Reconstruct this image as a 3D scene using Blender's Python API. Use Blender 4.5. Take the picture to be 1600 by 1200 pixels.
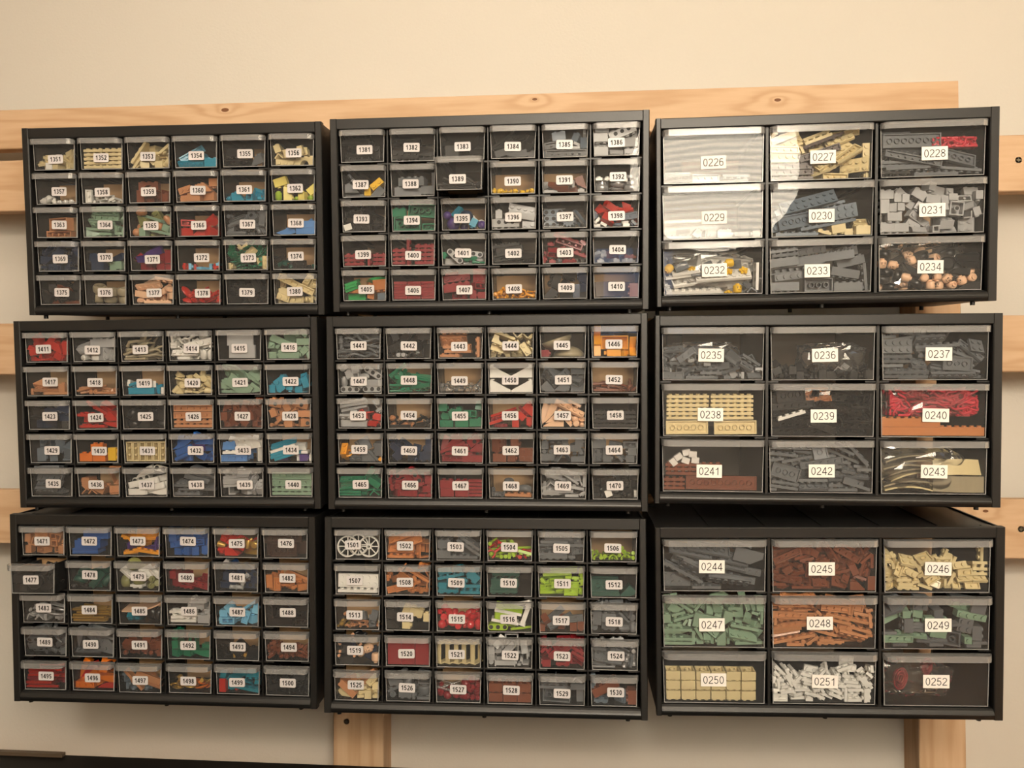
import bpy, bmesh, math, random
from mathutils import Vector, Matrix, Quaternion, Euler
for o in list(bpy.data.objects): bpy.data.objects.remove(o)
sc = bpy.context.scene; COLL = sc.collection
ZF = 1.275                       # the rack's middle is 1.275 m above the floor
# ---------------------------------------------------------------- camera
cd = bpy.data.cameras.new('camera'); cam = bpy.data.objects.new('camera', cd); COLL.objects.link(cam)
_c = (99.50876,-886.7309,16.51994,.01978,.00012,.07702,1196.473)
_R = Matrix.Rotation(_c[5],3,'Z')@Matrix.Rotation(_c[4],3,'Y')@Matrix.Rotation(_c[3],3,'X')
_M = Matrix((_R.col[0], _R.col[2], -_R.col[1])).transposed().to_4x4()
cam.matrix_world = Matrix.Translation((_c[0]*.001,_c[1]*.001,_c[2]*.001+ZF))@_M
cd.sensor_width = 36; cd.lens = _c[6]/1600*36; cd.clip_start=.02; cd.clip_end=30
sc.camera = cam
# ---------------------------------------------------------------- world, exposure
w = bpy.data.worlds.new('world'); sc.world = w; w.use_nodes = True
w.node_tree.nodes['Background'].inputs[0].default_value = (1,.86,.68,1); w.node_tree.nodes['Background'].inputs[1].default_value = .1
vs = sc.view_settings; vs.view_transform='Standard'; vs.look='None'; vs.gamma=1; vs.use_curve_mapping=False; vs.exposure=0.0
cy = sc.cycles; cy.use_denoising=True; cy.transparent_max_bounces=24; cy.max_bounces=7; cy.diffuse_bounces=4; cy.glossy_bounces=3; cy.transmission_bounces=6
cy.caustics_reflective=False; cy.caustics_refractive=False; cy.sample_clamp_indirect=4
# ---------------------------------------------------------------- the room's ceiling lamp and an added fill
def lamp(name,loc,power,size,col,target=None):
    l=bpy.data.lights.new(name,'AREA'); l.shape='DISK'; l.size=size; l.energy=power; l.color=col
    o=bpy.data.objects.new(name,l); COLL.objects.link(o); o.location=(loc[0]*.001,loc[1]*.001,loc[2]*.001+ZF)
    if target is not None: o.rotation_euler=(Vector(target)-Vector(loc)).to_track_quat('-Z','Y').to_euler()
    return o
lamp('ceiling_lamp_light',(-150,-620,1085),6,.30,(1,.85,.67))
lamp('rear_fill_light',(100,-2150,1085),34,.40,(1,.87,.70),(0,0,100))  # added fill, unseen, so that frontal light reaches into the drawers
LANTERN=29.0; PREF=.36

# ---------------------------------------------------------------- mesh helpers (all sizes in millimetres)
class MB:
    def __init__(s): s.v=[]; s.f=[]; s.m=[]; s.sm=[]
    def poly(s,pts,faces,mat=0,smooth=False):
        b=len(s.v); s.v+= [tuple(p) for p in pts]
        for f in faces: s.f.append(tuple(b+i for i in f)); s.m.append(mat); s.sm.append(smooth)
    def box(s,x0,x1,y0,y1,z0,z1,mat=0,skip=''):
        p=[(x0,y0,z0),(x1,y0,z0),(x1,y1,z0),(x0,y1,z0),(x0,y0,z1),(x1,y0,z1),(x1,y1,z1),(x0,y1,z1)]
        F={'b':(0,3,2,1),'t':(4,5,6,7),'f':(0,1,5,4),'r':(1,2,6,5),'k':(2,3,7,6),'l':(3,0,4,7)}
        s.poly(p,[F[k] for k in F if k not in skip],mat)
    def cyl(s,c,r,a,b,n=12,ax='z',mat=0,r2=None,caps='ab',a0=0.0):
        r2=r if r2 is None else r2; P=[]
        for (h,rr) in ((a,r),(b,r2)):
            for i in range(n):
                t=a0+2*math.pi*i/n; u,w=rr*math.cos(t),rr*math.sin(t)
                P.append({'z':(c[0]+u,c[1]+w,h),'y':(c[0]+u,h,c[1]-w),'x':(h,c[0]+u,c[1]+w)}[ax])
        s.poly(P,[(i,(i+1)%n,n+(i+1)%n,n+i) for i in range(n)],mat,True)
        if 'a' in caps: s.poly(P[:n],[tuple(reversed(range(n)))],mat)
        if 'b' in caps: s.poly(P[n:],[tuple(range(n))],mat)
    def ring(s,c,ro,ri,a,b,n=12,ax='z',mat=0):
        s.cyl(c,ro,a,b,n,ax,mat,caps=''); P=[]
        for rr in (ro,ri):
            for h in (a,b):
                for i in range(n):
                    t=2*math.pi*i/n; u,w=rr*math.cos(t),rr*math.sin(t)
                    P.append({'z':(c[0]+u,c[1]+w,h),'y':(c[0]+u,h,c[1]-w),'x':(h,c[0]+u,c[1]+w)}[ax])
        F=[]
        for i in range(n):
            j=(i+1)%n
            F+=[(2*n+j,2*n+i,3*n+i,3*n+j),(i,2*n+i,2*n+j,j),(n+i,n+j,3*n+j,3*n+i)]
        s.poly(P,F,mat)
    def prism(s,prof,a,b,ax='x',mat=0,smooth=False):
        n=len(prof)
        P=[{'x':(h,u,w),'y':(u,h,w),'z':(u,w,h)}[ax] for h in (a,b) for (u,w) in prof]
        s.poly(P,[(i,(i+1)%n,n+(i+1)%n,n+i) for i in range(n)],mat,smooth)
        s.poly(P[:n],[tuple(reversed(range(n)))],mat); s.poly(P[n:],[tuple(range(n))],mat)
    def lathe(s,prof,n=14,mat=0,c=(0,0),smooth=True):
        P=[(c[0]+r*math.cos(2*math.pi*i/n),c[1]+r*math.sin(2*math.pi*i/n),z) for (r,z) in prof for i in range(n)]
        s.poly(P,[(k*n+i,k*n+(i+1)%n,(k+1)*n+(i+1)%n,(k+1)*n+i) for k in range(len(prof)-1) for i in range(n)],mat,smooth)
        s.poly(P[:n],[tuple(reversed(range(n)))],mat); s.poly(P[-n:],[tuple(range(n))],mat)
    def tube(s,path,r,n=6,mat=0):
        P=[]; path=[Vector(p) for p in path]; N=len(path)
        up=Vector((.13,.31,.94))
        for i,p in enumerate(path):
            d=(path[min(i+1,N-1)]-path[max(i-1,0)]).normalized()
            a=d.cross(up).normalized(); b=d.cross(a)
            rr=r[i] if isinstance(r,(list,tuple)) else r
            for k in range(n):
                t=2*math.pi*k/n; P.append(p+a*rr*math.cos(t)+b*rr*math.sin(t))
        s.poly(P,[(i*n+k,i*n+(k+1)%n,(i+1)*n+(k+1)%n,(i+1)*n+k) for i in range(N-1) for k in range(n)],mat,True)
        s.poly(P[:n],[tuple(reversed(range(n)))],mat); s.poly(P[-n:],[tuple(range(n))],mat)
    def shift(s,dx,dy,dz): s.v=[(x+dx,y+dy,z+dz) for x,y,z in s.v]; return s
    def mesh(s,name,mats=()):
        me=bpy.data.meshes.new(name)
        me.from_pydata([(x*.001,y*.001,z*.001) for x,y,z in s.v],[],s.f)
        me.polygons.foreach_set('material_index',s.m); me.polygons.foreach_set('use_smooth',s.sm)
        bm=bmesh.new(); bm.from_mesh(me); bmesh.ops.recalc_face_normals(bm,faces=bm.faces); bm.to_mesh(me); bm.free()
        for m in mats: me.materials.append(m)
        return me

# ---------------------------------------------------------------- toy pieces, 8 mm stud pitch, centred on their own middle
def studs(m,nx,ny,z,x0=None,y0=None):
    for i in range(nx):
        for j in range(ny):
            m.cyl(((i-(nx-1)/2)*8 if x0 is None else x0+i*8,(j-(ny-1)/2)*8 if y0 is None else y0+j*8),2.45,z,z+1.7,10,caps='b')
def shell(m,nx,ny,h):
    X,Y=nx*4-.1,ny*4-.1; Z=h/2; w=1.4; t=1.0 if h<5 else 1.4
    m.box(-X,X,-Y,Y,-Z,Z,skip='b'); xi,yi=X-w,Y-w; zi=Z-t
    m.poly([(-X,-Y,-Z),(X,-Y,-Z),(X,Y,-Z),(-X,Y,-Z),(-xi,-yi,-Z),(xi,-yi,-Z),(xi,yi,-Z),(-xi,yi,-Z)],
           [(0,4,5,1),(1,5,6,2),(2,6,7,3),(3,7,4,0)])
    m.poly([(-xi,-yi,-Z),(xi,-yi,-Z),(xi,yi,-Z),(-xi,yi,-Z),(-xi,-yi,zi),(xi,-yi,zi),(xi,yi,zi),(-xi,yi,zi)],
           [(0,1,5,4),(1,2,6,5),(2,3,7,6),(3,0,4,7),(4,5,6,7)])
    if nx>1 and ny>1:
        for i in range(nx-1):
            for j in range(ny-1): m.ring(((i-(nx-2)/2)*8,(j-(ny-2)/2)*8),3.25,2.4,-Z,zi,10)
    elif nx>1:
        for i in range(nx-1): m.cyl(((i-(nx-2)/2)*8,0),1.5,-Z,zi,8,caps='a')
def block(nx,ny,h,st=True):
    m=MB(); shell(m,nx,ny,h)
    if st: studs(m,nx,ny,h/2)
    return m
def slope(nx,ny=2,inv=False):
    m=MB(); X=nx*4-.1; Y=ny*4-.1; Z=4.8
    m.prism([(-Y,-Z),(Y,-Z),(Y,Z),(Y-8,Z),(-Y,-Z+1.4)],-X,X,'x')
    studs(m,nx,1,Z,y0=Y-4); return m
def cheese():
    m=MB(); m.prism([(-3.9,-3),(3.9,-3),(3.9,3),(3.2,3),(-3.9,-1.4)],-3.9,3.9,'x'); return m
def curve(n):
    m=MB(); L=n*4; pr=[(-L,-4),(L,-4)]+[(L-2*L*t,-3.0+8*math.cos(t*math.pi/2)**.8-.6) for t in [k/7 for k in range(8)]]
    m.prism(pr,-3.9,3.9,'y'); return m
def wedge():
    m=MB(); m.prism([(-15.9,-7.9),(15.9,-7.9),(15.9,-1),(4,7.9),(-15.9,7.9)],-1.6,1.6,'z')
    for (x,y) in ((-12,-4),(-4,-4),(4,-4),(-12,4),(-4,4)): m.cyl((x,y),2.45,1.6,3.3,10,caps='b')
    return m
def arch():
    m=MB(); a=[(math.cos(t)*6,-4.8+math.sin(t)*6.2) for t in [math.pi*k/8 for k in range(9)]]
    m.prism([(11.9,-4.8),(11.9,4.8),(-11.9,4.8),(-11.9,-4.8)]+a[::-1],-3.9,3.9,'y'); studs(m,3,1,4.8); return m
def panel():
    m=MB(); m.box(-7.9,7.9,-3.9,3.9,-4.8,-3.2); m.box(-7.9,7.9,2.6,3.9,-3.2,4.8); return m
def bracket():
    m=MB(); m.box(-7.9,7.9,-3.9,3.9,-.8,.8); m.box(-7.9,7.9,3.0,4.6,-7.5,-.8); studs(m,2,1,.8)
    for x in (-4,4): m.cyl((x,3.6),2.45,4.6,6.2,10,'y',caps='b')
    return m
def frame():
    m=MB(); 
    for b in ((-7.9,7.9,-12,-10.6),(-7.9,7.9,10.6,12)): m.box(b[0],b[1],-3.9,3.9,b[2],b[3])
    m.box(-7.9,-6.4,-2.6,2.6,-10.6,10.6); m.box(6.4,7.9,-2.6,2.6,-10.6,10.6); studs(m,2,1,12); return m
def technic(n):
    m=MB(); X=n*4-.1
    m.box(-X,X,-3.9,3.9,-4.8,4.8); studs(m,n,1,4.8)
    for i in range(n-1):
        for s in (-1,1):
            c=((i-(n-2)/2)*8,-1); m.ring(c,3.1,2.4,s*3.9,s*4.15,12,'y'); m.cyl(c,2.4,s*3.93,s*3.96,12,'y',mat=1)
    return m
def liftarm(n):
    m=MB(); L=(n-1)*4; pr=[(L+3.7*math.cos(t),3.7*math.sin(t)) for t in [-math.pi/2+math.pi*k/6 for k in range(7)]]
    pr+=[(-x,-y) for x,y in pr]; m.prism(pr,-3.7,3.7,'y')
    for i in range(n):
        for s in (-1,1): m.ring(((i-(n-1)/2)*8,0),3.2,2.5,s*3.7,s*3.8,12,'y'); m.cyl(((i-(n-1)/2)*8,0),2.5,s*3.72,s*3.75,12,'y',mat=1)
    return m
def pin():
    m=MB(); m.lathe([(2.0,-8),(2.7,-7.8),(2.7,-7.2),(2.35,-7),(2.35,-.6),(3.1,-.5),(3.1,.5),(2.35,.6),(2.35,7),(2.7,7.2),(2.7,7.8),(2,8)],10); return m
def rod(L,r=1.6): m=MB(); m.cyl((0,0),r,-L/2,L/2,8,'x'); return m
def axle(L):
    m=MB(); m.box(-L/2,L/2,-2.3,2.3,-.85,.85); m.box(-L/2,L/2,-.85,.85,-2.3,2.3); return m
def round1():
    m=MB(); m.lathe([(3,-4.8),(3,-3.4),(3.9,-3.3),(3.9,4.8)],12); m.cyl((0,0),2.45,4.8,6.5,10,caps='b'); return m
def roundp():
    m=MB(); m.lathe([(3,-1.6),(3,-.4),(3.9,-.3),(3.9,1.6)],12); m.cyl((0,0),2.45,1.6,3.3,10,caps='b'); return m
def round2():
    m=MB(); m.lathe([(6.4,-4.8),(7.7,-3),(7.9,0),(7.7,3),(6.4,4.8),(5.0,4.8),(4.6,2.6)],16); m.cyl((0,0),3.2,2.6,5.5,10,caps='b'); return m
def dish(r=8):
    m=MB(); m.lathe([(r*.3,-1.6),(r*.7,-.6),(r,1.2),(r,1.8),(r*.68,.3),(r*.35,-.2)],18); m.cyl((0,0),2.45,-.3,1.5,10,caps='b'); return m
def ball(r=5.1,n=12):
    m=MB(); m.lathe([(max(.3,r*math.sin(math.pi*k/8)),-r*math.cos(math.pi*k/8)) for k in range(9)],n); return m
def gem():
    m=MB(); m.lathe([(1,-3.2),(3.2,-1),(3.2,1),(1.4,3.2)],7,smooth=False); return m
def cone():
    m=MB(); m.lathe([(3.9,-4.8),(3.9,-3.6),(2.4,4.4),(2.2,4.8)],12); return m
def head():
    m=MB(); m.lathe([(3.2,-5),(4.5,-4.3),(5.1,-2.8),(5.1,2.6),(4.5,3.9),(3.3,4.6)],16); m.cyl((0,0),2.45,4.6,6.2,10,caps=''); m.ring((0,0),2.45,1.5,6.1,6.2,10)
    for sx in (-1,1):
        m.cyl((sx*1.7,.9),.55,-5.25,-4.7,7,'y',mat=1)
        m.box(sx*1.7-.8,sx*1.7+.8,-5.15,-4.7,2.0,2.4,mat=1)
    m.box(-1.5,1.5,-5.2,-4.7,-1.6,-1.2,mat=1); return m
def torso():
    m=MB(); m.prism([(-7.6,-6),(7.6,-6),(5.2,6),(-5.2,6)],-3.8,3.8,'y'); m.cyl((0,0),2.4,6,8.5,8,caps='b')
    for s in (-1,1):
        m.tube([(s*6.2,0,4.4),(s*9,-1,1),(s*9.2,-4,-2.5)],[2.4,2.5,2.0],7); m.cyl((s*9.2,-4.5),1.7,-5.6,-2.6,7,mat=2)
    return m
def wheel():
    m=MB(); m.ring((0,0),12.5,11,-1.6,1.6,28); m.ring((0,0),3.4,1.6,-2.4,2.4,12)
    for k in range(8):
        t=math.pi*k/4; m.tube([(3*math.cos(t),3*math.sin(t),0),(11.4*math.cos(t),11.4*math.sin(t),0)],.75,5)
    return m
def tyre():
    m=MB(); m.lathe([(4,-3.8),(6,-4.1),(8,-3.2),(8.4,0),(8,3.2),(6,4.1),(4,3.8)],18); m.cyl((0,0),3.9,-3.2,-3.0,14,mat=0); return m
def gear():
    m=MB(); m.ring((0,0),6.6,2.4,-1.8,1.8,16)
    for k in range(12):
        t=2*math.pi*k/12; c,s_=math.cos(t),math.sin(t)
        m.poly([(c*6.4-s_*o,s_*6.4+c*o,z) for z in (-1.8,1.8) for o in (-1,1)]+[(c*8.2-s_*o,s_*8.2+c*o,z) for z in (-1.8,1.8) for o in (-.6,.6)],
               [(4,5,7,6),(0,4,6,2),(1,3,7,5),(0,1,5,4),(2,6,7,3)])
    return m
def horn():
    m=MB(); m.tube([(-15,0,-1),(-9,0,3.2),(-3,0,1),(3,1,-3.5),(8,0,-3),(12,-1,1.5),(17,0,4.5)],[2.3,2.2,2,1.9,1.8,1.5,1.1],7)
    m.tube([(3,1,-3.5),(7,3,-6.5),(13,4,-7.5)],[1.9,1.6,1.1],6); return m
def leaf():
    m=MB(); 
    for k in range(5):
        t=k*1.2566; c,s_=math.cos(t),math.sin(t); q=(-s_,c)
        m.poly([(c*2-q[0]*1.6,s_*2-q[1]*1.6,-.8),(c*2+q[0]*1.6,s_*2+q[1]*1.6,-.8),(c*6+q[0]*2.6,s_*6+q[1]*2.6,0),(c*9,s_*9,1),(c*6-q[0]*2.6,s_*6-q[1]*2.6,0),
                (c*2-q[0]*1.6,s_*2-q[1]*1.6,.6),(c*2+q[0]*1.6,s_*2+q[1]*1.6,.6),(c*6+q[0]*2.6,s_*6+q[1]*2.6,1.3),(c*9,s_*9,1.9),(c*6-q[0]*2.6,s_*6-q[1]*2.6,1.3)],
               [(4,3,2,1,0),(5,6,7,8,9)]+[(i,(i+1)%5,5+(i+1)%5,5+i) for i in range(5)])
    m.cyl((0,0),2.6,-1.2,1.8,8); return m
def claw():
    m=MB(); m.tube([(-8,0,0),(-2,0,0)],1.7,7); m.tube([(5,0,4.6),(1.2,0,3.9),(-1.8,0,0),(1.2,0,-3.9),(5,0,-4.6)],1.35,6); m.cyl((0,0),2.4,-10.5,-8,8,'x'); return m
def flower():
    m=MB(); m.cyl((0,0),2.4,-2.4,1.4,8)
    for k in range(5):
        t=k*1.2566; m.cyl((3.4*math.cos(t),3.4*math.sin(t)),1.9,-.9,.9,8)
    return m
def lever():
    m=MB(); m.cyl((0,0),3,-1.5,1.5,10); m.tube([(0,0,0),(3,0,5),(5,0,12)],[1,.8,.8],6); m.lathe([(1.3,11),(1.6,12.4),(1.2,13.6)],8,c=(5,0)); return m
def bendpanel():
    m=MB(); n=10; a=[]; b=[]
    for k in range(n+1):
        x=-26+52*k/n; z=7*math.cos((k/n-.5)*2.3); a.append((x,z)); b.append((x,z-1.8))
    m.prism([(x,z) for x,z in b]+[(x,z) for x,z in reversed(a)],-9,9,'y',smooth=False); return m
def bowl():
    m=MB(); m.lathe([(5,-6),(12,-3.6),(17.5,1.5),(19,6),(18,6),(16,1.8),(11,-2.4),(4,-4.6)],26); return m
def bar_l():
    m=MB(); m.box(-8,8,-3.9,3.9,-8,-6.6); m.box(-8,-6.4,-3.9,3.9,-6.6,8); m.box(-11,-8,-2,2,-4,-1); return m
def paper():
    m=MB(); m.box(-4.6,4.6,-3.6,3.6,-.15,.15); return m
def hose(L=44):
    m=MB(); m.tube([(-L/2+L*k/9,3*math.sin(k*.9),2.2*math.sin(k*1.3+1)) for k in range(10)],1.6,6); return m
def chainpc():
    m=MB(); m.ring((0,0),2.6,1.4,-.6,.6,9); m.ring((3.6,0),2.6,1.4,-.6,.6,9,'y'); return m
def gun():
    m=MB(); m.cyl((0,0),1.3,-9,6,8,'x'); m.box(-2,6,-1.3,1.3,-2,.8); m.box(3,5,-1,1,-5.6,-2); m.cyl((0,0),2,-5,-2,8,'x'); return m
def torch():
    m=MB(); m.tube([(0,0,-9),(0,0,4)],1.5,7); m.lathe([(1.5,3.5),(3.2,5),(3.2,6.6),(1.8,8)],9); return m
def ramp(k):
    m=MB(); m.prism([(-k*12.2,-7.9),(k*12.2,-7.9),(k*12.2,-5.6),(k*(-9.5),6.1),(-k*12.2,6.1)],-3.9,3.9,'y'); m.cyl((-k*9.6,0),2.45,6.1,7.6,10,caps='b'); return m
B,P=9.6,3.2
TYPES={ # code: (builder, volume weight cm3, object name, description, category)
'b11':(lambda:block(1,1,B),.75,'toy_brick','single-stud toy brick','toy brick'),'b12':(lambda:block(2,1,B),1.4,'toy_brick','two-stud toy brick','toy brick'),
'b13':(lambda:block(3,1,B),2.1,'toy_brick','three-stud toy brick','toy brick'),'b14':(lambda:block(4,1,B),2.8,'toy_brick','slim four-stud toy brick','toy brick'),
'b16':(lambda:block(6,1,B),4,'toy_brick','six-stud slim toy brick','toy brick'),'b18':(lambda:block(8,1,B),5.5,'toy_brick','long slim toy brick','toy brick'),
'b22':(lambda:block(2,2,B),2.7,'toy_brick','square toy brick','toy brick'),'b24':(lambda:block(4,2,B),5.5,'toy_brick','toy brick of eight studs','toy brick'),
'p11':(lambda:block(1,1,P),.35,'toy_plate','single-stud toy plate','toy plate'),'p12':(lambda:block(2,1,P),.65,'toy_plate','two-stud toy plate','toy plate'),
'p13':(lambda:block(3,1,P),1.0,'toy_plate','three-stud toy plate','toy plate'),'p14':(lambda:block(4,1,P),1.3,'toy_plate','slim four-stud toy plate','toy plate'),
'p16':(lambda:block(6,1,P),2,'toy_plate','slim six-stud toy plate','toy plate'),'p18':(lambda:block(8,1,P),2.6,'toy_plate','slim eight-stud toy plate','toy plate'),
'p22':(lambda:block(2,2,P),1.3,'toy_plate','square toy plate','toy plate'),'p23':(lambda:block(3,2,P),1.9,'toy_plate','six-stud toy plate','toy plate'),
'p24':(lambda:block(4,2,P),2.5,'toy_plate','eight-stud toy plate','toy plate'),'p26':(lambda:block(6,2,P),3.8,'toy_plate','long twelve-stud toy plate','toy plate'),
'p28':(lambda:block(8,2,P),5,'toy_plate','long sixteen-stud toy plate','toy plate'),'p2a':(lambda:block(10,2,P),6.3,'toy_plate','very long toy plate','toy plate'),
'p44':(lambda:block(4,4,P),5,'toy_plate','large square toy plate','toy plate'),
't11':(lambda:block(1,1,P,False),.3,'toy_tile','tiny smooth toy tile','toy tile'),'t12':(lambda:block(2,1,P,False),.6,'toy_tile','short smooth toy tile','toy tile'),
't14':(lambda:block(4,1,P,False),1.1,'toy_tile','smooth long toy tile','toy tile'),'t22':(lambda:block(2,2,P,False),1.1,'toy_tile','smooth square toy tile','toy tile'),
't24':(lambda:block(4,2,P,False),2.2,'toy_tile','smooth wide toy tile','toy tile'),
's12':(lambda:slope(1),1.5,'toy_slope_brick','narrow sloped toy brick','toy slope'),'s22':(lambda:slope(2),2.7,'toy_slope_brick','wide sloped toy brick','toy slope'),
'ch':(cheese,.4,'toy_slope_brick','tiny sloped toy wedge','toy slope'),'cv':(lambda:curve(3),1.8,'toy_curved_brick','curved toy brick','toy slope'),
'wd':(wedge,2.4,'toy_wedge_plate','cut-corner toy plate','toy wedge plate'),'ar':(arch,2.5,'toy_arch','toy arch brick','toy arch'),
'pn':(panel,1.2,'toy_walled_brick','hollow walled toy brick','toy panel'),'br':(bracket,1.2,'toy_angle_plate','angled toy plate','toy bracket'),
'fr':(frame,3.4,'toy_pillar_brick','open-sided tall toy brick','toy pillar'),'tb':(lambda:technic(4),2.8,'toy_beam_brick','toy brick with holes','toy beam'),
't2':(lambda:technic(2),1.4,'toy_beam_brick','short holed toy brick','toy beam'),'la':(lambda:liftarm(3),1.6,'toy_beam','three-hole toy beam','toy beam'),
'l5':(lambda:liftarm(5),2.6,'toy_beam','five-hole toy beam','toy beam'),'pi':(pin,.5,'toy_pin','ribbed toy connector pin','toy pin'),
'rd':(lambda:rod(26),.4,'toy_rod','thin round toy rod','toy rod'),'rl':(lambda:rod(40),.6,'toy_rod','long round toy rod','toy rod'),
'ax':(lambda:axle(24),.5,'toy_axle','cross-shaped toy axle','toy axle'),'rb':(round1,.6,'toy_round_brick','small round toy brick','toy round brick'),
'rp':(roundp,.25,'toy_round_plate','small round toy plate','toy round plate'),'r2':(round2,2.2,'toy_barrel','round barrel piece','toy barrel'),
'di':(dish,.9,'toy_dish','shallow round toy dish','toy dish'),'ba':(ball,.8,'toy_ball','round toy ball','toy ball'),'bb':(lambda:ball(8.5,16),3.2,'toy_ball','large toy ball','toy ball'),
'ge':(gem,.3,'toy_gem','small faceted toy gem','toy gem'),'co':(cone,.5,'toy_cone','small toy cone','toy cone'),'he':(head,1.5,'toy_head_piece','toy figure head','toy figure head'),
'to':(torso,2.6,'toy_figure_torso','toy torso with arms','toy figure torso'),'wh':(wheel,2.4,'toy_spoked_wheel','spoked toy wheel','toy wheel'),
'ty':(tyre,2,'toy_rubber_ring','chunky toy tyre','toy tyre'),'gr':(gear,1,'toy_gear','toothed toy gear','toy gear'),'ho':(horn,1.6,'toy_branch','crooked toy branch','toy branch'),
'lf':(leaf,.8,'toy_leaf','leafy toy plant piece','toy plant'),'cl':(claw,.9,'toy_claw','toy claw','toy claw'),'fl':(flower,.5,'toy_flower','tiny toy flower','toy plant'),
'lv':(lever,.6,'toy_joystick','toy joystick','toy lever'),'bp':(bendpanel,9,'toy_bowed_sheet','wide bowed toy sheet','toy curved panel'),'bo':(bowl,16,'toy_bowl','wide rounded toy bowl','toy bowl'),
'bl':(bar_l,1.4,'toy_angle_piece','L-shaped toy piece','toy seat'),'pa':(paper,.2,'paper_sticker','scrap of sticker paper','sticker'),'hs':(hose,1,'toy_hose','bent ribbed toy hose','toy hose'),
'cn':(chainpc,.3,'toy_chain_link','pair of toy chain links','toy chain'),'gu':(gun,.6,'toy_tool','small toy tool','toy tool'),'vw':(lambda:ramp(1),3,'toy_slope_brick','steep sloped toy brick','toy slope'),'vx':(lambda:ramp(-1),3,'toy_slope_brick','steep mirrored sloped toy brick','toy slope'),
'tc':(torch,.5,'toy_torch','small toy torch','toy torch'),
}
COL={ # name -> linear-ish sRGB hex, words
'tan':('e8d6a4','tan'),'dtan':('a89c80','dark tan'),'white':('f8f6f0','white'),'red':('c4281b','red'),'dred':('8e2029','dark red'),'blue':('1e5aa8','blue'),
'navy':('1b2f4d','navy blue'),'mblue':('5a8fd0','mid blue'),'azure':('1f93b4','azure'),'turq':('0d7f95','teal'),'lblue':('7cc4e8','light blue'),
'green':('127a58','green'),'sand':('8aa890','sand green'),'lime':('a8cc30','lime green'),'dgreen':('1a5046','dark green'),'olive':('8b8c57','olive'),
'yellow':('f5c51f','yellow'),'lyel':('f3e27a','pale yellow'),'amber':('f2a31b','amber yellow'),'orange':('ee7d1c','orange'),'dorange':('c97f48','dark orange'),
'brown':('7d432c','reddish brown'),'nougat':('c98c60','tan-brown'),'flesh':('f6c9a4','light peach'),'dgray':('696d71','dark grey'),'lgray':('b4b5b6','light grey'),
'black':('17191b','black'),'purple':('4a2f7d','purple'),'dbrown':('3f2a22','dark brown'),'gold':('c29b45','gold-coloured'),'clear':('dfe6e8','clear'),
'trred':('d02a33','clear red'),'bluegray':('64727f','blue grey'),'cgreen':('2fae5e','bright green'),'silver':('b9b9bb','silver'),'pink':('c96a8a','pink')}
COLN=list(COL); TYN=list(TYPES)

# ---------------------------------------------------------------- measured layout (millimetres; x right, y into the wall, z up)
CAM=(99.50876,-886.7309,16.51994,.01978,.00012,.07702,1196.473)
CABS={'A':(-383.2055,2.6595,232.9273,.0866,.0065,-.0036),'B':(2.1943,2.7437,234.8392,.0734,-.0002,-.0016),'C':(387.7044,5.8355,233.2669,.0705,-.0088,.0019),
'D':(-385.8664,-2.3308,-1.3573,.0629,-.0069,.0072),'E':(-.4587,-.3377,.4819,.044,-.0027,.0051),'F':(384.9505,1.1343,4.0551,.0434,.0013,-.0104),
'G':(-387.4448,-4.4951,-235.4639,.0487,-.0018,.0075),'H':(-2.2131,-1.7045,-235.3302,-.0064,-.0045,.0072),'I':(384.3895,-3.502,-233.4193,.0644,-.012,.0116)}
FIRST={'A':1351,'B':1381,'D':1411,'E':1441,'G':1471,'H':1501,'C':226,'F':235,'I':244}
BIG='CFI'
def dims(c): return (379.3,215.6) if c in BIG else (375.3,227.5)
def grid(c): return (3,3) if c in BIG else (6,5)
def slot(c,i):
    """middle of the front of drawer i: x, top z in the cabinet's frame, front width, height"""
    w,h=dims(c); nc,nr=grid(c); r,k=divmod(i,nc)
    if c in BIG: u0,pu,v0,pv,dw,dh=7.5,121.8,13.7,64.2,116.8,60.3
    else: u0,pu,v0,pv,dw,dh=10.0,60.0,14.2,41.1,56.0,36.0
    return (u0+pu*k+dw/2-w/2, h/2-(v0+pv*r), dw, dh)
PULL={1389:31,1477:19,1478:4,1479:3,1480:2,1400:2,1392:-1,1497:2,1466:2}
def mat3(a,b,c):
    return Matrix.Rotation(c,3,'Z')@Matrix.Rotation(b,3,'Y')@Matrix.Rotation(a,3,'X')
def cabmat(c):
    x,y,z,a,b,g=CABS[c]; return Matrix.Translation((x,y,z))@mat3(a,b,g).to_4x4()
def drawmat(c,i):
    """drawer frame: origin at the bottom middle of the front pane's outer face"""
    n=FIRST[c]+i; x,zt,dw,dh=slot(c,i); rr=random.Random(n*7+1)
    return cabmat(c)@Matrix.Translation((x+rr.uniform(-.6,.6),5.5+rr.uniform(-.9,.7)-PULL.get(n,0),zt-dh+rr.uniform(-.15,.15)))@Matrix.Rotation(rr.uniform(-.005,.005),4,'Y')@Matrix.Rotation(rr.uniform(-.006,.006),4,'Z')

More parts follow.
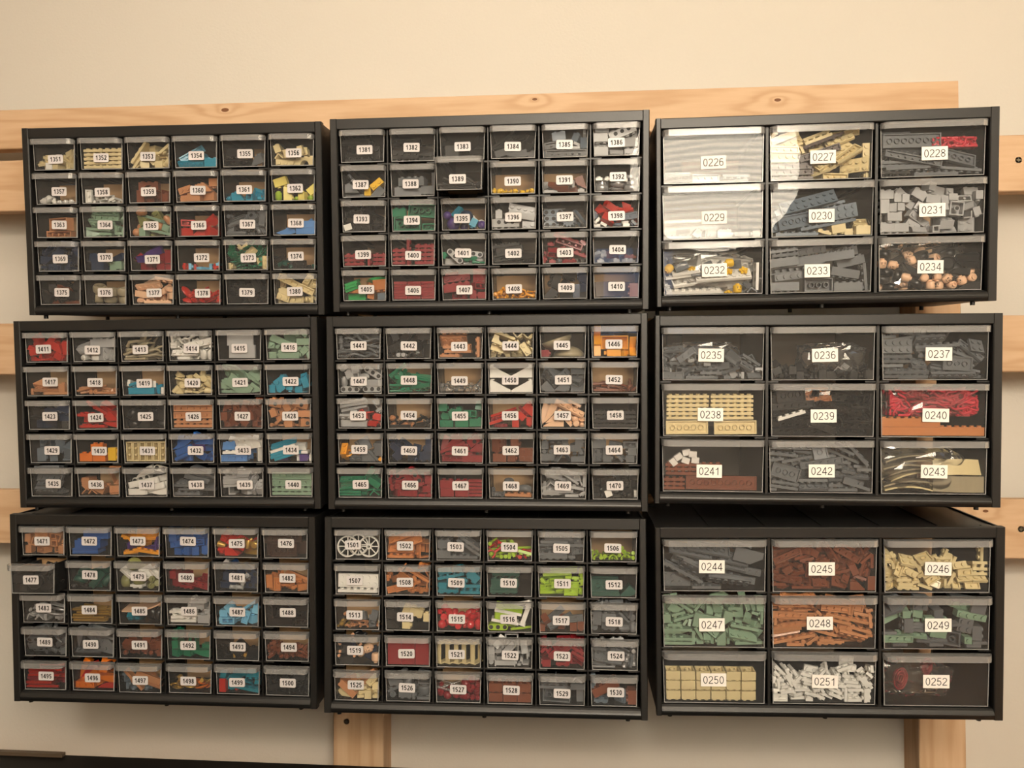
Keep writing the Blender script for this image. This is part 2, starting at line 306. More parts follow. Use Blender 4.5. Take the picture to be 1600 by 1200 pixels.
PIECES={1351:(26,0,27,3,43,25,0,0,498,9,0,18,-26,44,76,-241,338,-170,10,0,18,52,57,41,290,-370,170,26,0,16,105,46,82,-254,270,43,9,0,15,-85,34,45,146,-38,38,10,0,14,95,60,20,289,203,203,21,2,13,-45,11,20,-26,353,-353,1,0,11,66,85,92,-223,140,-360,10,0,8,-54,62,85,72,-20,328,1,0,4,12,89,70,-61,65,-336,26,0,2,-104,100,66,224,273,224,21,2,0,-101,80,20,223,-274,-274,1,0,0,-55,61,20,352,-31,-31,9,0,0,-4,102,20,-348,65,-65),
1352:(10,0,23,60,22,34,0,0,0,10,0,23,-61,23,108,0,0,-2,10,0,23,-60,24,34,0,0,3,10,0,23,62,22,108,0,0,-1,10,0,22,-60,24,84,0,0,-2,10,0,22,-60,22,59,0,0,-2,10,0,22,60,23,59,0,0,-2,10,0,22,62,22,84,0,0,2,10,0,19,-61,24,10,0,0,2,10,0,19,62,23,10,0,0,2),
1353:(30,0,45,-69,45,95,2,-216,-12,15,0,34,-82,64,52,451,-4,216,26,0,27,6,32,44,205,-288,-205,15,0,23,92,70,114,333,333,118,26,0,20,-47,46,20,348,63,-348,1,0,18,55,46,20,-250,250,-250,26,0,16,0,97,126,-354,55,344,14,0,13,4,84,97,5,500,-2,1,0,10,54,90,60,46,350,351,26,0,10,109,54,18,460,0,0,26,0,1,-12,110,40,-250,250,-250,1,0,0,-85,109,114,-3,451,-7),
1354:(11,8,48,-42,21,20,458,3,1,11,8,48,-55,59,87,-323,-173,-34,27,8,31,89,40,25,0,0,500,11,8,18,-56,69,54,-478,-11,-142,11,8,6,-56,110,53,481,0,137,27,8,2,3,88,18,325,-325,-139),
1355:(3,26,82,-34,20,82,-500,0,0,3,26,57,-47,34,28,-275,0,0,27,24,34,68,47,46,109,-4,-342,22,25,2,95,95,20,-140,-325,325,23,24,0,-47,110,20,467,0,0),
1356:(31,0,48,-1,25,83,-493,-7,-58,31,0,37,66,45,25,0,0,-50,31,0,29,-59,58,20,353,17,17,1,0,22,-102,57,98,-80,-45,351,31,0,21,14,75,79,-60,-51,-6,32,0,15,-81,52,46,358,275,131),
1357:(9,2,21,-93,39,30,63,118,-348,9,2,8,-56,70,20,-198,-293,293,44,2,6,71,32,9,0,0,464,44,2,5,30,39,9,0,0,-498,44,2,4,-17,50,9,0,0,396,9,2,2,-105,71,31,-333,348,118,44,2,0,109,49,9,0,0,-389),
1358:(22,2,31,-96,9,40,-250,250,250,23,2,29,-53,48,37,-341,93,-93,9,2,17,51,41,20,352,340,71,23,2,7,-48,93,37,-348,65,-65,22,2,3,-12,62,9,0,0,28,22,2,2,-93,62,9,378,-327,0,9,2,0,90,86,9,0,0,443),
1359:(31,21,51,-40,68,105,0,0,-499,6,21,49,-12,70,40,237,-263,-263,6,21,35,-88,78,40,-261,239,-239,31,21,19,100,63,25,0,0,-380,27,21,10,46,81,40,-45,-351,-45),
1360:(6,22,40,-26,41,25,0,0,-500,27,22,35,41,44,82,0,0,365,6,22,35,62,71,33,57,497,0,1,22,35,-85,33,71,51,351,-348,6,22,26,89,88,121,500,0,0,1,22,11,-95,61,20,251,-249,-249,1,22,8,-22,86,82,-13,12,365,1,22,0,-86,99,75,8,468,-175),
1361:(26,8,28,-44,24,25,0,0,335,26,8,18,35,87,42,407,175,48,0,8,17,26,25,20,-250,-250,-250,0,8,7,98,96,60,-336,109,-110,44,8,5,80,27,9,0,0,247,44,8,5,-106,20,9,0,0,452,0,8,3,101,100,20,346,-71,-71,26,8,1,-105,84,18,9,459,197,0,8,0,-59,110,20,-354,-1,-354,44,8,0,58,65,9,0,0,215),
1362:(1,17,41,-84,23,111,3,495,20,6,17,36,-52,45,40,210,285,285,1,17,24,46,49,25,0,0,332,26,17,19,110,52,67,-343,314,-163,43,13,15,-105,30,25,0,0,150,44,13,5,96,20,9,0,0,298,44,13,3,5,41,9,0,0,-428,44,13,0,108,77,17,493,85,0),
1363:(7,22,99,-10,50,80,-348,60,-60,3,22,49,-18,56,20,-354,0,0),
1364:(11,12,53,15,9,115,-353,7,7,11,12,50,-18,20,76,465,3,-8,11,12,37,-5,29,148,473,8,-11,9,12,25,-90,31,20,342,91,91,23,12,25,-39,21,45,-499,1,19,23,12,17,18,40,161,-161,11,7,9,12,16,-4,35,17,-500,-11,0,9,12,16,77,41,46,262,238,238,23,12,8,-28,55,52,465,-5,-13,9,12,7,72,45,17,-296,-403,0,23,12,6,-19,63,95,-181,36,72,9,12,5,115,42,116,323,-128,-335,11,12,5,-39,41,93,465,4,-9,9,12,5,111,53,20,-251,249,-249,11,12,3,-36,64,134,221,17,-8,23,12,3,48,80,100,465,3,-9,23,12,2,-11,91,131,-354,3,4,11,12,1,-43,80,20,-182,0,0),
1365:(27,15,45,-57,56,100,-166,199,-361,27,15,29,-10,95,117,313,164,-164,26,12,24,-57,40,25,0,0,500,23,12,21,43,20,25,0,54,0,43,22,19,-63,20,146,358,-68,-336,23,12,19,2,40,109,-10,75,-64,26,12,18,96,43,47,414,-23,279,43,22,15,102,22,94,-23,-154,153,47,22,13,44,28,60,190,-102,27,47,22,12,-103,25,25,207,324,216,9,15,10,6,60,9,0,0,173,9,15,7,-19,83,33,342,328,-88,47,22,3,-94,60,60,-410,-111,178,26,12,2,97,64,96,274,-246,-201,9,15,1,38,96,39,23,-490,12,26,12,0,39,97,72,325,349,101,43,22,0,-109,101,92,397,304,0),
1366:(26,3,37,69,32,86,-249,-351,-251,1,3,34,-89,47,25,0,0,0,1,3,30,-83,36,78,-348,-60,60,26,3,27,62,44,25,0,0,495,26,3,20,-6,41,25,0,0,-320,24,3,12,-3,59,66,0,0,-282,26,3,9,71,100,29,302,-302,-183,24,3,7,-9,69,84,0,0,85,1,3,1,-13,87,25,0,0,86,24,3,0,120,75,40,250,-250,-250),
1367:(37,24,40,101,19,105,267,-231,231,36,24,37,32,36,116,-54,253,-89,36,24,25,5,44,57,332,268,207,42,24,24,-60,13,75,40,-88,7,42,24,22,-65,12,12,-354,0,0,42,24,20,-68,29,102,-446,38,-93,39,24,16,61,15,41,4,481,-13,36,24,13,-107,62,35,-53,-54,-349,42,24,11,72,43,49,336,54,-197,39,24,10,-113,47,117,-56,-334,-362,42,24,8,-64,49,61,-384,163,83,39,24,8,-4,55,15,-165,-302,156,37,24,7,-48,68,99,357,-148,-55,37,24,4,-32,90,36,0,109,0,36,24,2,76,83,25,0,0,-498,37,24,1,70,90,134,0,0,0,39,24,1,113,52,41,-4,-13,157,36,24,0,88,88,82,0,0,-6),
1368:(29,7,38,68,21,60,-354,0,0,29,7,35,68,21,20,-354,0,0,29,7,28,-59,36,12,493,-32,76,47,30,2,-103,95,25,-139,-54,53,29,7,2,44,92,51,448,-52,149,26,7,1,-38,84,25,0,0,332),
1369:(1,6,41,-13,24,106,183,47,-463,27,6,39,-87,42,61,353,-353,-16,27,6,34,85,39,92,215,-192,-105,29,6,32,54,49,162,-331,-86,100,1,6,30,10,44,70,144,134,360,9,6,26,-37,17,20,354,-1,-1,9,6,23,-85,21,126,188,-134,48,27,6,15,-82,60,130,-4,-150,-1,9,6,14,44,53,17,-358,-349,0,9,6,14,42,49,46,211,284,284,9,6,9,-106,43,20,-354,-353,0,29,6,5,-38,76,20,354,1,1,64,2,3,-127,26,19,250,-250,-250,64,2,0,109,24,1,0,0,354),
1370:(27,6,64,-52,25,40,-354,0,0,29,6,28,60,42,70,487,-86,76,36,12,24,73,60,33,-352,355,0,0,12,15,30,46,25,0,0,370,27,6,13,-88,74,71,-59,56,349,0,12,13,-26,56,63,-331,-318,-155,29,6,2,-54,100,21,0,0,0,29,6,0,-6,99,65,352,-38,38),
1371:(29,27,44,-44,20,68,415,45,90,29,27,37,-6,23,117,97,-24,36,26,4,25,103,30,80,-352,35,-35,26,4,21,-26,75,25,0,0,496,26,4,17,60,46,58,460,-5,-2,1,4,16,46,57,20,-250,-250,250,1,4,12,-67,76,25,0,0,-394,1,4,12,96,68,20,-250,250,-250,27,27,6,-3,93,84,-103,-260,-409,1,4,4,-97,73,70,307,-342,-91),
1372:(8,3,10,-100,28,20,-251,-249,249,9,10,9,-88,63,20,198,293,293,22,10,8,5,44,9,0,0,-406,22,10,6,45,79,20,268,-230,-230,8,3,5,-70,92,20,-60,348,60,8,3,5,73,70,20,-230,-268,268,9,10,3,101,77,34,0,0,379,8,3,3,107,61,17,499,26,0,8,3,0,-29,82,9,0,0,494),
1373:(9,0,28,16,20,98,431,-69,169,9,0,20,108,20,40,133,328,-133,57,11,16,-63,35,44,-143,24,470,57,11,16,-87,34,73,-103,-35,49,9,0,13,-120,60,20,-250,250,-250,57,11,12,-104,37,114,259,-179,-356,57,11,12,0,40,139,-106,-132,323,57,11,10,33,77,123,-28,453,-199,57,11,9,-56,37,100,10,-56,-227,57,11,9,30,38,18,3,71,-229,57,11,8,-2,45,47,-2,-17,271,57,11,8,37,41,83,181,-120,-108,57,11,8,97,31,44,19,-353,-260,9,0,8,-56,47,132,-293,-350,175,57,11,7,-49,41,31,306,389,66,57,11,7,2,61,10,72,15,256,57,11,6,71,44,100,-133,-219,360,9,0,6,82,42,57,175,-307,-339,9,0,5,-27,91,130,139,-325,325,57,11,5,-54,55,10,25,499,0,9,0,4,-1,43,101,69,431,-176,57,11,4,97,60,101,157,-96,-245,57,11,4,110,44,135,72,-251,41,57,11,3,-85,60,49,-55,-35,244,9,0,3,-75,78,76,-116,-29,-7,57,11,3,-119,62,120,348,-60,-348,9,0,2,27,80,68,16,7,-500,57,11,1,62,64,34,107,-32,267,9,0,1,88,78,20,12,458,199),
1374:(9,26,25,26,17,20,354,0,0,57,14,16,-79,28,40,-430,211,43,9,26,13,-107,42,66,-354,-338,-105,9,26,10,18,46,37,20,-418,273,9,26,9,-46,100,47,-92,-394,-258,9,26,8,-89,58,9,0,0,254,9,26,5,76,66,9,0,0,357,49,14,5,-43,54,15,331,125,304,49,14,4,112,27,15,-7,446,101,57,14,1,-92,77,36,154,-476,0),
1375:(26,26,42,-107,20,45,-335,-335,113,1,26,31,-36,86,126,-151,-26,-470,26,26,26,50,44,50,0,0,478,10,21,23,3,56,86,110,131,156,1,26,23,-93,71,99,284,412,0,26,26,23,104,20,123,-250,-250,250,1,26,18,-25,69,59,412,284,0,1,26,15,109,40,50,0,0,-354,10,21,14,62,61,9,0,0,-23,39,26,9,1,38,31,-244,-75,-340,10,21,8,-67,74,9,0,0,-20,39,26,6,62,47,88,157,-77,18,1,26,5,-89,87,46,-354,0,0,10,21,0,63,100,65,-440,-60,-151),
1376:(45,1,39,-67,41,93,90,82,-62,45,1,33,10,41,73,52,-4,322,45,1,28,-14,69,31,-2,-497,-43,45,1,25,-90,70,39,199,306,318,45,1,23,89,41,75,48,-18,235,45,1,15,84,70,25,0,0,29),
1377:(11,23,53,-39,21,108,457,-12,27,29,23,41,-63,12,54,353,84,34,11,23,28,9,39,9,0,0,62,11,23,26,47,88,144,488,9,-44,29,23,20,32,50,76,11,-134,196,46,23,14,89,41,83,107,81,142,29,23,13,-26,89,13,-489,-4,-102,29,23,13,69,56,46,333,-120,-120,29,23,10,-62,46,109,440,-34,119,44,23,9,-90,20,17,88,182,-298,29,23,8,-63,70,71,454,-62,57,44,23,7,5,19,73,34,13,461,44,23,2,-72,60,21,-37,-171,449,44,23,2,-112,46,19,348,60,148,11,23,2,-44,101,52,345,-76,76,44,23,0,-108,77,40,214,189,-321,44,23,0,103,89,9,0,0,487),
1378:(46,3,18,-100,40,76,109,-420,-90,39,3,16,-3,20,54,-304,105,-336,46,3,12,-87,36,26,-479,96,87,39,3,10,26,73,66,210,434,133,44,3,9,38,20,37,440,140,37,44,3,9,2,21,18,213,147,144,46,3,9,56,41,17,105,-82,-149,44,3,9,-52,22,17,239,-20,413,39,3,8,60,69,58,428,2,-73,44,3,7,-67,20,42,-143,-50,449,46,3,6,-18,86,64,438,-24,-112,39,3,6,99,69,54,154,-266,213,46,3,5,-41,67,64,461,-48,-142,49,3,5,112,15,16,374,-130,288,44,3,3,-19,42,18,-198,167,-426,49,3,3,105,38,36,-14,180,-359,49,3,2,-91,93,65,356,-327,-124,46,3,1,91,68,12,70,-21,-320,39,3,1,-59,70,42,329,-92,272,49,3,1,41,93,15,-61,196,-66,44,3,1,-2,64,20,-54,349,256,49,3,0,-39,63,15,12,446,-103,49,3,0,-113,70,52,165,-118,-230,44,3,0,-109,63,9,0,0,314,44,3,0,-70,90,17,408,289,0,44,3,0,73,90,39,-459,185,-42,49,3,0,11,95,17,-389,-244,167,44,3,0,19,52,36,3,222,-300),
1379:(1,26,39,-89,39,32,0,166,-472,26,26,32,55,25,106,-88,341,343,10,26,31,-54,22,69,78,105,-17,26,26,27,-7,23,88,342,351,90,1,26,25,18,58,35,-109,127,-307,10,26,17,77,44,52,244,53,-227,32,26,17,88,33,98,48,151,-239,10,26,10,-67,82,106,0,0,0,32,26,9,-17,65,6,319,320,152,1,26,7,89,77,20,-354,0,0,1,26,1,-64,82,78,353,-9,-9,26,26,1,89,90,65,0,0,-354,26,26,0,-86,90,33,-354,-354,0),
1380:(12,0,76,1,9,109,-345,77,77,11,0,31,-46,44,20,353,-7,-7,1,0,26,-28,50,65,-3,3,354,9,0,26,-84,17,32,349,58,-57,1,0,20,-89,65,63,0,54,497,9,0,16,62,43,139,95,184,-346,9,0,15,70,35,20,327,-135,-135,9,0,12,108,37,123,-338,312,166,9,0,10,-108,81,135,250,250,-250,12,0,6,25,69,79,-4,148,-1,1,0,6,82,70,91,0,148,0),
1381:(16,26,55,-17,34,94,211,0,0,23,26,48,-46,19,116,211,0,0,16,26,45,-38,47,149,495,7,-1,25,26,34,-25,32,65,-454,0,0,16,26,28,8,81,66,354,1,-1,16,26,22,-31,47,9,0,0,-1,23,26,12,-34,44,34,-500,0,0),
1382:(12,26,51,2,22,79,104,1,0,11,26,47,-47,21,46,354,1,1,11,26,32,-44,49,107,477,-25,7,11,26,29,-47,23,17,500,-10,0,11,26,24,-38,53,126,-148,1,0,12,26,18,-5,54,43,-500,0,0,12,26,13,7,50,60,0,0,1,12,26,10,-2,63,17,500,-16,0,11,26,0,-43,82,126,-343,-1,-1,12,26,0,-4,83,46,-354,0,0),
1383:(7,26,72,-44,54,70,-186,0,0,27,26,51,-64,25,40,-354,0,0,27,26,41,83,67,93,-350,-202,-290,27,26,34,80,46,18,461,0,0),
1384:(23,26,50,-29,9,40,350,-47,47,29,26,32,-48,23,67,471,-6,145,23,26,30,-55,22,100,471,-24,148,29,26,29,24,20,13,-496,-1,-67,29,26,27,97,61,98,-322,347,146,29,26,10,64,64,12,494,0,80,65,26,9,-13,76,94,80,-116,21,65,26,4,22,78,34,208,-71,28,23,26,3,-51,52,105,-387,-88,-122,29,26,3,-16,62,67,-80,-57,-21,23,26,2,-33,39,36,489,-11,68),
1385:(12,26,70,4,9,20,-354,0,0,23,26,52,-42,9,71,-353,-24,-24,1,32,32,-37,20,117,-33,0,499,1,32,21,68,54,111,-70,77,-380,26,32,21,109,39,69,0,-424,-265,22,25,12,47,20,49,0,-500,0,12,26,8,10,60,68,276,85,-58,22,25,6,113,55,128,-300,-188,300,22,25,6,67,52,76,-343,-348,61,23,26,4,-47,26,70,353,-23,23,26,32,3,-104,60,20,0,354,0,22,25,2,-44,39,30,-393,-37,-48),
1386:(35,25,76,35,21,130,-492,0,-90,35,25,38,-45,59,66,-182,0,0,1,25,37,-89,20,102,-500,0,0,1,25,35,86,32,75,-498,35,-5,1,25,32,-87,20,25,0,0,500,36,25,20,88,55,22,2,363,-344,32,25,19,-83,35,132,0,-451,-215,32,25,16,0,37,6,7,-451,-215,35,25,12,44,67,124,-31,2,0,32,25,1,-82,84,121,0,-167,-471),
1387:(27,24,31,-83,48,49,0,0,376,1,16,29,72,36,73,330,-111,120,27,24,25,83,48,18,329,321,138,23,24,22,-68,87,85,-79,209,-3,1,16,18,12,67,33,-360,347,0,42,24,12,-68,54,12,500,8,0,42,24,6,-93,60,94,-297,192,-192,29,16,3,60,98,58,-6,-197,2),
1388:(7,24,78,-10,48,82,0,0,-26,7,24,59,-41,59,25,0,0,29,6,24,33,82,56,33,15,-500,0,24,24,10,115,68,98,253,247,247),
1389:(65,26,27,16,15,50,-130,15,15,41,26,23,-5,8,8,278,0,0,41,26,23,-24,8,24,-490,0,0,41,26,13,34,60,54,-58,101,38,65,26,9,9,56,35,486,7,-75,65,26,2,-8,115,57,-314,-4,8,65,26,2,14,86,47,426,25,-28,44,34,1,-102,37,9,0,0,57),
1390:(44,16,5,-85,19,9,0,0,191,44,16,5,10,19,9,0,0,191,44,16,5,109,20,9,0,0,-466,44,16,5,-112,42,19,216,-280,-215,44,16,3,48,70,17,-12,500,0,66,16,3,-52,28,7,-42,-72,-248,66,16,3,-24,29,7,420,-258,71,44,16,2,-78,51,17,-110,162,348,44,16,2,85,52,9,0,0,-421,49,25,0,18,89,15,-149,138,-452,49,25,0,11,56,15,53,196,84),
1391:(29,21,42,-40,29,34,-461,7,16,27,21,30,92,48,52,291,-286,-207,9,25,13,36,45,58,339,-181,-226,29,21,12,16,73,20,354,-2,-2,9,25,8,-84,48,9,0,0,-3,9,25,6,-80,54,34,0,0,160,9,25,5,97,51,9,0,0,345,9,25,5,-109,90,38,314,314,-163),
1392:(54,34,25,7,44,53,104,-10,279,54,34,22,-87,44,21,0,0,498,54,34,22,86,48,21,0,0,468,55,34,16,87,68,81,305,-391,17,9,2,16,25,22,73,53,-90,489,9,2,10,-58,47,70,0,0,385,55,34,10,-86,65,52,0,0,-480,55,34,10,88,69,52,0,0,60,9,2,9,-105,41,70,0,0,-342,46,34,6,6,63,9,0,0,-91,46,34,5,-9,69,28,46,498,0),
1393:(11,26,37,52,55,91,435,151,-27,11,26,35,-48,19,20,354,-5,-5,1,26,31,-4,38,60,-10,-264,423,1,26,27,76,34,24,28,342,363,11,26,26,-48,58,100,187,45,95,1,26,21,9,50,128,183,59,62,1,26,19,-94,58,68,-158,-328,123,64,2,13,-101,1,24,50,350,-350,11,26,12,-36,89,138,-459,-19,-45,28,26,8,76,21,48,333,-341,-118,28,26,5,124,23,60,-298,319,-153,11,26,1,-47,101,59,353,-24,24,64,2,0,104,69,18,16,397,303),
1394:(7,11,99,44,38,120,-353,7,24,7,11,99,-45,36,40,-354,-6,6,1,11,38,-89,20,105,0,0,0,1,11,23,88,29,20,2,-354,-354),
1395:(48,6,41,8,43,77,126,-418,-155,48,27,38,-73,67,42,52,-17,496,26,8,23,-46,68,100,-195,-403,-223,26,8,19,57,40,35,485,0,-120,47,27,15,-103,26,85,318,-207,-303,47,27,14,104,25,26,187,460,59,47,27,10,-10,84,26,-40,44,225,58,2,4,76,101,54,-468,-20,176,47,27,1,41,84,25,5,-239,-421,47,27,0,103,75,25,124,81,-78),
1396:(35,25,70,-49,31,33,500,0,0,35,25,57,46,38,76,-357,36,35,3,25,46,46,63,117,330,38,-33,1,25,22,86,44,20,-24,353,-353,1,25,17,-91,48,82,-5,-5,-346),
1397:(37,32,32,-70,77,94,-54,-7,-1,55,32,31,22,10,41,-327,135,135,37,32,30,-68,74,56,-54,-5,20,37,32,20,81,62,55,159,216,4,37,32,16,-67,47,19,0,0,31,40,30,15,80,30,52,220,207,-27,40,30,12,-61,19,8,-489,-38,8,55,32,7,29,50,40,-61,240,374,40,30,7,-61,92,119,477,-2,6,55,32,0,29,90,41,350,-46,46),
1398:(26,3,32,-42,28,46,12,161,353,26,3,27,-31,22,119,162,-217,53,26,3,26,-74,62,98,231,-408,-86,9,6,25,86,9,60,-349,-25,-25,26,3,22,69,41,110,-262,173,-349,0,3,18,23,33,81,215,-7,14,9,6,9,99,42,21,-306,-348,141,9,6,8,-120,45,67,-252,248,-252,9,6,7,11,58,17,-342,-364,0,22,2,7,-108,46,37,138,-140,-328,9,6,7,-21,44,53,-234,215,-193,22,2,6,-71,58,17,-342,-342,89,22,2,5,56,53,9,0,0,-330,22,2,5,54,57,26,354,-354,0,0,3,5,14,80,50,0,0,354,26,3,4,111,74,51,110,152,319,22,2,4,-109,55,9,0,0,-354,0,3,3,-3,80,103,0,-386,0,9,6,2,68,79,76,-198,20,459,9,6,1,-51,78,26,0,121,0),
1399:(10,4,22,-65,24,34,0,0,-3,10,4,21,-65,24,10,0,0,-2,10,4,20,-64,22,59,0,0,3,9,4,19,25,22,40,-2,354,2,9,4,13,89,23,10,0,0,-1,9,4,13,90,22,34,0,0,1,9,4,12,91,24,59,0,0,-2),
1400:(11,4,32,-31,23,75,0,354,0,10,4,22,71,23,84,0,0,-3,10,4,21,69,23,10,0,0,-2,10,4,19,71,24,34,0,0,-2,10,4,19,71,23,59,0,0,0,10,4,19,71,24,108,0,0,-1,9,4,16,-85,24,84,0,0,-3,9,4,14,-84,24,34,0,0,-2,9,4,14,-86,24,10,0,0,0,9,4,13,-84,23,59,0,0,0),
1401:(37,25,32,-55,20,46,465,0,-183,37,25,30,46,97,65,495,4,-41,37,25,18,-70,61,20,-353,12,-12,9,11,15,33,33,36,-491,-64,-29,58,11,10,98,24,9,-352,-26,56,9,11,8,-119,42,58,-227,261,-239,37,25,6,52,89,20,-350,53,-53,57,11,5,-25,81,44,-38,-33,-356,58,25,4,20,54,9,-3,354,352,58,25,4,119,90,27,253,248,-234,57,11,4,-52,82,62,-19,47,443),
1402:(3,26,55,-41,25,36,-353,-23,-23,3,26,49,-29,33,78,352,-23,23,27,26,36,84,68,18,459,-22,-10,11,26,28,-48,20,104,0,-32,0,11,26,12,-42,72,9,0,0,-30,3,26,3,-40,89,50,-465,12,30,11,26,3,-43,63,103,-194,-12,30,11,26,0,-35,99,80,-200,30,13),
1403:(3,4,57,28,36,109,-383,67,59,3,4,56,-27,49,60,-189,12,67,11,4,30,50,20,61,0,91,0,9,4,12,28,30,9,0,0,-66,9,4,9,108,57,111,106,150,320,9,4,8,-120,43,28,274,223,274,9,4,8,-81,40,109,32,23,352,9,4,7,-82,52,9,0,0,394,49,30,5,35,17,41,250,-250,250,49,30,5,-32,17,15,-330,-128,-105,49,30,5,104,44,15,-302,329,209,11,4,4,-51,80,41,0,91,0,11,4,3,18,91,107,350,53,-53,11,4,2,10,61,141,-55,87,-20,49,30,2,66,57,15,-347,281,96,49,30,1,81,85,17,-165,472,0,49,30,1,-40,49,15,-129,329,-292,49,30,1,114,78,15,169,-311,-340,49,30,0,-53,83,15,44,-198,-286),
1404:(9,21,22,-15,56,46,-341,-92,92,9,21,13,82,75,34,0,0,-491,9,25,12,-87,55,43,425,-264,0,9,25,10,78,56,9,0,0,196,9,25,10,-84,78,60,0,0,468,9,25,9,-7,55,9,0,0,-292,9,25,6,-88,58,9,0,0,355),
1405:(27,20,45,89,31,83,0,490,-97,29,33,33,-57,67,20,-350,50,-50,29,20,33,20,48,55,-220,-339,-102,29,20,21,-50,56,61,0,0,171,26,32,15,95,63,20,-354,-2,-354,24,33,14,-87,42,106,54,-79,-1,24,33,13,-88,44,87,-491,9,-78,24,33,13,-88,58,72,55,-78,-9,29,33,10,64,55,122,-93,29,146),
1406:(22,4,12,-1,23,10,0,0,-1,22,4,12,-84,24,45,0,0,3,22,4,12,-83,23,98,0,0,-2,22,4,12,-1,23,80,0,0,2,22,4,12,82,23,45,0,0,-1,22,4,12,82,22,80,0,0,0,22,4,12,83,23,98,0,0,0,22,4,12,-82,23,80,0,0,0,22,4,12,0,22,45,0,0,0,22,4,11,0,24,98,0,0,2,22,4,11,84,24,10,0,0,-2,22,4,11,-82,23,10,0,0,0,22,4,10,82,24,28,0,0,-3,22,4,10,-83,24,28,0,0,-1,22,4,10,-1,23,62,0,0,-2,22,4,10,83,22,62,0,0,-1,22,4,9,1,23,28,0,0,1,22,4,9,-83,23,62,0,0,2),
1407:(3,4,70,-46,21,69,0,-30,0,3,4,56,-47,39,122,329,-20,22,6,4,46,88,58,138,354,1,-1,1,4,27,82,44,78,115,-334,-334,1,4,27,-33,41,20,78,345,345,1,4,18,51,49,25,0,0,-354,1,4,15,104,40,20,250,-250,-250,24,4,12,-77,49,146,-30,33,498),
1408:(58,18,14,62,9,24,-58,2,-496,58,18,12,-39,20,36,449,-146,-158,58,18,7,2,35,24,-271,225,-150,58,18,7,17,72,29,216,307,-104,44,18,6,-80,20,36,347,-16,-359,44,18,6,39,34,31,-88,186,-99,58,18,6,104,56,40,-232,270,-279,58,18,5,-82,33,9,-262,238,-214,58,18,5,-3,54,9,-284,210,-185,49,18,5,-114,16,26,-178,368,-271,44,18,4,-41,51,18,-203,-154,163,58,18,3,-65,87,34,-149,-87,453,58,18,2,66,53,9,233,-266,-285,49,18,2,110,41,15,18,446,218,66,18,2,-67,73,20,-247,35,-300,66,18,1,-118,60,12,327,-308,-138,66,18,0,-100,57,28,-380,-284,-157,66,18,0,16,99,32,-332,-128,-303,44,18,0,109,78,9,0,0,-62,66,18,0,69,42,30,158,177,318,66,18,0,-30,96,31,2,-71,489),
1409:(6,26,42,-60,49,101,-168,-241,311,27,26,40,-4,54,65,320,306,225,27,26,38,26,46,126,486,13,-63,3,26,28,47,90,25,0,0,0,1,6,27,65,35,40,238,262,-238,1,6,27,104,45,128,-186,-301,186,27,26,25,-84,44,18,325,325,139,1,6,19,107,54,73,80,-83,352),
1410:(61,28,99,-3,69,42,296,51,68,27,21,34,102,40,40,354,2,-354,29,28,3,-29,85,20,351,46,46),
1411:(26,3,37,-67,32,125,240,93,281,26,3,34,61,22,82,102,76,339,26,3,30,15,30,124,99,123,-26,1,3,25,67,44,29,-281,328,-192,1,3,22,-94,44,55,-267,-269,229,26,3,20,109,31,81,-323,0,0,58,3,15,-47,9,71,-368,16,-338,58,3,12,-32,24,9,26,353,349,28,3,11,-11,34,46,132,-164,323,26,3,11,-16,56,98,-247,-48,422,28,3,10,-101,37,16,0,0,483,28,3,9,-104,20,78,346,-347,-73,58,3,7,12,33,50,243,-16,-380,26,3,4,-54,80,18,324,326,140,26,3,4,11,75,41,5,354,-354,26,3,2,-104,74,115,39,355,-350,26,3,2,109,54,109,0,-496,-62,58,3,2,-48,72,79,-210,-285,194,28,3,0,113,57,24,276,-220,-276),
1412:(7,25,66,49,46,105,0,0,0,6,25,63,50,47,40,-179,305,-305,27,25,52,-76,45,64,433,-39,72,45,2,19,-17,60,25,0,0,-29,43,2,17,-82,54,19,-46,-351,327,29,30,7,-90,96,68,-138,-231,-324),
1413:(56,1,29,-40,21,117,183,-96,38,56,1,26,40,26,55,407,4,-6,56,1,25,-40,33,84,-400,-105,-28,56,1,24,39,32,28,357,17,20,40,1,17,-61,8,55,399,-48,66,40,1,16,-51,8,8,-416,-1,1,56,1,13,-52,93,124,-465,-48,-117,56,1,11,-30,105,81,-77,-121,-12,56,1,11,7,79,12,357,-15,-11,56,1,10,-14,64,48,166,-43,64,40,1,9,-56,39,26,82,-410,-272,56,1,5,-58,79,83,-483,-22,-120,40,1,4,-64,59,64,333,0,75,40,1,2,-40,112,8,416,0,0,40,1,1,-48,31,8,-415,15,-10,40,1,0,-63,112,33,414,-28,42),
1414:(11,2,52,-48,21,39,257,0,0,11,2,49,46,17,97,353,-38,38,43,2,16,70,20,25,0,0,-309,22,2,12,-120,44,135,-215,-283,212,58,2,12,-26,20,120,-25,432,203,43,2,12,50,66,138,-279,203,-7,58,2,12,-63,40,92,188,284,44,22,2,11,-51,32,9,13,500,0,43,2,11,109,28,25,0,0,191,22,2,10,-109,41,105,-350,350,47,22,2,9,26,53,90,-74,-316,-282,22,2,9,-109,41,87,-350,350,47,11,2,8,-48,78,9,0,0,-7,58,2,6,42,27,30,-363,344,-5,43,2,5,83,46,93,198,-369,-130,58,2,4,-65,40,62,196,-263,-157,43,2,3,-66,79,107,-41,-26,495,58,2,3,66,76,60,-176,316,336,58,2,2,69,49,122,-121,165,-408,58,2,2,105,67,60,-286,-269,284,43,2,2,6,81,59,-397,-304,0,43,2,2,-109,59,49,24,-64,458,22,2,1,18,66,103,363,113,66,58,2,1,-41,76,75,389,-76,5,43,2,0,82,70,19,-346,70,316,43,2,0,-30,65,45,134,-327,-351),
1415:(25,25,99,11,12,45,354,2,-2,25,25,96,0,12,120,354,-1,1),
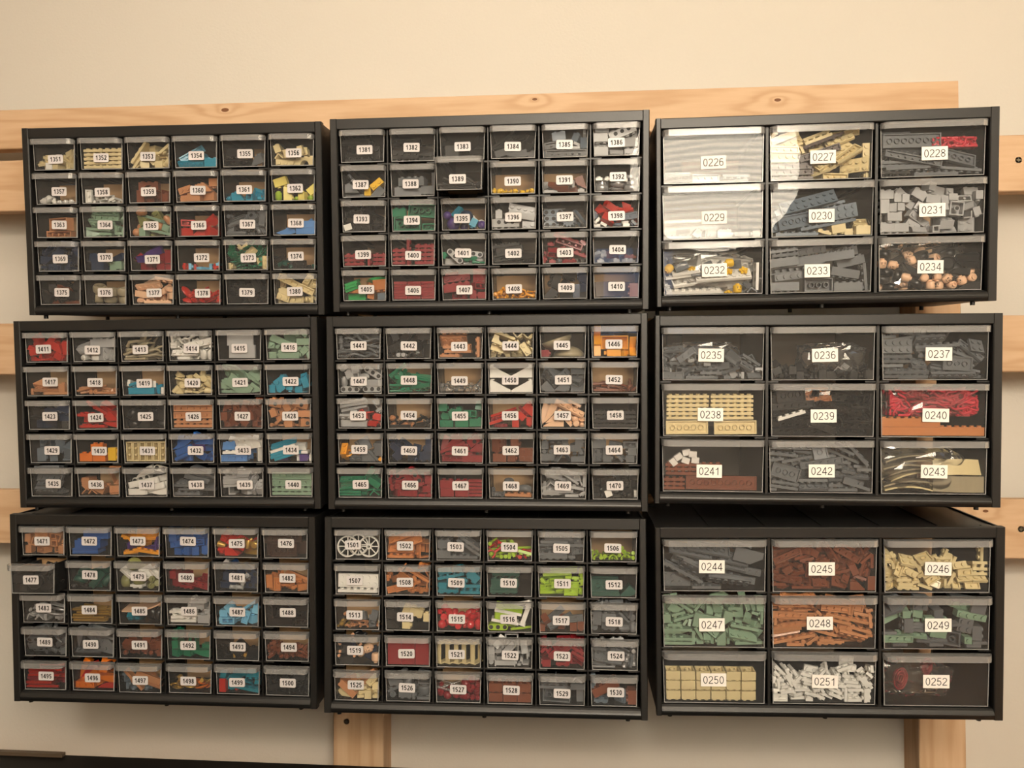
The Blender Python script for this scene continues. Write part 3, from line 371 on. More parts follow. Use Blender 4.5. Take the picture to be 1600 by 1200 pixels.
1416:(23,12,52,-33,9,96,346,75,-75,1,12,33,-26,27,25,0,0,0,26,12,23,88,26,99,-256,244,255,1,12,22,-1,65,132,175,0,0,1,12,21,97,41,150,149,-163,-314,1,12,21,39,42,20,-250,250,-250,1,12,19,91,51,48,-142,142,-324,9,12,17,-109,31,93,178,178,-306,1,12,17,-102,56,20,258,242,242,9,12,12,49,56,138,-273,216,-288,9,12,10,-62,39,81,267,-79,-398,9,12,8,55,59,58,-102,-102,338,9,12,5,120,44,20,-250,-250,250,23,12,4,-47,72,49,0,0,19,23,12,3,-46,80,66,0,0,0,9,12,2,-8,63,83,0,0,-500,9,12,1,-107,52,95,-298,313,182,23,12,0,-46,91,95,-354,0,0),
1417:(23,22,40,-16,21,35,-482,0,0,26,22,32,-76,52,60,211,411,35,26,22,24,84,40,42,0,0,500,23,22,23,48,21,9,-500,-4,0,9,22,12,-112,52,20,250,-250,-250,26,22,1,40,91,35,211,-212,284,9,22,1,-81,93,20,-348,62,-62),
1418:(40,22,17,-63,9,36,-463,-21,-53,40,22,15,63,8,8,490,0,0,40,22,8,-58,30,34,414,31,15,40,22,7,-17,54,38,273,66,35,49,22,6,-47,17,15,351,40,-40,40,22,6,-53,42,18,-384,-131,50,49,22,6,-17,18,15,213,110,110,49,22,4,81,28,20,198,388,182,40,22,3,-63,96,41,-490,-26,-17,49,22,3,50,31,15,-124,-161,415,49,22,3,113,24,27,227,402,-167,40,22,2,-62,62,39,-256,-50,84,66,22,1,6,29,7,11,-83,65,66,22,1,-4,64,7,308,-385,52,66,22,0,-94,61,8,389,-303,71,49,22,0,-113,37,15,6,203,-448),
1419:(23,8,54,-17,9,20,354,0,0,9,8,16,-62,26,65,37,494,7,50,10,13,1,20,65,-382,322,0,22,2,13,32,31,60,-115,-334,334,9,8,9,79,60,20,248,-252,-252,9,2,8,-112,66,59,220,-279,-217,22,2,6,116,41,20,-262,-238,238,23,8,6,-3,90,29,0,-66,0,50,10,3,-30,54,53,101,-328,-167,50,10,2,-77,91,52,-335,44,-365,23,8,1,-49,90,34,-496,0,-66,50,10,1,21,57,16,210,-321,-215,23,8,1,-30,26,20,354,0,0,9,8,0,-85,53,20,-9,353,-353,9,8,0,109,100,40,251,249,-251),
1420:(43,0,17,16,20,66,-207,-95,405,50,0,13,94,29,54,191,421,173,50,0,12,103,19,16,305,233,254,50,0,12,-103,17,25,-246,-382,163,58,0,12,-76,36,87,-46,-367,307,50,0,12,54,31,82,-404,55,232,28,0,12,-96,55,109,445,-172,-122,43,0,11,-71,33,51,-200,238,386,58,0,11,2,30,9,345,77,47,28,0,10,16,28,94,417,118,-132,50,0,9,-26,40,88,36,497,36,28,0,9,-75,21,5,341,339,97,43,0,8,39,70,111,-295,-403,15,58,0,8,-6,36,29,220,-244,-279,58,0,6,-19,27,49,-255,294,-202,58,0,6,60,27,19,-155,128,-347,43,0,5,-109,71,74,0,0,-304,28,0,5,91,47,70,203,-352,-15,50,0,5,72,74,86,76,-485,-58,58,0,5,63,60,50,-205,-160,268,28,0,4,38,69,27,-207,-153,298,28,0,4,-60,68,45,4,-131,20,50,0,2,-36,64,19,206,-296,265,50,0,2,23,73,52,96,-90,-435,50,0,0,-62,72,76,216,-344,-223,28,0,0,113,62,64,146,-322,-146,50,0,0,-9,70,88,182,-381,-112),
1421:(30,12,94,-7,9,44,-337,108,108,30,12,61,-47,34,132,429,-74,-66,27,12,34,82,66,112,-2,165,20,27,12,21,76,67,21,346,-322,-111,30,12,20,61,70,86,472,3,-165,30,12,13,-49,64,9,0,0,0,29,12,13,-72,48,46,-352,-28,28,30,12,10,-48,70,74,0,0,5,29,12,0,-68,87,112,354,-1,-1),
1422:(26,8,32,96,18,73,190,-67,31,1,8,30,-57,33,74,337,-106,106,1,8,23,65,48,20,-274,-223,223,26,8,23,3,45,30,495,3,-22,26,8,22,-49,40,30,442,0,-234,1,8,18,-109,58,25,0,0,354,43,8,15,48,38,66,-158,-186,247,32,8,5,13,78,52,411,96,15,32,8,2,-67,100,69,0,128,0,43,8,0,-69,94,19,351,-46,46,43,8,0,-16,101,19,-135,327,-135,26,8,0,108,74,58,-4,-459,-198),
1423:(6,6,52,-66,65,25,0,0,-420,6,6,37,-8,57,100,0,0,-354,27,6,35,81,46,110,488,11,-65,1,26,29,-94,43,100,0,0,-313,23,26,26,-48,20,66,0,0,0,23,26,22,-46,37,141,0,0,-54,27,6,22,72,80,65,0,0,354,1,26,16,78,69,20,-90,342,-342,23,26,0,-49,64,66,500,-1,0),
1424:(30,3,37,-48,40,76,0,17,0,29,3,34,-61,76,47,-364,2,21,30,3,34,-49,58,9,0,0,0,27,3,29,80,55,58,319,-341,-132,30,3,28,-32,79,109,472,23,-147,27,3,21,16,81,108,404,79,-126,29,3,20,67,56,18,500,0,20),
1425:(3,26,45,46,53,142,353,-24,-11,27,26,42,-6,45,25,0,0,-357,27,26,42,-50,40,66,312,312,166,27,26,29,40,75,79,62,62,348,27,26,27,93,64,84,-240,240,-260,54,26,25,-86,53,21,0,0,304,54,26,22,-75,77,140,372,322,-87,54,26,20,-93,48,84,-166,-166,312,54,26,16,87,69,21,0,0,350),
1426:(12,22,79,0,12,118,-354,0,0,12,22,72,0,11,75,-354,-1,-1,12,22,45,1,24,34,0,0,-2,12,22,40,1,24,10,0,0,3),
1427:(26,21,25,17,40,31,-218,0,450,26,21,23,94,45,101,-150,289,-127,26,21,23,-83,45,126,492,-8,57,26,21,22,-46,45,38,-478,118,-86,0,21,22,-109,21,66,0,-500,10,0,21,22,54,20,66,57,0,-497,26,21,22,-16,42,74,-219,-344,-215,0,21,19,-39,35,123,391,7,14,0,21,16,109,24,154,0,-498,-39,28,21,14,12,19,105,-122,350,332,0,21,13,5,66,134,9,-495,33,26,21,12,68,65,40,0,-354,354,0,21,12,109,28,20,-250,250,250,26,21,12,-88,65,20,251,-249,251,0,21,8,45,60,104,-500,0,-6,0,21,7,-61,56,80,-314,46,-165,28,21,4,-117,42,113,-281,-272,225,28,21,4,55,60,134,390,-284,-76,28,21,1,-8,70,16,0,0,354,28,21,1,-102,76,81,-342,-244,-256,28,21,1,-108,65,46,484,0,0),
1428:(36,22,39,75,22,136,-13,72,-2,36,22,37,-85,24,143,40,14,498,36,22,30,85,48,25,0,0,163,36,22,25,-102,43,84,52,-71,-346,36,22,25,88,27,79,2,-354,-353,0,22,22,-17,22,118,10,-137,-6,0,22,20,-8,20,20,250,-250,-250,36,22,19,-56,63,49,67,319,-375,0,22,14,23,31,60,-255,241,281,58,22,13,-51,16,55,450,-27,183,58,22,11,-2,24,88,119,360,-323,58,22,9,-92,53,9,299,190,163,0,22,8,-56,66,93,185,227,272,0,22,5,12,70,112,-492,0,91,36,22,4,-89,68,143,0,21,500,58,22,3,20,66,9,-349,56,-26,0,22,3,59,65,121,-39,-40,-351),
1429:(6,32,60,-64,65,120,16,353,353,6,32,53,-91,59,40,209,285,285,6,32,39,26,58,93,-173,-258,315,6,32,34,92,55,69,-150,-270,191,1,32,22,-19,47,25,0,0,-223,32,32,6,68,77,25,0,0,91),
1430:(1,19,41,-9,23,82,0,0,-2,1,16,41,84,24,45,0,354,0,1,19,41,2,24,25,0,0,0,1,19,35,-81,24,25,0,0,1),
1431:(2,0,41,-21,27,62,-250,250,250,2,0,39,21,29,62,-249,251,249,2,0,39,-105,29,62,-250,250,250,2,0,38,-63,26,62,-250,250,250,2,0,38,64,28,62,-249,251,249,2,0,38,106,27,62,-250,250,250),
1432:(37,5,36,-67,20,67,348,-73,65,29,5,34,-70,20,100,-467,0,-179,26,5,33,31,21,141,347,-342,-81,29,5,26,8,53,45,-69,108,-133,29,5,26,68,28,123,4,7,0,23,27,24,-10,41,84,-318,68,-68,42,5,23,-63,12,34,347,-69,69,37,5,15,-75,62,20,-343,87,-87,29,5,15,51,78,64,491,-5,89,37,5,10,-109,70,96,211,-211,284,26,5,9,104,54,37,-160,245,105,42,5,7,64,50,13,-108,41,-173,26,5,2,-15,75,103,345,75,-75,23,27,0,51,79,133,-17,90,2),
1433:(30,2,86,33,20,113,387,-53,1,11,7,53,-48,9,20,-354,0,0,1,7,36,-87,39,86,-86,-4,-21,30,2,32,-40,40,41,-86,0,0,27,2,22,94,48,40,-51,-350,-51,27,2,11,85,69,104,433,9,-15,11,7,10,-20,89,61,-458,1,2,30,2,9,-41,72,94,-418,56,17,11,7,5,-39,47,20,493,0,0,11,7,4,-48,92,20,-354,-2,2),
1434:(23,8,44,-47,21,107,140,-70,21,23,2,23,-49,21,79,-494,-3,-73,23,8,23,-26,23,33,20,-73,2,23,8,23,-49,22,44,-494,-8,-73,23,8,23,-49,21,61,20,-72,1,36,27,20,66,46,21,-281,215,-215,23,2,17,-5,58,83,436,6,0,22,2,8,70,68,51,-2,9,375,36,27,6,-73,68,21,0,354,354,23,2,5,-13,100,87,-355,5,4,22,2,4,107,55,20,-281,215,-215,22,2,4,25,69,20,-281,215,-215,11,8,1,-35,90,59,500,0,-6,22,2,0,120,90,40,-354,0,-354),
1435:(11,24,56,-23,21,103,251,0,0,23,24,43,-27,20,70,-458,0,0,31,24,42,-58,31,41,466,0,0,23,24,26,-35,27,132,492,0,0,23,24,26,-48,38,165,-88,0,0,23,24,20,-49,38,146,-88,0,0,23,24,15,-46,51,20,-458,0,0,23,24,9,-47,80,167,0,0,0,11,24,6,-42,80,9,0,0,0,23,24,4,-35,78,120,493,0,0,11,24,1,-49,51,98,308,0,0,31,24,0,-52,75,76,-61,0,0),
1436:(27,22,41,-18,56,40,-86,87,-344,27,22,40,-96,48,66,247,-250,-252,34,22,37,89,50,113,0,-479,-144,32,22,26,81,48,25,0,0,169,32,22,18,-41,43,72,-207,208,-287,32,22,10,-56,54,6,321,318,151,32,22,8,-121,52,31,-328,-328,133),
1437:(38,2,62,-28,19,77,-350,-34,-34,37,2,38,-70,25,20,353,15,15,29,2,36,-44,58,138,84,-69,47,37,2,36,46,22,50,-350,-30,-51,29,2,25,65,38,13,497,0,57,37,2,23,71,78,147,-50,65,7,37,2,17,-72,80,90,-1,-64,0,37,2,15,45,76,87,-402,-34,-47,37,2,6,-72,74,50,-1,-64,0,37,2,4,61,75,48,287,-52,30,29,2,1,-59,68,21,0,0,-3),
1438:(30,24,52,-49,41,68,67,1,0,11,24,35,-46,20,9,0,0,0,25,24,33,16,42,105,-11,58,-1,30,24,31,48,54,45,67,3,-18,25,24,23,50,41,141,24,94,-5,25,24,20,5,55,89,496,-13,-57,30,24,17,35,44,128,-490,2,94,40,24,17,-41,12,34,490,-14,-3,11,24,6,-33,64,18,-138,0,1,40,24,1,-63,48,8,416,0,0),
1439:(32,25,28,1,31,114,459,-6,15,1,25,27,5,59,25,0,0,470,1,25,25,101,46,45,118,118,-333,9,25,24,55,45,89,-112,319,-203,25,25,24,-41,41,98,-499,-1,-16,25,25,23,-42,47,63,-499,-9,-17,25,25,19,-46,51,81,19,-17,14,9,25,17,-79,21,111,16,19,-499,32,25,17,-78,58,25,0,0,371,9,25,13,67,44,39,314,-162,-314,9,25,10,-108,60,123,-64,-86,-346,9,25,8,-21,63,134,-101,-123,-339),
1440:(12,12,79,1,11,75,-354,0,0,12,12,79,1,11,118,-354,2,2,12,12,52,-1,22,34,0,0,0,12,12,43,-1,24,10,0,0,2),
1441:(65,24,29,14,15,119,386,28,-48,65,24,26,6,23,15,-497,3,8,65,24,25,17,27,86,211,60,-9,65,24,24,-5,41,65,-475,29,58,42,24,21,-67,12,42,-462,-9,-23,39,24,15,-111,16,90,-25,-1,497,65,24,14,-8,48,128,-175,41,-7,65,24,14,14,73,89,389,13,-9,65,24,10,-5,65,38,-486,31,50,39,24,9,113,42,38,192,-10,60,42,24,8,-56,77,72,-253,45,26,39,24,6,96,48,158,-174,342,304,42,24,6,71,54,137,-60,93,-94,42,24,6,67,77,49,-273,30,20,39,24,4,-86,45,27,86,-267,-39,42,24,4,-64,78,22,460,16,-40,42,24,4,67,77,122,-34,26,2,67,24,3,-102,51,106,166,413,-216,67,24,3,-107,52,10,283,217,188,67,24,2,-26,80,133,-453,27,111,67,24,2,119,44,141,363,-342,-8),
1442:(36,26,32,88,22,131,20,6,0,1,26,27,63,50,84,-295,390,86,1,26,26,-84,38,70,86,369,-318,32,26,25,112,29,40,344,-80,344,36,26,23,-10,49,54,-198,-317,296,1,26,17,-30,54,128,-301,-352,112,1,26,16,-93,46,128,305,385,80,32,26,9,9,46,6,325,-314,-149,40,26,9,-9,50,108,-351,-265,-41,32,26,9,-99,54,31,-76,75,-343,39,25,8,27,65,57,438,195,55,39,25,7,-35,41,15,106,-327,345,39,25,6,-67,54,16,-22,-353,-353,32,26,5,60,59,25,0,0,-347,40,26,4,-66,92,62,-272,-86,-58,40,26,3,-68,76,66,-400,-73,-109,39,25,3,113,64,97,-5,52,-491),
1443:(15,22,46,-55,46,88,458,0,0,16,22,31,-38,41,151,-500,4,0,11,22,29,-24,20,60,0,0,0,16,22,29,-46,58,99,-200,0,0,16,22,27,-16,40,34,0,0,0,15,22,26,105,41,60,-354,0,354,15,22,23,-61,48,9,0,0,-23,11,22,4,-25,90,62,-466,0,0,15,22,2,-58,101,128,354,0,0),
1444:(31,0,42,-52,22,88,489,5,-100,30,0,41,-51,50,120,-81,94,-16,33,0,30,-87,25,36,30,-494,5,33,0,29,80,21,44,253,192,-134,33,0,21,33,61,19,440,-53,-27,31,0,19,-69,80,25,0,0,0,33,0,18,111,45,109,-345,306,-178,32,0,15,13,42,69,98,43,-294,33,0,15,50,56,117,-343,319,-155,32,0,5,90,75,44,313,164,-164),
1445:(62,1,67,-29,97,80,-80,-18,492,62,1,64,34,104,31,304,-397,0,3,4,16,-104,120,20,-250,250,-250),
1446:(7,18,98,5,53,80,-353,18,-18,63,18,35,-97,6,121,134,134,-327,63,18,33,109,12,57,114,114,-335,63,18,28,-7,45,20,-353,-21,21,63,18,20,-98,50,30,-282,282,213,63,18,14,55,90,20,123,331,331),
1447:(37,25,33,-69,42,19,0,0,-9,37,25,32,76,21,118,0,138,0,37,25,31,68,38,19,499,-26,0,37,25,29,72,31,58,350,-53,-53,0,25,19,-34,36,140,237,234,260,36,25,18,-73,56,102,39,-98,-346,43,25,17,-5,19,49,168,-70,-430,43,25,16,19,19,95,266,204,294,43,25,15,-109,48,63,0,0,-298,0,25,14,-27,25,101,-354,-16,-24,43,25,13,-109,27,146,-83,-305,-374,0,25,11,-46,51,58,346,-72,-72,37,25,3,69,73,105,300,82,-112,0,25,2,109,75,140,-53,0,0,43,25,0,14,65,94,-11,388,315),
1448:(57,11,27,-53,8,83,-333,-57,-60,42,11,22,-73,12,130,333,-112,110,42,11,21,67,12,78,196,42,-18,42,11,20,60,24,36,-348,11,-62,42,11,15,67,29,95,4,21,-25,40,11,15,-50,8,42,98,-5,1,57,11,15,-28,27,38,118,224,-384,40,11,13,-58,18,8,415,32,22,57,11,11,-39,38,107,-155,166,234,40,11,9,67,39,50,136,95,76,57,11,7,-95,57,62,32,126,454,57,11,7,57,45,7,-4,1,-309,57,11,5,-90,41,16,14,38,480,57,11,4,84,60,26,-201,-458,3,40,11,4,-50,32,94,480,15,-85,40,11,4,-63,35,34,496,51,-29,42,11,3,67,66,65,-494,41,27,57,11,2,15,62,31,-26,134,437,57,11,2,26,63,49,-74,-120,-471,42,11,1,-68,88,64,-456,30,73,42,11,1,-46,81,111,492,-22,-85,40,11,1,-63,90,8,-490,7,-1,42,11,1,71,88,77,-444,53,128,57,11,0,-72,54,82,-51,71,-214,57,11,0,-81,68,39,435,222,-52),
1449:(50,30,13,-1,19,16,12,384,-93,50,30,13,-69,16,16,-205,324,-218,50,30,10,-51,27,46,392,153,-66,44,30,8,23,28,43,352,251,-96,50,30,8,108,74,51,128,-55,474,44,30,6,78,20,9,0,0,-85,49,30,6,-112,17,15,332,298,-216,49,30,6,113,18,15,443,47,159,49,30,5,42,15,15,-354,-272,-4,49,30,5,-114,30,42,41,125,-471,49,30,4,86,46,32,-414,179,-142,49,30,4,-86,49,38,-26,56,421,49,30,3,56,42,27,-262,240,344,44,30,3,-29,38,19,151,-283,-280,49,30,3,51,85,41,-282,83,-228,44,30,2,-6,52,32,-192,105,-160,50,30,1,-71,81,48,-26,-311,21,49,30,1,-18,85,38,-144,-61,-158,49,30,0,114,53,17,-217,450,0,49,30,0,-114,66,41,420,-198,90),
1450:(68,2,47,-64,24,124,0,0,1,68,2,46,-63,23,40,0,0,-2,69,2,44,63,23,40,0,0,-1,69,2,44,63,24,124,0,0,0),
1451:(15,24,53,-62,37,78,437,61,-187,1,24,29,89,32,106,-219,0,0,1,24,28,77,45,65,-211,119,-58,27,24,26,-83,54,18,325,-325,-139,27,24,25,2,47,20,331,332,123,27,24,23,89,60,25,0,0,0,1,24,20,1,45,96,40,294,-343,15,24,17,-59,91,94,349,56,-56),
1452:(40,21,15,-51,8,8,-278,0,0,40,21,12,-60,27,46,-472,-22,-11,67,21,11,-10,15,38,-89,-44,-488,40,21,9,22,65,48,462,-120,-109,40,21,8,-40,24,14,474,19,-17,40,21,7,-19,33,28,475,102,-5,67,21,6,102,33,19,338,-278,-220,40,21,6,-64,66,49,-133,-78,-9,67,21,6,97,110,31,31,352,-31,67,21,5,47,37,13,207,-287,-325,40,21,3,-63,53,40,86,-40,48,67,21,3,79,32,9,331,-361,-85,40,21,2,26,69,30,287,90,69,40,21,1,-62,65,8,-97,-10,51,67,21,1,119,74,10,-239,235,-243,40,21,1,-54,112,38,489,8,-41,67,21,0,-97,82,38,43,374,-309,40,21,0,-14,53,19,309,83,35,67,21,0,49,90,10,344,-83,-113,40,21,0,-65,88,32,-473,-95,-76,40,21,0,-24,68,30,229,-3,92,40,21,0,-53,38,8,490,18,4),
1453:(23,25,47,-43,28,20,353,-16,-16,11,25,44,-48,21,61,482,0,0,23,25,33,-42,44,101,482,-12,47,23,25,28,-48,38,123,-119,-42,9,32,3,20,73,48,6,129,433,206,11,25,18,-47,38,143,-117,-47,-11,1,3,18,100,54,47,-265,-171,309,32,3,13,56,44,65,206,267,241,9,25,12,89,82,130,-327,158,168,32,3,8,0,48,62,268,-348,-63,9,25,7,108,56,89,314,350,47,9,25,5,-51,58,71,306,372,-71,11,25,3,-49,66,20,354,0,0,11,25,2,-47,78,80,-126,-46,-12,11,25,0,-32,91,20,354,0,0),
1454:(40,26,15,-63,8,8,416,0,0,58,26,13,19,30,29,148,-150,-422,0,23,11,-53,91,49,407,-17,276,58,26,10,-51,37,32,43,311,-353,58,26,9,-97,27,34,-190,308,-193,67,26,8,68,13,13,58,349,-353,44,22,8,-109,21,51,115,51,-186,40,26,6,64,48,20,-277,31,-125,67,26,6,75,110,41,-464,32,158,40,26,5,19,100,39,270,-76,-8,44,22,4,6,47,9,0,0,-144,44,22,3,-109,42,9,0,0,-500,67,26,3,109,50,10,192,275,290,44,22,3,-31,36,9,0,0,343,0,23,2,-104,95,20,354,0,0,44,22,2,45,86,20,-415,-179,-167,67,26,1,84,89,19,250,386,82,44,22,1,-58,75,9,0,0,-36,44,22,1,-15,82,9,0,0,181,44,22,0,108,100,20,195,407,76),
1455:(6,11,38,8,41,25,0,0,500,6,11,36,-30,50,82,0,-73,2,1,11,30,89,47,25,0,0,-1,1,11,30,-83,34,20,354,-7,-7,0,11,17,-104,21,114,241,258,241,0,11,17,104,64,118,-18,84,353,0,11,15,-95,67,60,-266,-233,261,0,11,14,76,25,78,-353,5,-5,0,11,11,37,46,78,-5,-354,354,0,11,5,-108,67,113,499,0,-1),
1456:(27,3,27,111,42,106,140,123,332,23,3,24,-50,20,45,-494,-2,-79,23,3,24,-47,99,75,-130,-75,-20,1,3,20,28,41,25,0,0,344,1,3,17,62,41,65,-137,-142,319,1,3,16,109,67,33,-354,354,0,55,4,13,-64,43,10,0,0,-412,55,4,11,-8,80,56,-57,-138,-306,55,4,11,76,44,93,-19,185,-73,55,4,9,-87,78,31,475,-44,81,23,3,7,-47,99,54,-129,-75,-20),
1457:(11,23,49,48,21,102,199,108,-48,29,23,29,-74,30,73,-412,40,-281,29,23,28,-48,42,52,-461,-3,-193,29,23,27,-57,41,21,0,0,0,29,23,25,-116,60,74,-33,-279,23,14,23,15,64,49,133,349,-337,-59,14,23,14,22,50,35,-142,142,-324,11,23,9,23,56,109,342,84,-84,44,23,8,75,9,20,-240,260,260,11,23,6,21,73,95,-351,52,53,44,23,6,109,33,42,31,-192,458,44,23,6,70,29,40,-187,1,117,44,23,6,34,20,60,-63,191,-144,44,23,5,109,30,9,0,0,-25,29,23,4,65,70,39,494,0,-74),
1458:(12,26,44,0,24,84,0,0,-2,12,26,43,1,24,34,0,0,0,12,26,39,-1,24,10,0,0,1,12,26,37,1,23,59,0,0,1),
1459:(27,24,51,-3,77,94,121,-372,204,1,18,34,-108,46,62,148,-159,316,27,24,34,104,47,80,-350,-33,354,27,24,29,44,62,25,0,0,343,27,24,27,-36,57,18,459,-13,-6,58,18,14,-60,20,49,4,198,458,24,24,12,72,78,35,-459,13,197,58,18,4,109,55,20,308,342,161,51,18,2,-102,88,26,-338,103,103,58,18,1,-51,98,24,125,335,109),
1460:(1,6,35,-38,38,100,-281,81,171,1,6,34,24,56,58,294,-118,-359,6,6,33,-74,64,53,334,319,170,6,6,29,89,70,33,-500,0,0,1,6,24,-97,48,96,173,-85,-343,1,6,17,109,44,122,0,0,354,1,6,16,104,40,78,250,-250,-250,1,6,8,6,93,25,0,0,47,49,6,6,29,16,15,354,0,354,49,6,6,-114,15,135,-167,243,84,49,6,2,-112,81,15,-112,-170,-455),
1461:(29,4,40,68,21,20,-354,0,0,36,4,37,74,23,127,33,-151,11,23,4,36,-39,35,20,-353,9,-9,29,4,29,-12,21,70,-491,0,-95,29,4,29,-52,27,117,5,-95,-28,29,4,25,-114,68,91,-38,-263,24,26,4,24,89,44,82,1,1,-354,23,4,24,-17,28,49,0,0,24,23,4,22,-51,20,86,0,-95,0,36,4,9,-38,70,119,-300,37,-397,36,4,7,89,78,33,-500,0,0,26,4,1,68,73,120,109,-166,-319,23,4,1,-27,71,71,47,-68,-12,23,4,0,-34,91,41,350,-50,50),
1462:(6,21,56,-76,50,98,308,173,173,6,21,52,87,40,40,-15,-353,353,6,21,44,9,45,40,280,216,216,6,21,39,-68,44,25,0,0,-17,6,21,39,20,55,120,256,243,243),
1463:(33,24,35,-89,32,46,0,0,-500,33,24,32,-43,19,120,2,477,-150,33,24,30,89,43,17,0,188,463,63,24,26,68,56,81,255,245,250,63,24,25,0,50,6,438,143,-183,26,24,21,8,70,100,33,-327,375,0,24,17,95,20,120,253,247,253,26,24,17,-104,43,97,-29,0,0,26,24,9,-56,80,127,350,350,53,0,24,8,-46,66,78,-20,-351,-355,0,24,7,108,73,44,85,1,0,0,24,4,-51,79,25,0,0,359,26,24,4,84,74,94,276,204,-221,26,24,4,-108,75,40,0,354,-354),
1464:(6,24,38,-35,56,40,272,226,226,14,24,36,-94,50,40,328,133,133,6,24,34,-88,59,105,0,0,3,1,24,29,89,25,100,-354,0,0,1,24,26,9,52,96,-197,335,-285,14,24,19,29,48,36,20,216,-42,1,24,18,97,48,20,225,-273,-273,1,24,18,99,47,60,257,-243,-243),
1465:(11,11,50,-48,21,97,169,-4,1,32,11,33,83,27,81,-108,-318,-358,11,11,30,-48,25,49,-401,5,-7,32,11,20,39,70,127,144,298,-323,40,11,16,-63,9,48,-168,-29,-10,40,11,15,-63,8,8,278,-1,-1,40,11,15,-63,8,24,-278,0,0,32,11,13,56,41,59,-27,-36,352,27,11,9,82,60,83,0,144,0,32,11,8,76,51,6,296,340,162,11,11,8,-46,49,19,163,-4,-11,32,11,6,104,48,20,250,-250,-250,11,11,4,-49,43,77,-30,0,0,11,11,4,-46,80,57,-500,-1,0,11,11,1,-48,88,20,353,-9,-9),
1466:(37,4,39,29,20,128,1,219,-1,37,4,36,-10,25,112,324,186,-144,37,4,34,-15,31,20,-349,54,-54,0,4,18,108,20,99,-354,354,-5,0,4,17,95,37,46,-348,0,-359,22,4,13,-97,53,20,318,-154,-154,22,4,13,-21,20,76,-1,-446,0,0,4,11,-80,54,60,250,-250,250,22,4,11,49,22,64,0,487,0,9,4,9,-110,42,59,275,-253,-247,22,4,9,68,40,9,0,0,354,9,4,9,-42,42,60,-249,-252,248,22,4,9,-120,42,99,261,238,261,9,4,8,-112,42,140,261,-238,-261,9,4,8,109,41,9,0,0,-354,22,4,8,-68,50,89,-1,0,-475,9,4,7,100,55,103,-226,194,265,22,4,5,6,81,28,-39,351,351,22,4,3,86,79,43,27,333,-371,37,4,2,24,69,73,-497,0,-57,37,4,1,-49,66,132,100,0,-490),
1467:(1,4,37,-84,22,74,0,0,-1,1,4,35,3,22,74,0,0,2,1,4,32,-82,24,25,0,0,-1,1,4,31,4,22,25,0,0,2,22,4,14,84,22,73,0,0,0,22,4,14,86,24,94,0,0,-2,22,4,14,85,23,31,0,0,-3,22,4,12,85,24,10,0,0,2,22,4,12,86,24,52,0,0,1),
1468:(54,24,37,-17,44,67,-221,247,-348,11,22,33,40,33,9,0,0,-43,54,24,26,76,67,34,-41,121,426,55,24,12,-80,60,10,274,418,0,66,24,4,-57,9,13,-284,-210,-82,66,24,3,-115,98,13,-135,-327,-135),
1469:(30,25,46,-23,41,44,57,0,0,30,25,35,40,40,62,-1,44,0,30,25,23,-31,54,111,-496,-15,62,9,25,19,57,21,114,-304,-16,-90,24,25,19,-42,48,141,-22,-490,-76,9,25,18,-9,40,149,84,51,43,24,25,15,48,59,9,-357,-350,0,32,25,15,-72,45,69,331,305,179,40,25,15,32,8,113,-470,28,141,30,25,13,-49,51,28,-497,0,0,9,25,11,-112,44,56,277,-220,-277,24,25,11,120,51,100,-251,249,-251,9,25,9,108,54,23,339,336,111,32,25,9,70,67,131,34,-233,441,32,25,3,82,56,73,274,-306,-177,40,25,2,-37,76,131,420,28,-56,40,25,1,-60,76,8,-278,0,0),
1470:(1,26,37,-85,25,142,51,-36,4,1,26,28,43,37,127,199,-322,280,1,26,27,-46,35,103,383,-26,31,1,26,24,-109,46,72,122,-122,332,1,26,19,-6,52,64,-260,215,-236,1,26,18,67,59,25,0,0,-92,26,26,17,-53,50,38,369,-115,-280,9,26,13,12,48,124,425,-31,-261,26,26,13,99,54,78,-51,364,40,21,2,12,-38,9,26,291,200,-200,26,26,11,106,54,115,-7,-463,-187,9,26,10,54,44,78,297,383,101,9,26,10,1,52,9,0,0,-304,26,26,9,-107,60,25,0,0,0,21,2,6,120,50,20,250,-250,-250,49,26,6,81,16,15,-95,-180,441,49,26,5,49,17,15,-123,-331,-336,49,26,5,44,30,43,106,-65,-27,49,26,5,-74,15,15,-272,-354,-225,9,26,4,43,91,114,124,331,-331,21,2,3,8,74,34,0,0,-412,49,26,1,-73,85,73,140,306,-127),
1471:(6,22,71,-23,33,120,354,2,2,1,22,29,-28,43,20,-344,81,-81,0,22,25,-109,31,25,0,0,-500,1,22,24,-109,48,90,353,353,-16,1,22,23,-8,39,60,-22,353,-353,32,22,20,71,45,101,-310,-380,45,0,22,19,54,33,60,-353,-22,22,0,22,16,109,20,25,0,0,354,0,22,16,38,49,100,22,-353,-353,32,22,15,-65,46,70,53,54,351,0,22,7,50,55,20,121,-332,-332,0,22,3,109,59,67,-126,126,330),
1472:(7,5,92,-26,42,59,0,0,3,7,5,83,28,45,117,0,0,-8,25,5,26,-45,48,26,0,0,5,25,5,25,-44,46,9,0,0,8),
1473:(16,18,84,52,48,121,-335,-75,112,16,18,47,-40,46,82,492,-13,-83,16,18,36,48,40,19,0,32,0,63,27,24,73,26,74,32,3,497,63,27,18,-94,50,44,-55,-316,384,11,18,17,-30,79,93,-26,84,4,9,18,15,-71,36,9,0,0,120,32,27,3,86,75,56,-51,32,3),
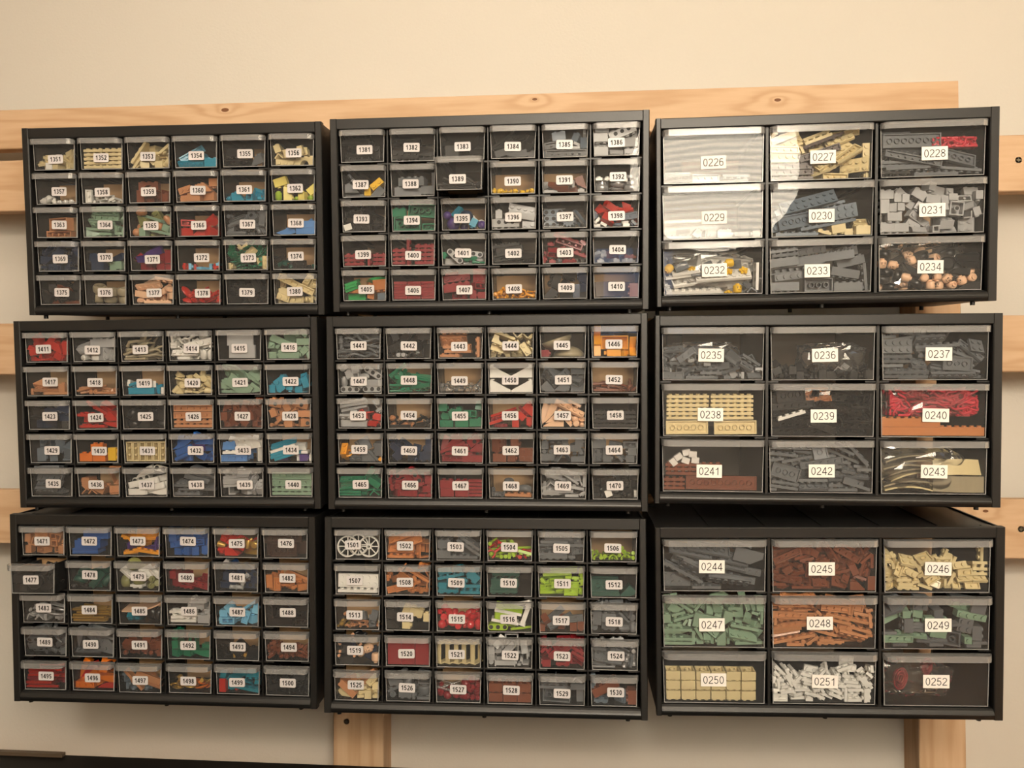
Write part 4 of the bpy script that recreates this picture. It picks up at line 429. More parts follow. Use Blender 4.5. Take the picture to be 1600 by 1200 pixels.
1474:(1,5,35,-30,79,117,-7,-68,1,1,5,34,-106,59,143,-26,-16,353,1,5,32,-87,58,60,348,-21,21,1,5,31,51,33,78,-351,-39,39,1,5,25,38,43,25,0,0,386,1,5,24,-102,59,99,231,238,261,0,5,23,-7,26,25,0,0,497,1,5,21,-61,54,20,276,222,222,1,5,18,86,48,33,416,-278,0,32,5,18,50,50,104,162,-422,-201,0,5,15,99,36,129,-125,172,-450,0,5,8,-12,72,59,-58,59,-413,0,5,4,105,73,78,-27,352,-352),
1475:(27,3,39,-38,46,25,0,0,354,24,3,32,13,35,72,-278,347,224,26,3,24,-92,44,88,393,58,-77,27,3,22,-31,60,78,0,96,0,29,29,20,68,59,20,354,0,0,29,29,16,-88,79,99,293,-197,197,51,29,16,103,27,65,-333,30,34,50,29,14,-100,20,62,278,280,217,50,29,13,18,16,88,210,-261,-175,50,29,13,60,19,64,321,-373,59,26,3,12,-105,55,18,460,0,0,50,29,3,42,84,73,-14,229,71,26,3,3,83,80,58,325,325,139),
1476:(25,28,99,-15,10,40,-354,1,-1,23,28,56,-49,9,100,-354,0,0,25,28,33,40,81,40,354,0,0,25,28,25,10,26,120,-352,0,0,25,28,15,-39,45,120,-345,-2,-2,25,28,11,-42,27,40,-354,1,-1,23,28,2,-46,75,141,-354,0,0,23,28,0,-26,59,60,352,-33,-33),
1477:(27,26,54,-89,41,77,-500,0,0,54,26,53,-7,27,52,-231,222,295,29,26,51,-81,65,131,232,-302,-280,27,26,26,43,90,18,319,331,142,27,26,23,17,136,95,-301,253,-290,29,26,20,-73,62,21,0,0,-333,27,26,19,-64,134,86,372,330,14,27,26,16,69,122,122,-101,-65,350,54,26,11,89,83,59,419,-200,-164,27,26,8,-34,95,34,271,404,33,29,26,5,-107,137,125,-51,-12,343,29,26,0,-64,179,20,0,-354,354,29,26,0,51,179,20,31,-352,-352),
1478:(29,14,51,40,21,59,-321,-147,-147,29,14,40,-25,59,75,-438,-175,1,54,14,31,-87,42,42,382,-279,69,54,14,24,87,43,43,-144,-200,254,54,14,18,-87,86,73,-250,46,128,29,14,8,-8,53,21,0,0,2,29,14,8,43,69,69,-432,-144,-71,49,26,7,-111,17,15,-273,225,-159,49,26,7,-39,16,15,336,-109,-181,49,26,4,113,17,15,188,77,-306,49,26,1,-83,96,15,-191,404,175,29,14,0,-14,97,21,0,0,10),
1479:(45,15,44,-51,41,143,-76,-456,-67,14,2,42,30,45,92,112,167,-98,14,2,35,-78,40,102,84,172,-31,45,15,31,-97,41,39,-253,-263,288,45,15,30,-16,39,50,0,0,478,14,2,28,94,46,96,-316,-340,96,14,2,17,-21,52,17,-499,32,0,43,15,14,53,32,19,-251,249,-354,43,15,12,77,37,56,199,-255,256,43,15,9,102,34,25,135,-210,423,43,15,4,-13,76,99,-50,-19,-190,43,15,1,-62,80,58,413,280,30,43,15,0,36,67,58,-130,-201,-233),
1480:(11,4,56,46,9,41,-346,49,48,1,4,34,-44,53,78,186,-300,-300,1,4,28,-109,67,82,0,0,-353,1,4,21,-85,63,33,78,494,0,9,4,15,-9,30,17,-59,-497,0,9,4,14,101,26,58,-221,-151,-283,1,4,7,18,68,25,0,0,498,11,4,2,40,111,35,352,-35,35),
1481:(37,6,46,-4,26,126,121,233,-67,37,6,43,77,20,120,0,-477,0,37,6,29,-70,54,20,-353,21,-21,37,6,23,64,65,19,499,-31,0,1,6,21,-40,76,63,-15,-13,-370,1,6,19,-80,76,72,336,-370,13,37,6,18,-67,78,116,-20,-1,-71,39,25,17,-9,16,15,311,-148,-318,9,25,13,14,37,52,-334,198,-115,1,6,12,104,57,58,-250,-250,250,9,25,11,-88,79,155,332,316,122,9,25,11,51,49,73,293,357,40,39,25,0,-2,104,41,-2,-12,54,39,25,0,-113,104,41,0,0,-78),
1482:(22,20,29,-107,10,57,249,-258,251,9,20,28,-61,9,40,-254,246,254,23,20,24,51,74,75,-59,93,-3,23,20,22,-47,48,60,-335,76,-105,22,20,21,93,33,20,-125,331,-331,23,20,14,34,80,50,-194,88,38,22,20,13,-52,44,100,146,305,325,23,20,12,-47,50,31,-489,100,-22,9,20,11,60,53,36,312,335,-141,9,20,10,13,42,19,189,462,12,9,20,7,-100,48,58,142,-245,207,22,20,4,-83,52,9,0,0,240,9,20,3,-11,63,47,20,212,439),
1483:(65,34,27,15,27,52,181,34,-65,33,25,27,-94,54,31,60,60,348,33,25,22,-59,53,17,133,-133,-328,9,25,18,0,47,20,-250,-250,250,65,34,13,17,86,52,102,45,-8,9,25,9,78,55,17,-395,-306,0,34,25,8,54,86,102,-389,18,-313),
1484:(41,29,24,-21,8,8,-97,0,0,41,29,24,-28,8,24,-278,0,0,40,29,18,-61,8,74,-98,-4,-1,40,29,18,-35,9,56,490,2,0,40,29,17,-58,8,40,98,0,0,41,29,13,-28,39,74,487,4,10,41,29,12,-5,82,71,97,14,-15,41,29,9,-6,24,43,-404,0,0,41,29,8,-28,23,67,-489,-7,-8,41,29,5,-10,34,55,296,-3,0,41,29,5,-25,24,24,-97,0,0,40,29,4,-55,68,69,-98,2,-11,41,29,3,-3,49,62,494,-2,2,41,29,2,-2,37,34,119,0,0,41,29,2,-18,24,8,-98,0,0,41,29,1,-27,76,8,416,0,0,41,29,1,-4,47,46,296,-3,-1,41,29,0,-24,40,8,-491,0,0,41,29,0,-25,66,21,278,0,0,41,29,0,-24,92,8,490,0,0,41,29,0,2,60,36,428,-2,-1,41,29,0,-10,92,40,-416,0,0),
1485:(61,23,77,-2,48,109,-495,3,-55,27,9,42,-62,58,18,459,22,10,54,26,26,100,43,42,-264,-200,226,48,26,25,40,68,42,-146,-20,-452),
1486:(6,25,59,50,47,110,0,-500,1,11,2,40,-44,25,68,-500,-16,0,11,2,36,-40,36,34,0,0,53,6,25,34,89,46,25,0,0,-354,11,2,32,-47,38,9,0,0,-1,11,2,13,-37,80,73,0,-247,0,22,25,6,86,43,66,0,0,-210,32,25,4,109,49,100,0,0,-354,22,25,1,-109,71,38,311,-311,169),
1487:(26,10,36,-44,22,87,158,146,307,1,10,34,-62,25,20,3,-354,-354,23,10,30,42,36,92,142,-69,-474,9,10,29,49,9,44,-289,-204,-204,26,10,24,90,56,25,0,0,478,1,10,18,-96,58,60,-250,-250,250,1,10,15,105,55,79,-71,-7,-354,26,10,9,14,53,30,44,481,58,1,10,8,-38,79,40,-354,6,354,9,10,5,-111,51,20,-248,-252,252,9,10,2,66,78,40,-74,-346,-74),
1488:(23,26,51,-46,18,20,353,-21,-21,23,26,51,-18,20,86,376,123,-129,1,26,37,-109,33,80,250,250,-250,1,26,32,89,25,20,-354,0,0,23,26,28,-6,51,98,369,145,-146,23,26,17,46,79,110,498,-32,-20,1,26,16,102,68,135,228,-250,-249,1,26,12,-49,84,53,9,-337,369,9,26,12,-112,65,139,195,-295,-195,23,26,12,-18,38,86,-277,129,122,23,26,10,39,85,93,-23,21,-14,9,26,8,-75,74,129,257,216,-214,23,26,7,23,89,76,499,1,-22,9,26,7,83,77,36,322,322,-145,9,26,6,120,42,61,-261,-238,261,23,26,4,-48,88,18,-87,12,2,23,26,1,-47,47,9,0,0,-30,9,26,0,-78,101,113,253,-241,247),
1489:(37,24,51,-70,25,91,-491,0,3,37,24,35,-70,29,50,-282,-25,17,65,24,27,-7,23,120,-471,26,92,37,24,21,71,53,54,-394,-10,-152,39,24,19,24,16,32,-240,-46,433,37,24,19,-71,68,139,-492,-6,-80,0,24,17,97,31,20,-149,-321,321,0,24,15,51,56,109,-172,371,-218,37,24,12,-70,70,19,-500,0,0,39,24,7,16,62,138,-423,-251,69,39,24,7,4,47,15,357,65,-149,37,24,4,-72,68,98,-492,-2,-80,65,24,3,-18,74,74,-319,-45,-24),
1490:(30,24,93,47,28,55,272,43,-28,30,24,41,-49,52,32,166,0,0,29,24,40,-91,20,108,0,-297,0,29,24,39,25,32,150,302,40,-31,30,24,33,41,48,104,-66,51,12,29,24,2,-30,70,78,-497,0,52,11,24,2,9,70,145,-463,19,47),
1491:(26,21,37,-84,29,60,-334,349,116,26,21,28,-89,90,74,281,-281,-214,26,21,28,15,23,45,10,-476,151,26,21,21,-31,48,49,110,-175,455,0,21,18,109,20,73,0,-500,0,26,21,17,68,46,71,0,-99,490,0,21,17,20,42,87,317,-110,-356,0,21,10,109,35,20,354,0,0,49,21,7,-113,26,15,165,-118,372,49,21,6,48,25,15,282,213,145,26,21,6,88,75,98,403,-2,2,0,21,6,-81,75,20,-345,79,-79,0,21,3,36,89,99,-3,109,-13,49,21,2,68,52,15,-342,90,-284),
1492:(29,11,38,-21,34,63,13,-2,-55,1,11,38,-106,69,122,-25,-10,353,29,11,35,68,26,23,-500,0,-4,36,11,34,-106,69,64,-25,-10,353,36,11,31,-15,88,82,-9,-351,9,1,11,24,-83,50,20,296,194,194,36,11,16,-16,57,21,-219,278,-278,1,11,14,82,90,33,-500,-1,0),
1493:(27,26,66,-3,30,56,-124,-331,-316,27,26,60,-89,18,107,0,464,-186,27,26,41,87,42,25,0,0,-10,54,26,14,-88,70,42,-132,-330,327,58,29,4,23,76,9,-233,-266,285,58,29,2,-21,35,25,-231,265,44),
1494:(9,21,15,-81,44,70,53,-61,-374,9,21,15,-93,48,93,-66,-46,358,9,21,14,45,59,61,-57,-36,443,9,21,14,-45,42,53,320,272,174,67,21,12,6,10,68,-494,21,73,9,21,12,-105,41,21,112,-79,-336,67,21,11,99,22,31,-248,61,142,67,21,8,94,61,63,111,48,-445,67,21,7,21,27,48,400,-180,-219,49,21,6,-44,16,15,11,-446,-173,49,21,6,-12,15,15,-344,284,219,9,21,6,-73,62,54,-316,378,-61,49,21,6,-7,18,46,234,-186,196,9,21,5,77,66,17,-322,382,0,9,21,5,10,68,21,-187,158,-281,67,21,5,-119,32,64,-341,360,63,9,21,4,48,67,34,30,-32,-321,67,21,2,-120,54,46,-273,-310,198,67,21,2,119,46,40,367,338,-32,67,21,1,49,78,10,302,264,184,49,21,1,81,93,41,-210,284,-231,67,21,1,110,59,10,398,286,58,49,21,1,-73,64,15,93,341,312,67,21,1,-5,64,10,-254,212,-229,49,21,1,-42,61,15,-114,-168,426,49,21,1,-20,42,30,-385,-154,-262,67,21,0,107,96,45,91,-403,61),
1495:(23,3,45,-36,20,90,423,0,0,23,3,33,-46,20,34,8,0,0,41,3,30,-25,8,8,-98,0,0,11,4,29,-3,74,85,354,0,0,11,4,28,-40,20,60,-500,0,0,41,3,24,-15,8,76,105,0,0,23,3,19,-18,91,97,-354,0,0,11,4,15,6,77,20,458,0,0,11,4,9,-43,36,17,-500,0,0,23,3,6,21,91,56,-354,0,0,41,3,5,-20,35,97,362,0,0,23,3,3,-32,48,72,-268,0,0,23,3,1,-47,61,46,109,0,0,41,3,0,-1,92,28,490,0,0),
1496:(31,19,53,-69,36,20,354,0,0,29,19,40,68,20,64,-500,0,-7,29,19,37,-112,82,100,-29,-250,17,29,3,35,-79,82,88,-37,-144,15,1,19,32,42,66,99,-275,-193,303,29,19,28,-50,62,60,474,-52,148,29,3,22,68,39,21,0,0,0,31,19,18,66,83,138,-86,25,4,1,19,15,15,63,38,-93,-69,339,29,3,5,-68,88,20,354,-2,-2),
1497:(23,22,60,47,9,79,348,60,-60,23,22,47,-46,20,64,0,199,0,23,22,24,48,22,49,84,83,-14,23,22,13,-12,57,65,-299,-57,-21,9,32,11,-108,60,20,-287,206,-206,9,32,10,-98,66,60,175,-307,-307,9,32,9,-109,64,89,0,0,354,44,32,8,-53,20,17,477,-149,0,49,32,7,32,16,15,82,-439,41,9,32,2,45,70,20,-244,-256,256,44,32,1,-70,62,9,0,0,-352,9,32,1,107,69,64,-352,350,-52,49,32,0,71,48,15,350,50,-29),
1498:(58,29,15,-21,24,43,9,296,397,58,29,12,-103,29,31,-301,263,-201,46,29,11,-14,43,28,251,-432,0,46,19,10,26,68,30,-85,76,-126,46,19,10,53,38,13,-85,-21,299,46,29,10,-89,42,9,0,0,-133,58,29,7,46,83,39,242,339,161,58,29,6,-74,86,24,-301,-137,339,49,29,6,-114,95,48,-205,377,53,49,29,5,-63,32,33,173,107,-246,46,29,5,101,64,46,56,-162,-248,46,19,5,99,71,19,87,-130,-155,49,29,4,-35,94,33,200,38,-17,46,19,0,-13,69,9,0,0,-362),
1499:(11,9,45,45,20,22,0,44,0,1,9,36,88,31,101,0,473,-163,26,3,32,-100,25,40,-354,0,0,11,9,30,19,76,87,354,123,-7,1,9,24,-109,64,72,328,-328,133,32,9,20,-47,62,63,369,260,124,1,9,19,-61,65,33,374,-332,0,32,9,15,54,62,41,-300,188,-334,1,9,7,109,63,43,-108,-108,-337,58,3,2,10,99,40,338,31,-367,58,3,1,-6,73,9,-300,-187,212),
1500:(37,26,41,-72,24,41,45,-63,-6,37,26,27,-67,79,95,-367,-61,-69,37,26,25,71,50,85,-111,-20,152,67,26,12,-6,14,32,-297,53,388,39,26,11,110,36,96,465,-25,-26,37,26,10,-12,60,19,0,0,-79,67,26,10,-118,38,78,-298,327,136,39,26,10,6,59,93,209,-176,184,67,26,7,-52,31,76,-459,110,-55,39,26,7,94,40,25,165,248,400,49,26,6,-83,15,73,-290,293,6,49,26,6,64,16,43,-284,-14,-406,49,26,6,-97,52,117,-109,-26,417,49,26,6,-81,84,126,369,262,-169,49,26,6,-95,33,93,-39,189,-424,49,26,6,102,15,44,-14,-165,452,39,26,6,8,58,54,-60,358,-339,39,26,6,43,85,72,-103,20,-464,49,26,6,112,16,15,13,-203,375,67,26,5,48,57,40,-328,-255,178,67,26,5,62,39,10,452,209,-4,49,26,5,-5,30,72,-79,-280,-23,37,26,5,-73,75,51,-31,-92,6,49,26,4,-34,29,15,199,40,349,49,26,2,-113,85,117,428,259,-3,67,26,2,-87,42,10,-114,-316,356,67,26,1,91,69,44,-385,-241,166,49,26,1,114,41,58,-158,-427,-26),
1501:(53,2,53,-64,15,66,354,0,0,53,2,52,64,16,66,354,2,-2,53,2,31,-9,49,70,354,-1,1),
1502:(16,20,69,-1,31,102,239,-69,38,11,20,52,-41,21,122,239,-69,38,16,20,47,-47,42,64,-440,7,-4,16,20,36,-46,48,9,0,0,-20,63,20,24,85,46,41,0,0,181,63,20,17,109,46,57,-353,353,24,16,20,14,6,82,66,-354,1,-1,11,20,1,-48,80,114,0,0,0),
1503:(30,24,46,58,41,100,26,147,-8,6,24,41,-89,60,82,0,0,500,30,24,40,32,42,9,0,0,-4,6,24,38,-88,46,25,0,0,-357,25,24,32,-10,41,165,24,15,-1,25,24,32,42,91,40,354,0,0,30,24,32,58,41,69,27,147,-7),
1504:(9,13,15,87,22,36,8,-491,70,58,3,13,-94,15,38,130,32,-479,40,13,13,69,55,59,120,58,144,9,13,11,-2,59,88,150,238,329,58,3,10,-29,37,79,301,125,1,9,13,10,-94,58,36,-138,291,-350,40,13,10,-44,42,63,438,-119,-70,9,13,9,20,44,35,211,186,295,40,13,9,-16,48,51,240,18,192,58,3,8,-95,34,76,-129,282,-287,58,13,8,-107,54,96,-323,-291,135,9,13,8,-43,79,59,-291,232,234,58,13,7,-83,48,9,132,328,315,9,13,7,-6,60,20,-253,247,-247,58,3,6,105,44,44,-265,272,-282,58,3,5,47,56,9,-233,-266,285,58,13,5,-39,69,9,204,289,270,58,3,4,92,59,17,-291,198,-52,58,3,1,-104,87,29,379,44,-318),
1505:(16,24,36,-17,45,126,41,4,5,11,24,33,-49,20,34,0,0,-1,16,24,29,47,48,84,500,-3,-4,11,24,28,-6,21,156,-498,0,4,16,24,25,-43,40,17,500,-1,0,23,24,23,-41,22,103,500,0,-4,9,24,23,-88,19,73,-3,210,454,9,24,21,91,48,46,337,117,108,9,24,17,94,39,117,86,-80,343,23,24,14,-45,49,46,-210,2,-3,9,24,8,61,42,17,356,-351,0,9,24,6,88,70,100,-1,4,0,11,24,2,-32,70,102,-1,4,0,11,24,2,-12,62,155,41,4,0,23,24,1,-48,71,48,-211,4,2),
1506:(58,13,14,-2,22,24,332,-128,-329,58,13,10,47,27,44,225,-160,-340,58,13,10,-93,29,25,333,-284,-202,58,13,8,-38,55,28,294,217,222,58,13,7,67,34,22,-157,240,-255,58,13,7,106,82,23,-214,-169,346,58,13,7,87,60,9,-185,-301,316,58,13,6,-120,56,29,-10,-12,-368,58,13,6,-79,68,12,201,244,293,58,13,5,23,79,30,-203,-275,277,58,13,3,-33,56,9,-259,240,-217,58,13,3,18,59,9,-305,178,-151),
1507:(17,2,99,0,19,70,354,2,-2,12,2,54,-1,23,10,0,0,-1),
1508:(23,20,52,-45,9,36,-352,-36,-36,23,20,33,55,21,109,3,130,1,63,20,27,-13,45,114,-234,118,66,9,20,18,89,42,162,-191,404,-204,9,20,16,87,42,17,-461,-194,0,63,20,14,-68,94,84,62,288,348,63,20,14,73,59,46,-2,-354,354,63,20,12,74,78,83,0,483,1,9,20,12,14,44,83,-247,106,-197,9,20,10,33,46,17,-451,-216,0,9,20,10,-120,43,99,-226,272,-226,23,20,8,-4,38,42,49,-98,10,63,20,5,-23,80,20,484,0,-127),
1509:(1,9,36,82,41,97,-25,-464,36,11,9,29,49,21,44,499,0,0,11,9,29,-48,26,99,-36,-48,-1,1,9,24,-85,44,128,326,-40,28,10,9,24,66,26,9,0,0,-1,1,9,23,-96,43,46,250,-250,-250,10,9,22,-65,24,17,500,11,0,1,9,20,15,47,69,229,269,229,1,9,20,-9,48,142,-240,208,-292,1,9,19,-45,47,67,211,237,250,10,9,16,102,71,86,-225,273,225,10,9,3,64,66,9,0,0,-1,11,9,3,-48,69,93,-36,-48,-3,10,9,2,-66,66,9,0,0,3),
1510:(7,14,76,-30,43,67,0,0,-2,16,14,41,-49,40,135,0,0,0,16,14,32,-22,41,118,-500,3,0,16,14,28,-37,48,17,-500,-3,0,25,14,19,-38,49,34,0,0,0),
1511:(11,13,51,23,9,60,-354,0,0,23,13,29,-26,26,112,487,-3,14,9,13,25,56,9,20,-354,0,0,11,13,23,16,38,141,-496,-3,-13,23,13,22,-49,54,39,-305,-47,60,23,13,16,-47,61,9,0,0,27,9,13,14,-30,36,74,21,-299,-398,9,13,10,32,44,86,390,-290,79,9,13,10,94,57,20,-130,-329,329,9,13,10,118,44,126,279,-217,-279,9,13,10,-107,44,80,-324,-326,154,11,13,9,39,49,40,39,-47,66,9,13,8,120,44,85,279,-217,-279,9,13,7,83,49,92,352,-352,28,11,13,4,-18,64,107,353,-8,8,9,13,3,-93,70,52,0,467,0),
1512:(16,14,99,-49,9,57,-354,0,0,27,14,37,83,41,18,325,325,139,25,14,24,-43,40,9,500,0,0,16,14,8,-47,81,57,354,0,0,25,14,4,-49,42,58,391,0,0),
1513:(26,24,29,94,18,62,26,-457,192,26,24,24,-7,85,42,16,-90,-359,58,22,13,7,36,28,378,-45,-95,58,22,11,-62,79,38,-329,136,15,70,29,9,-96,42,25,278,245,-252,58,22,8,33,38,9,264,-236,-257,26,24,8,72,61,18,60,-456,-195,67,22,6,-48,31,9,-296,292,-185,67,22,5,-22,46,10,-291,-201,226,70,29,4,-74,68,13,-63,328,352,70,29,3,-115,55,13,-317,106,75,67,22,3,107,48,10,-202,-268,310,70,29,1,115,69,28,-363,-23,20),
1514:(27,26,41,-89,41,25,0,0,353,27,26,35,-89,54,82,0,0,354,23,26,34,51,37,20,348,-65,-65,1,26,24,-104,42,136,-250,250,-250,0,0,22,-10,22,20,259,240,240,0,0,20,68,24,92,-353,-340,34,0,0,20,-10,24,112,90,-42,490,0,0,19,28,34,100,90,-42,490,23,26,18,-5,51,79,24,96,-102,0,0,17,109,31,65,-3,1,0,1,26,2,71,77,25,0,0,-500),
1515:(43,31,15,-47,20,38,-247,-120,376,43,31,15,13,19,53,166,400,96,43,31,15,109,28,25,0,0,-462,47,31,15,-104,25,26,-84,118,446,47,31,15,64,26,25,-205,123,-120,43,31,15,82,32,73,-236,-300,321,43,31,14,-60,28,93,-456,66,26,47,31,13,-91,65,109,-473,71,48,43,31,11,-98,35,70,211,-278,336,43,31,11,-7,25,19,-350,-46,-46,43,31,10,-34,70,82,-409,-284,42,43,31,7,56,58,85,-123,286,144,47,31,7,9,64,67,18,395,-301,49,31,6,-27,16,66,-291,30,-405,43,31,6,109,71,56,0,0,462,49,31,6,-114,16,100,-91,-134,360,49,31,6,83,16,104,-84,205,-254,49,31,6,101,74,104,176,-102,-311,49,31,6,37,15,79,83,-269,-372,49,31,3,29,43,15,446,0,225,43,31,3,64,70,46,-12,-380,10,47,31,1,-47,64,25,100,306,-342,49,31,1,-87,63,15,315,-161,71,49,31,1,-80,75,45,-344,-221,253,49,31,1,81,62,15,184,-406,93,49,31,0,-71,74,73,-192,-57,-299),
1516:(11,13,38,-2,27,129,-366,67,-8,37,13,37,-70,24,19,0,0,0,37,13,33,-35,28,77,347,66,6,34,2,32,89,49,80,-77,46,-351,25,2,28,-31,46,47,-8,42,12,25,2,25,-10,46,101,-10,42,-5,23,2,16,46,56,142,492,-53,67,40,13,15,65,32,8,96,19,95,11,13,5,-49,79,17,-500,0,0),
1517:(11,24,53,42,9,72,-353,-21,-21,11,24,34,-56,77,68,-321,-114,-137,11,24,25,-10,46,49,174,-65,121,26,21,21,-91,49,50,-143,182,443,1,21,17,109,50,33,-354,354,0,1,21,16,67,53,25,0,0,-361,26,21,11,-2,74,40,-17,-353,353,28,21,11,-113,21,20,354,0,354),
1518:(1,24,37,-27,20,82,0,0,500,1,24,32,-25,44,33,-84,-493,0,24,24,31,87,45,123,242,300,294,24,24,31,40,50,55,-167,-221,-409,36,24,22,-93,45,100,244,-237,-263,24,24,19,-6,54,105,456,31,-14,1,24,17,-94,48,58,231,-242,-268,43,24,16,64,19,19,280,-215,-281,43,24,16,109,19,33,304,-397,0,24,24,15,-92,42,150,-334,337,-108,36,24,15,20,59,143,0,466,180,43,24,8,-109,59,19,135,-327,327,43,24,7,109,64,74,53,-336,362,43,24,6,-39,71,139,0,0,-191,43,24,2,109,69,118,-11,15,396,43,24,2,58,70,67,462,44,184,43,24,1,100,63,29,-297,-314,79),
1519:(52,26,47,5,62,131,-120,161,-124,52,6,47,-69,39,122,191,22,-52,52,26,43,-67,31,20,-354,0,0,52,26,31,-72,73,68,-68,0,0,52,6,23,73,70,43,-480,-20,-96,51,23,21,57,27,82,-7,273,4,51,23,20,7,31,59,124,-152,-14,51,23,19,103,26,32,492,89,0),
1520:(25,4,99,-81,11,80,251,249,-251,25,4,99,0,11,80,249,251,-249,25,4,99,82,11,80,249,251,-249),
1521:(34,0,51,98,47,66,0,0,256,34,0,39,49,49,66,0,0,230,34,0,39,0,48,66,0,0,254,34,0,37,-99,48,66,0,0,236,34,0,37,-48,47,66,0,0,231),
1522:(34,25,46,-28,40,20,250,250,250,33,25,31,-4,18,97,233,-154,103,63,25,26,-73,54,125,-299,-351,189,63,25,26,86,55,92,349,334,-59,63,25,25,6,35,81,0,0,-489,63,25,24,-109,55,71,5,-5,354,33,25,20,71,46,32,-250,-250,250,33,25,17,-97,69,120,-329,362,46,63,25,15,-68,58,57,-348,348,63,34,25,14,6,90,109,500,0,0,33,25,9,100,70,53,242,242,258,60,25,5,-112,38,15,-353,-20,20),
1523:(14,4,51,-2,14,113,-309,-125,-108,1,4,24,-90,45,20,-249,-251,251,14,4,23,90,40,99,-3,126,-1,1,4,22,31,44,50,0,0,-311,14,4,20,5,49,17,-500,9,0,1,4,18,-51,45,70,318,-318,-154,14,4,18,90,40,70,87,91,342,9,4,17,89,33,37,150,216,424,9,4,13,-93,43,72,-169,-75,425,9,4,10,-108,49,148,-11,11,-353,14,4,9,89,50,158,0,-489,-105,9,4,9,-106,44,122,-11,11,-346,9,4,8,-77,45,119,-301,166,-310,9,4,8,-108,50,93,131,-131,-328,9,4,4,87,73,20,-354,0,0,14,4,4,10,72,123,-357,-8,-9),
1524:(30,24,78,-36,35,54,179,28,-11,32,24,33,44,21,85,139,-452,128,30,24,31,41,49,123,-99,-24,-27,14,24,19,82,57,41,266,-161,-203,14,24,19,-88,40,112,-353,-353,11,14,24,16,-88,58,142,-14,-63,-348,14,24,16,17,60,144,-20,100,489,39,34,15,66,16,42,-491,-38,84,40,24,15,-63,8,8,416,0,0,40,24,11,-75,50,128,263,113,143,32,24,9,-2,47,84,109,-383,-283,14,24,8,-88,60,20,-353,-353,16,39,34,8,105,41,98,334,81,-60,39,34,8,113,52,42,76,-490,63,30,24,5,-45,65,58,-466,11,28,39,34,0,16,60,15,-354,-4,-205),
1525:(29,22,46,-59,21,55,-331,125,125,29,22,31,44,80,109,479,0,144,29,22,28,-67,58,95,-318,44,-192,9,0,26,87,30,105,124,201,-405,26,0,22,64,41,25,0,0,-500,22,0,18,20,22,61,2,-40,-14,26,0,17,105,47,44,458,19,33,26,0,14,-80,52,18,280,-364,-156,9,0,11,-28,58,67,38,-139,-171,29,22,9,24,80,74,0,-37,0,9,0,8,8,53,9,0,0,398,9,0,7,109,56,9,0,0,-354,9,0,6,24,56,34,0,0,-350,22,0,6,-51,91,95,102,338,-339,22,0,0,-109,91,40,250,-250,250),
1526:(6,24,42,-83,53,103,74,-4,-494,6,24,40,-19,48,33,-500,10,0,6,24,39,89,66,118,0,-354,-353,45,24,33,-5,40,97,-236,-278,212,45,24,33,87,42,50,0,0,-257,14,24,25,30,50,40,254,245,245,14,24,18,-89,54,55,65,-70,-347,14,24,17,89,47,9,0,0,0,43,24,15,-31,35,152,341,132,-193,43,24,11,-99,55,19,40,-351,350),
1527:(43,4,17,32,23,19,-314,162,-337,40,30,17,-63,8,60,65,-97,486,43,4,16,41,28,90,-250,134,377,47,4,15,71,62,103,-203,-16,-410,47,4,14,-67,25,25,-63,328,141,43,4,11,16,40,56,99,272,-406,43,4,11,109,34,60,256,354,-197,43,4,11,-109,29,43,-60,458,190,40,30,11,-55,102,65,-276,55,37,40,30,11,-65,79,63,-449,-97,-21,47,4,10,-16,35,26,367,206,-209,47,4,8,65,46,55,-9,-82,-436,49,4,6,80,18,15,-202,-18,-252,49,4,6,82,15,75,-354,-352,0,49,4,6,113,16,88,-50,172,-130,49,4,5,113,17,15,400,-197,-142,49,4,5,-30,28,63,-38,-243,-243,49,4,5,-114,86,63,150,-73,206,40,30,4,72,102,83,454,-37,185,43,4,4,-48,64,39,109,-6,-43,49,4,4,113,55,98,-124,384,155,47,4,2,104,65,26,22,-55,62,43,4,2,6,79,30,-283,-11,412,47,4,1,103,85,72,-3,-310,80,43,4,1,67,91,25,0,0,304,40,30,1,-41,102,33,-272,84,56,43,4,1,34,83,73,179,-378,-196,47,4,0,-96,84,26,496,-7,-43),
1528:(6,21,50,-1,44,82,0,0,0,6,21,49,-83,44,82,0,0,-1,6,21,48,82,44,82,0,0,-2,6,21,37,-82,44,25,0,0,-2,6,21,36,0,43,25,0,0,2,6,21,36,82,42,25,0,0,2),
1529:(7,24,95,-30,45,40,-353,24,-24,16,24,45,-48,46,89,0,0,-7,32,24,24,89,28,100,-316,0,0,26,24,19,104,57,40,-354,0,0,32,24,11,-51,43,130,0,0,-354,32,24,9,89,40,106,286,330,68),
1530:(7,21,89,-46,60,83,0,-113,0,6,21,47,104,44,40,-250,-250,250,14,32,41,37,51,40,325,-140,-140,14,32,25,-69,47,17,-499,37,0,14,32,15,-120,48,128,250,250,250),
226:(16,25,59,-194,37,33,-475,0,0,23,25,43,-32,58,37,-353,-13,13,16,25,37,131,51,34,499,25,0,16,24,13,-196,91,40,354,0,0,23,25,11,130,50,9,499,-35,0,23,25,8,-34,55,9,500,3,0),
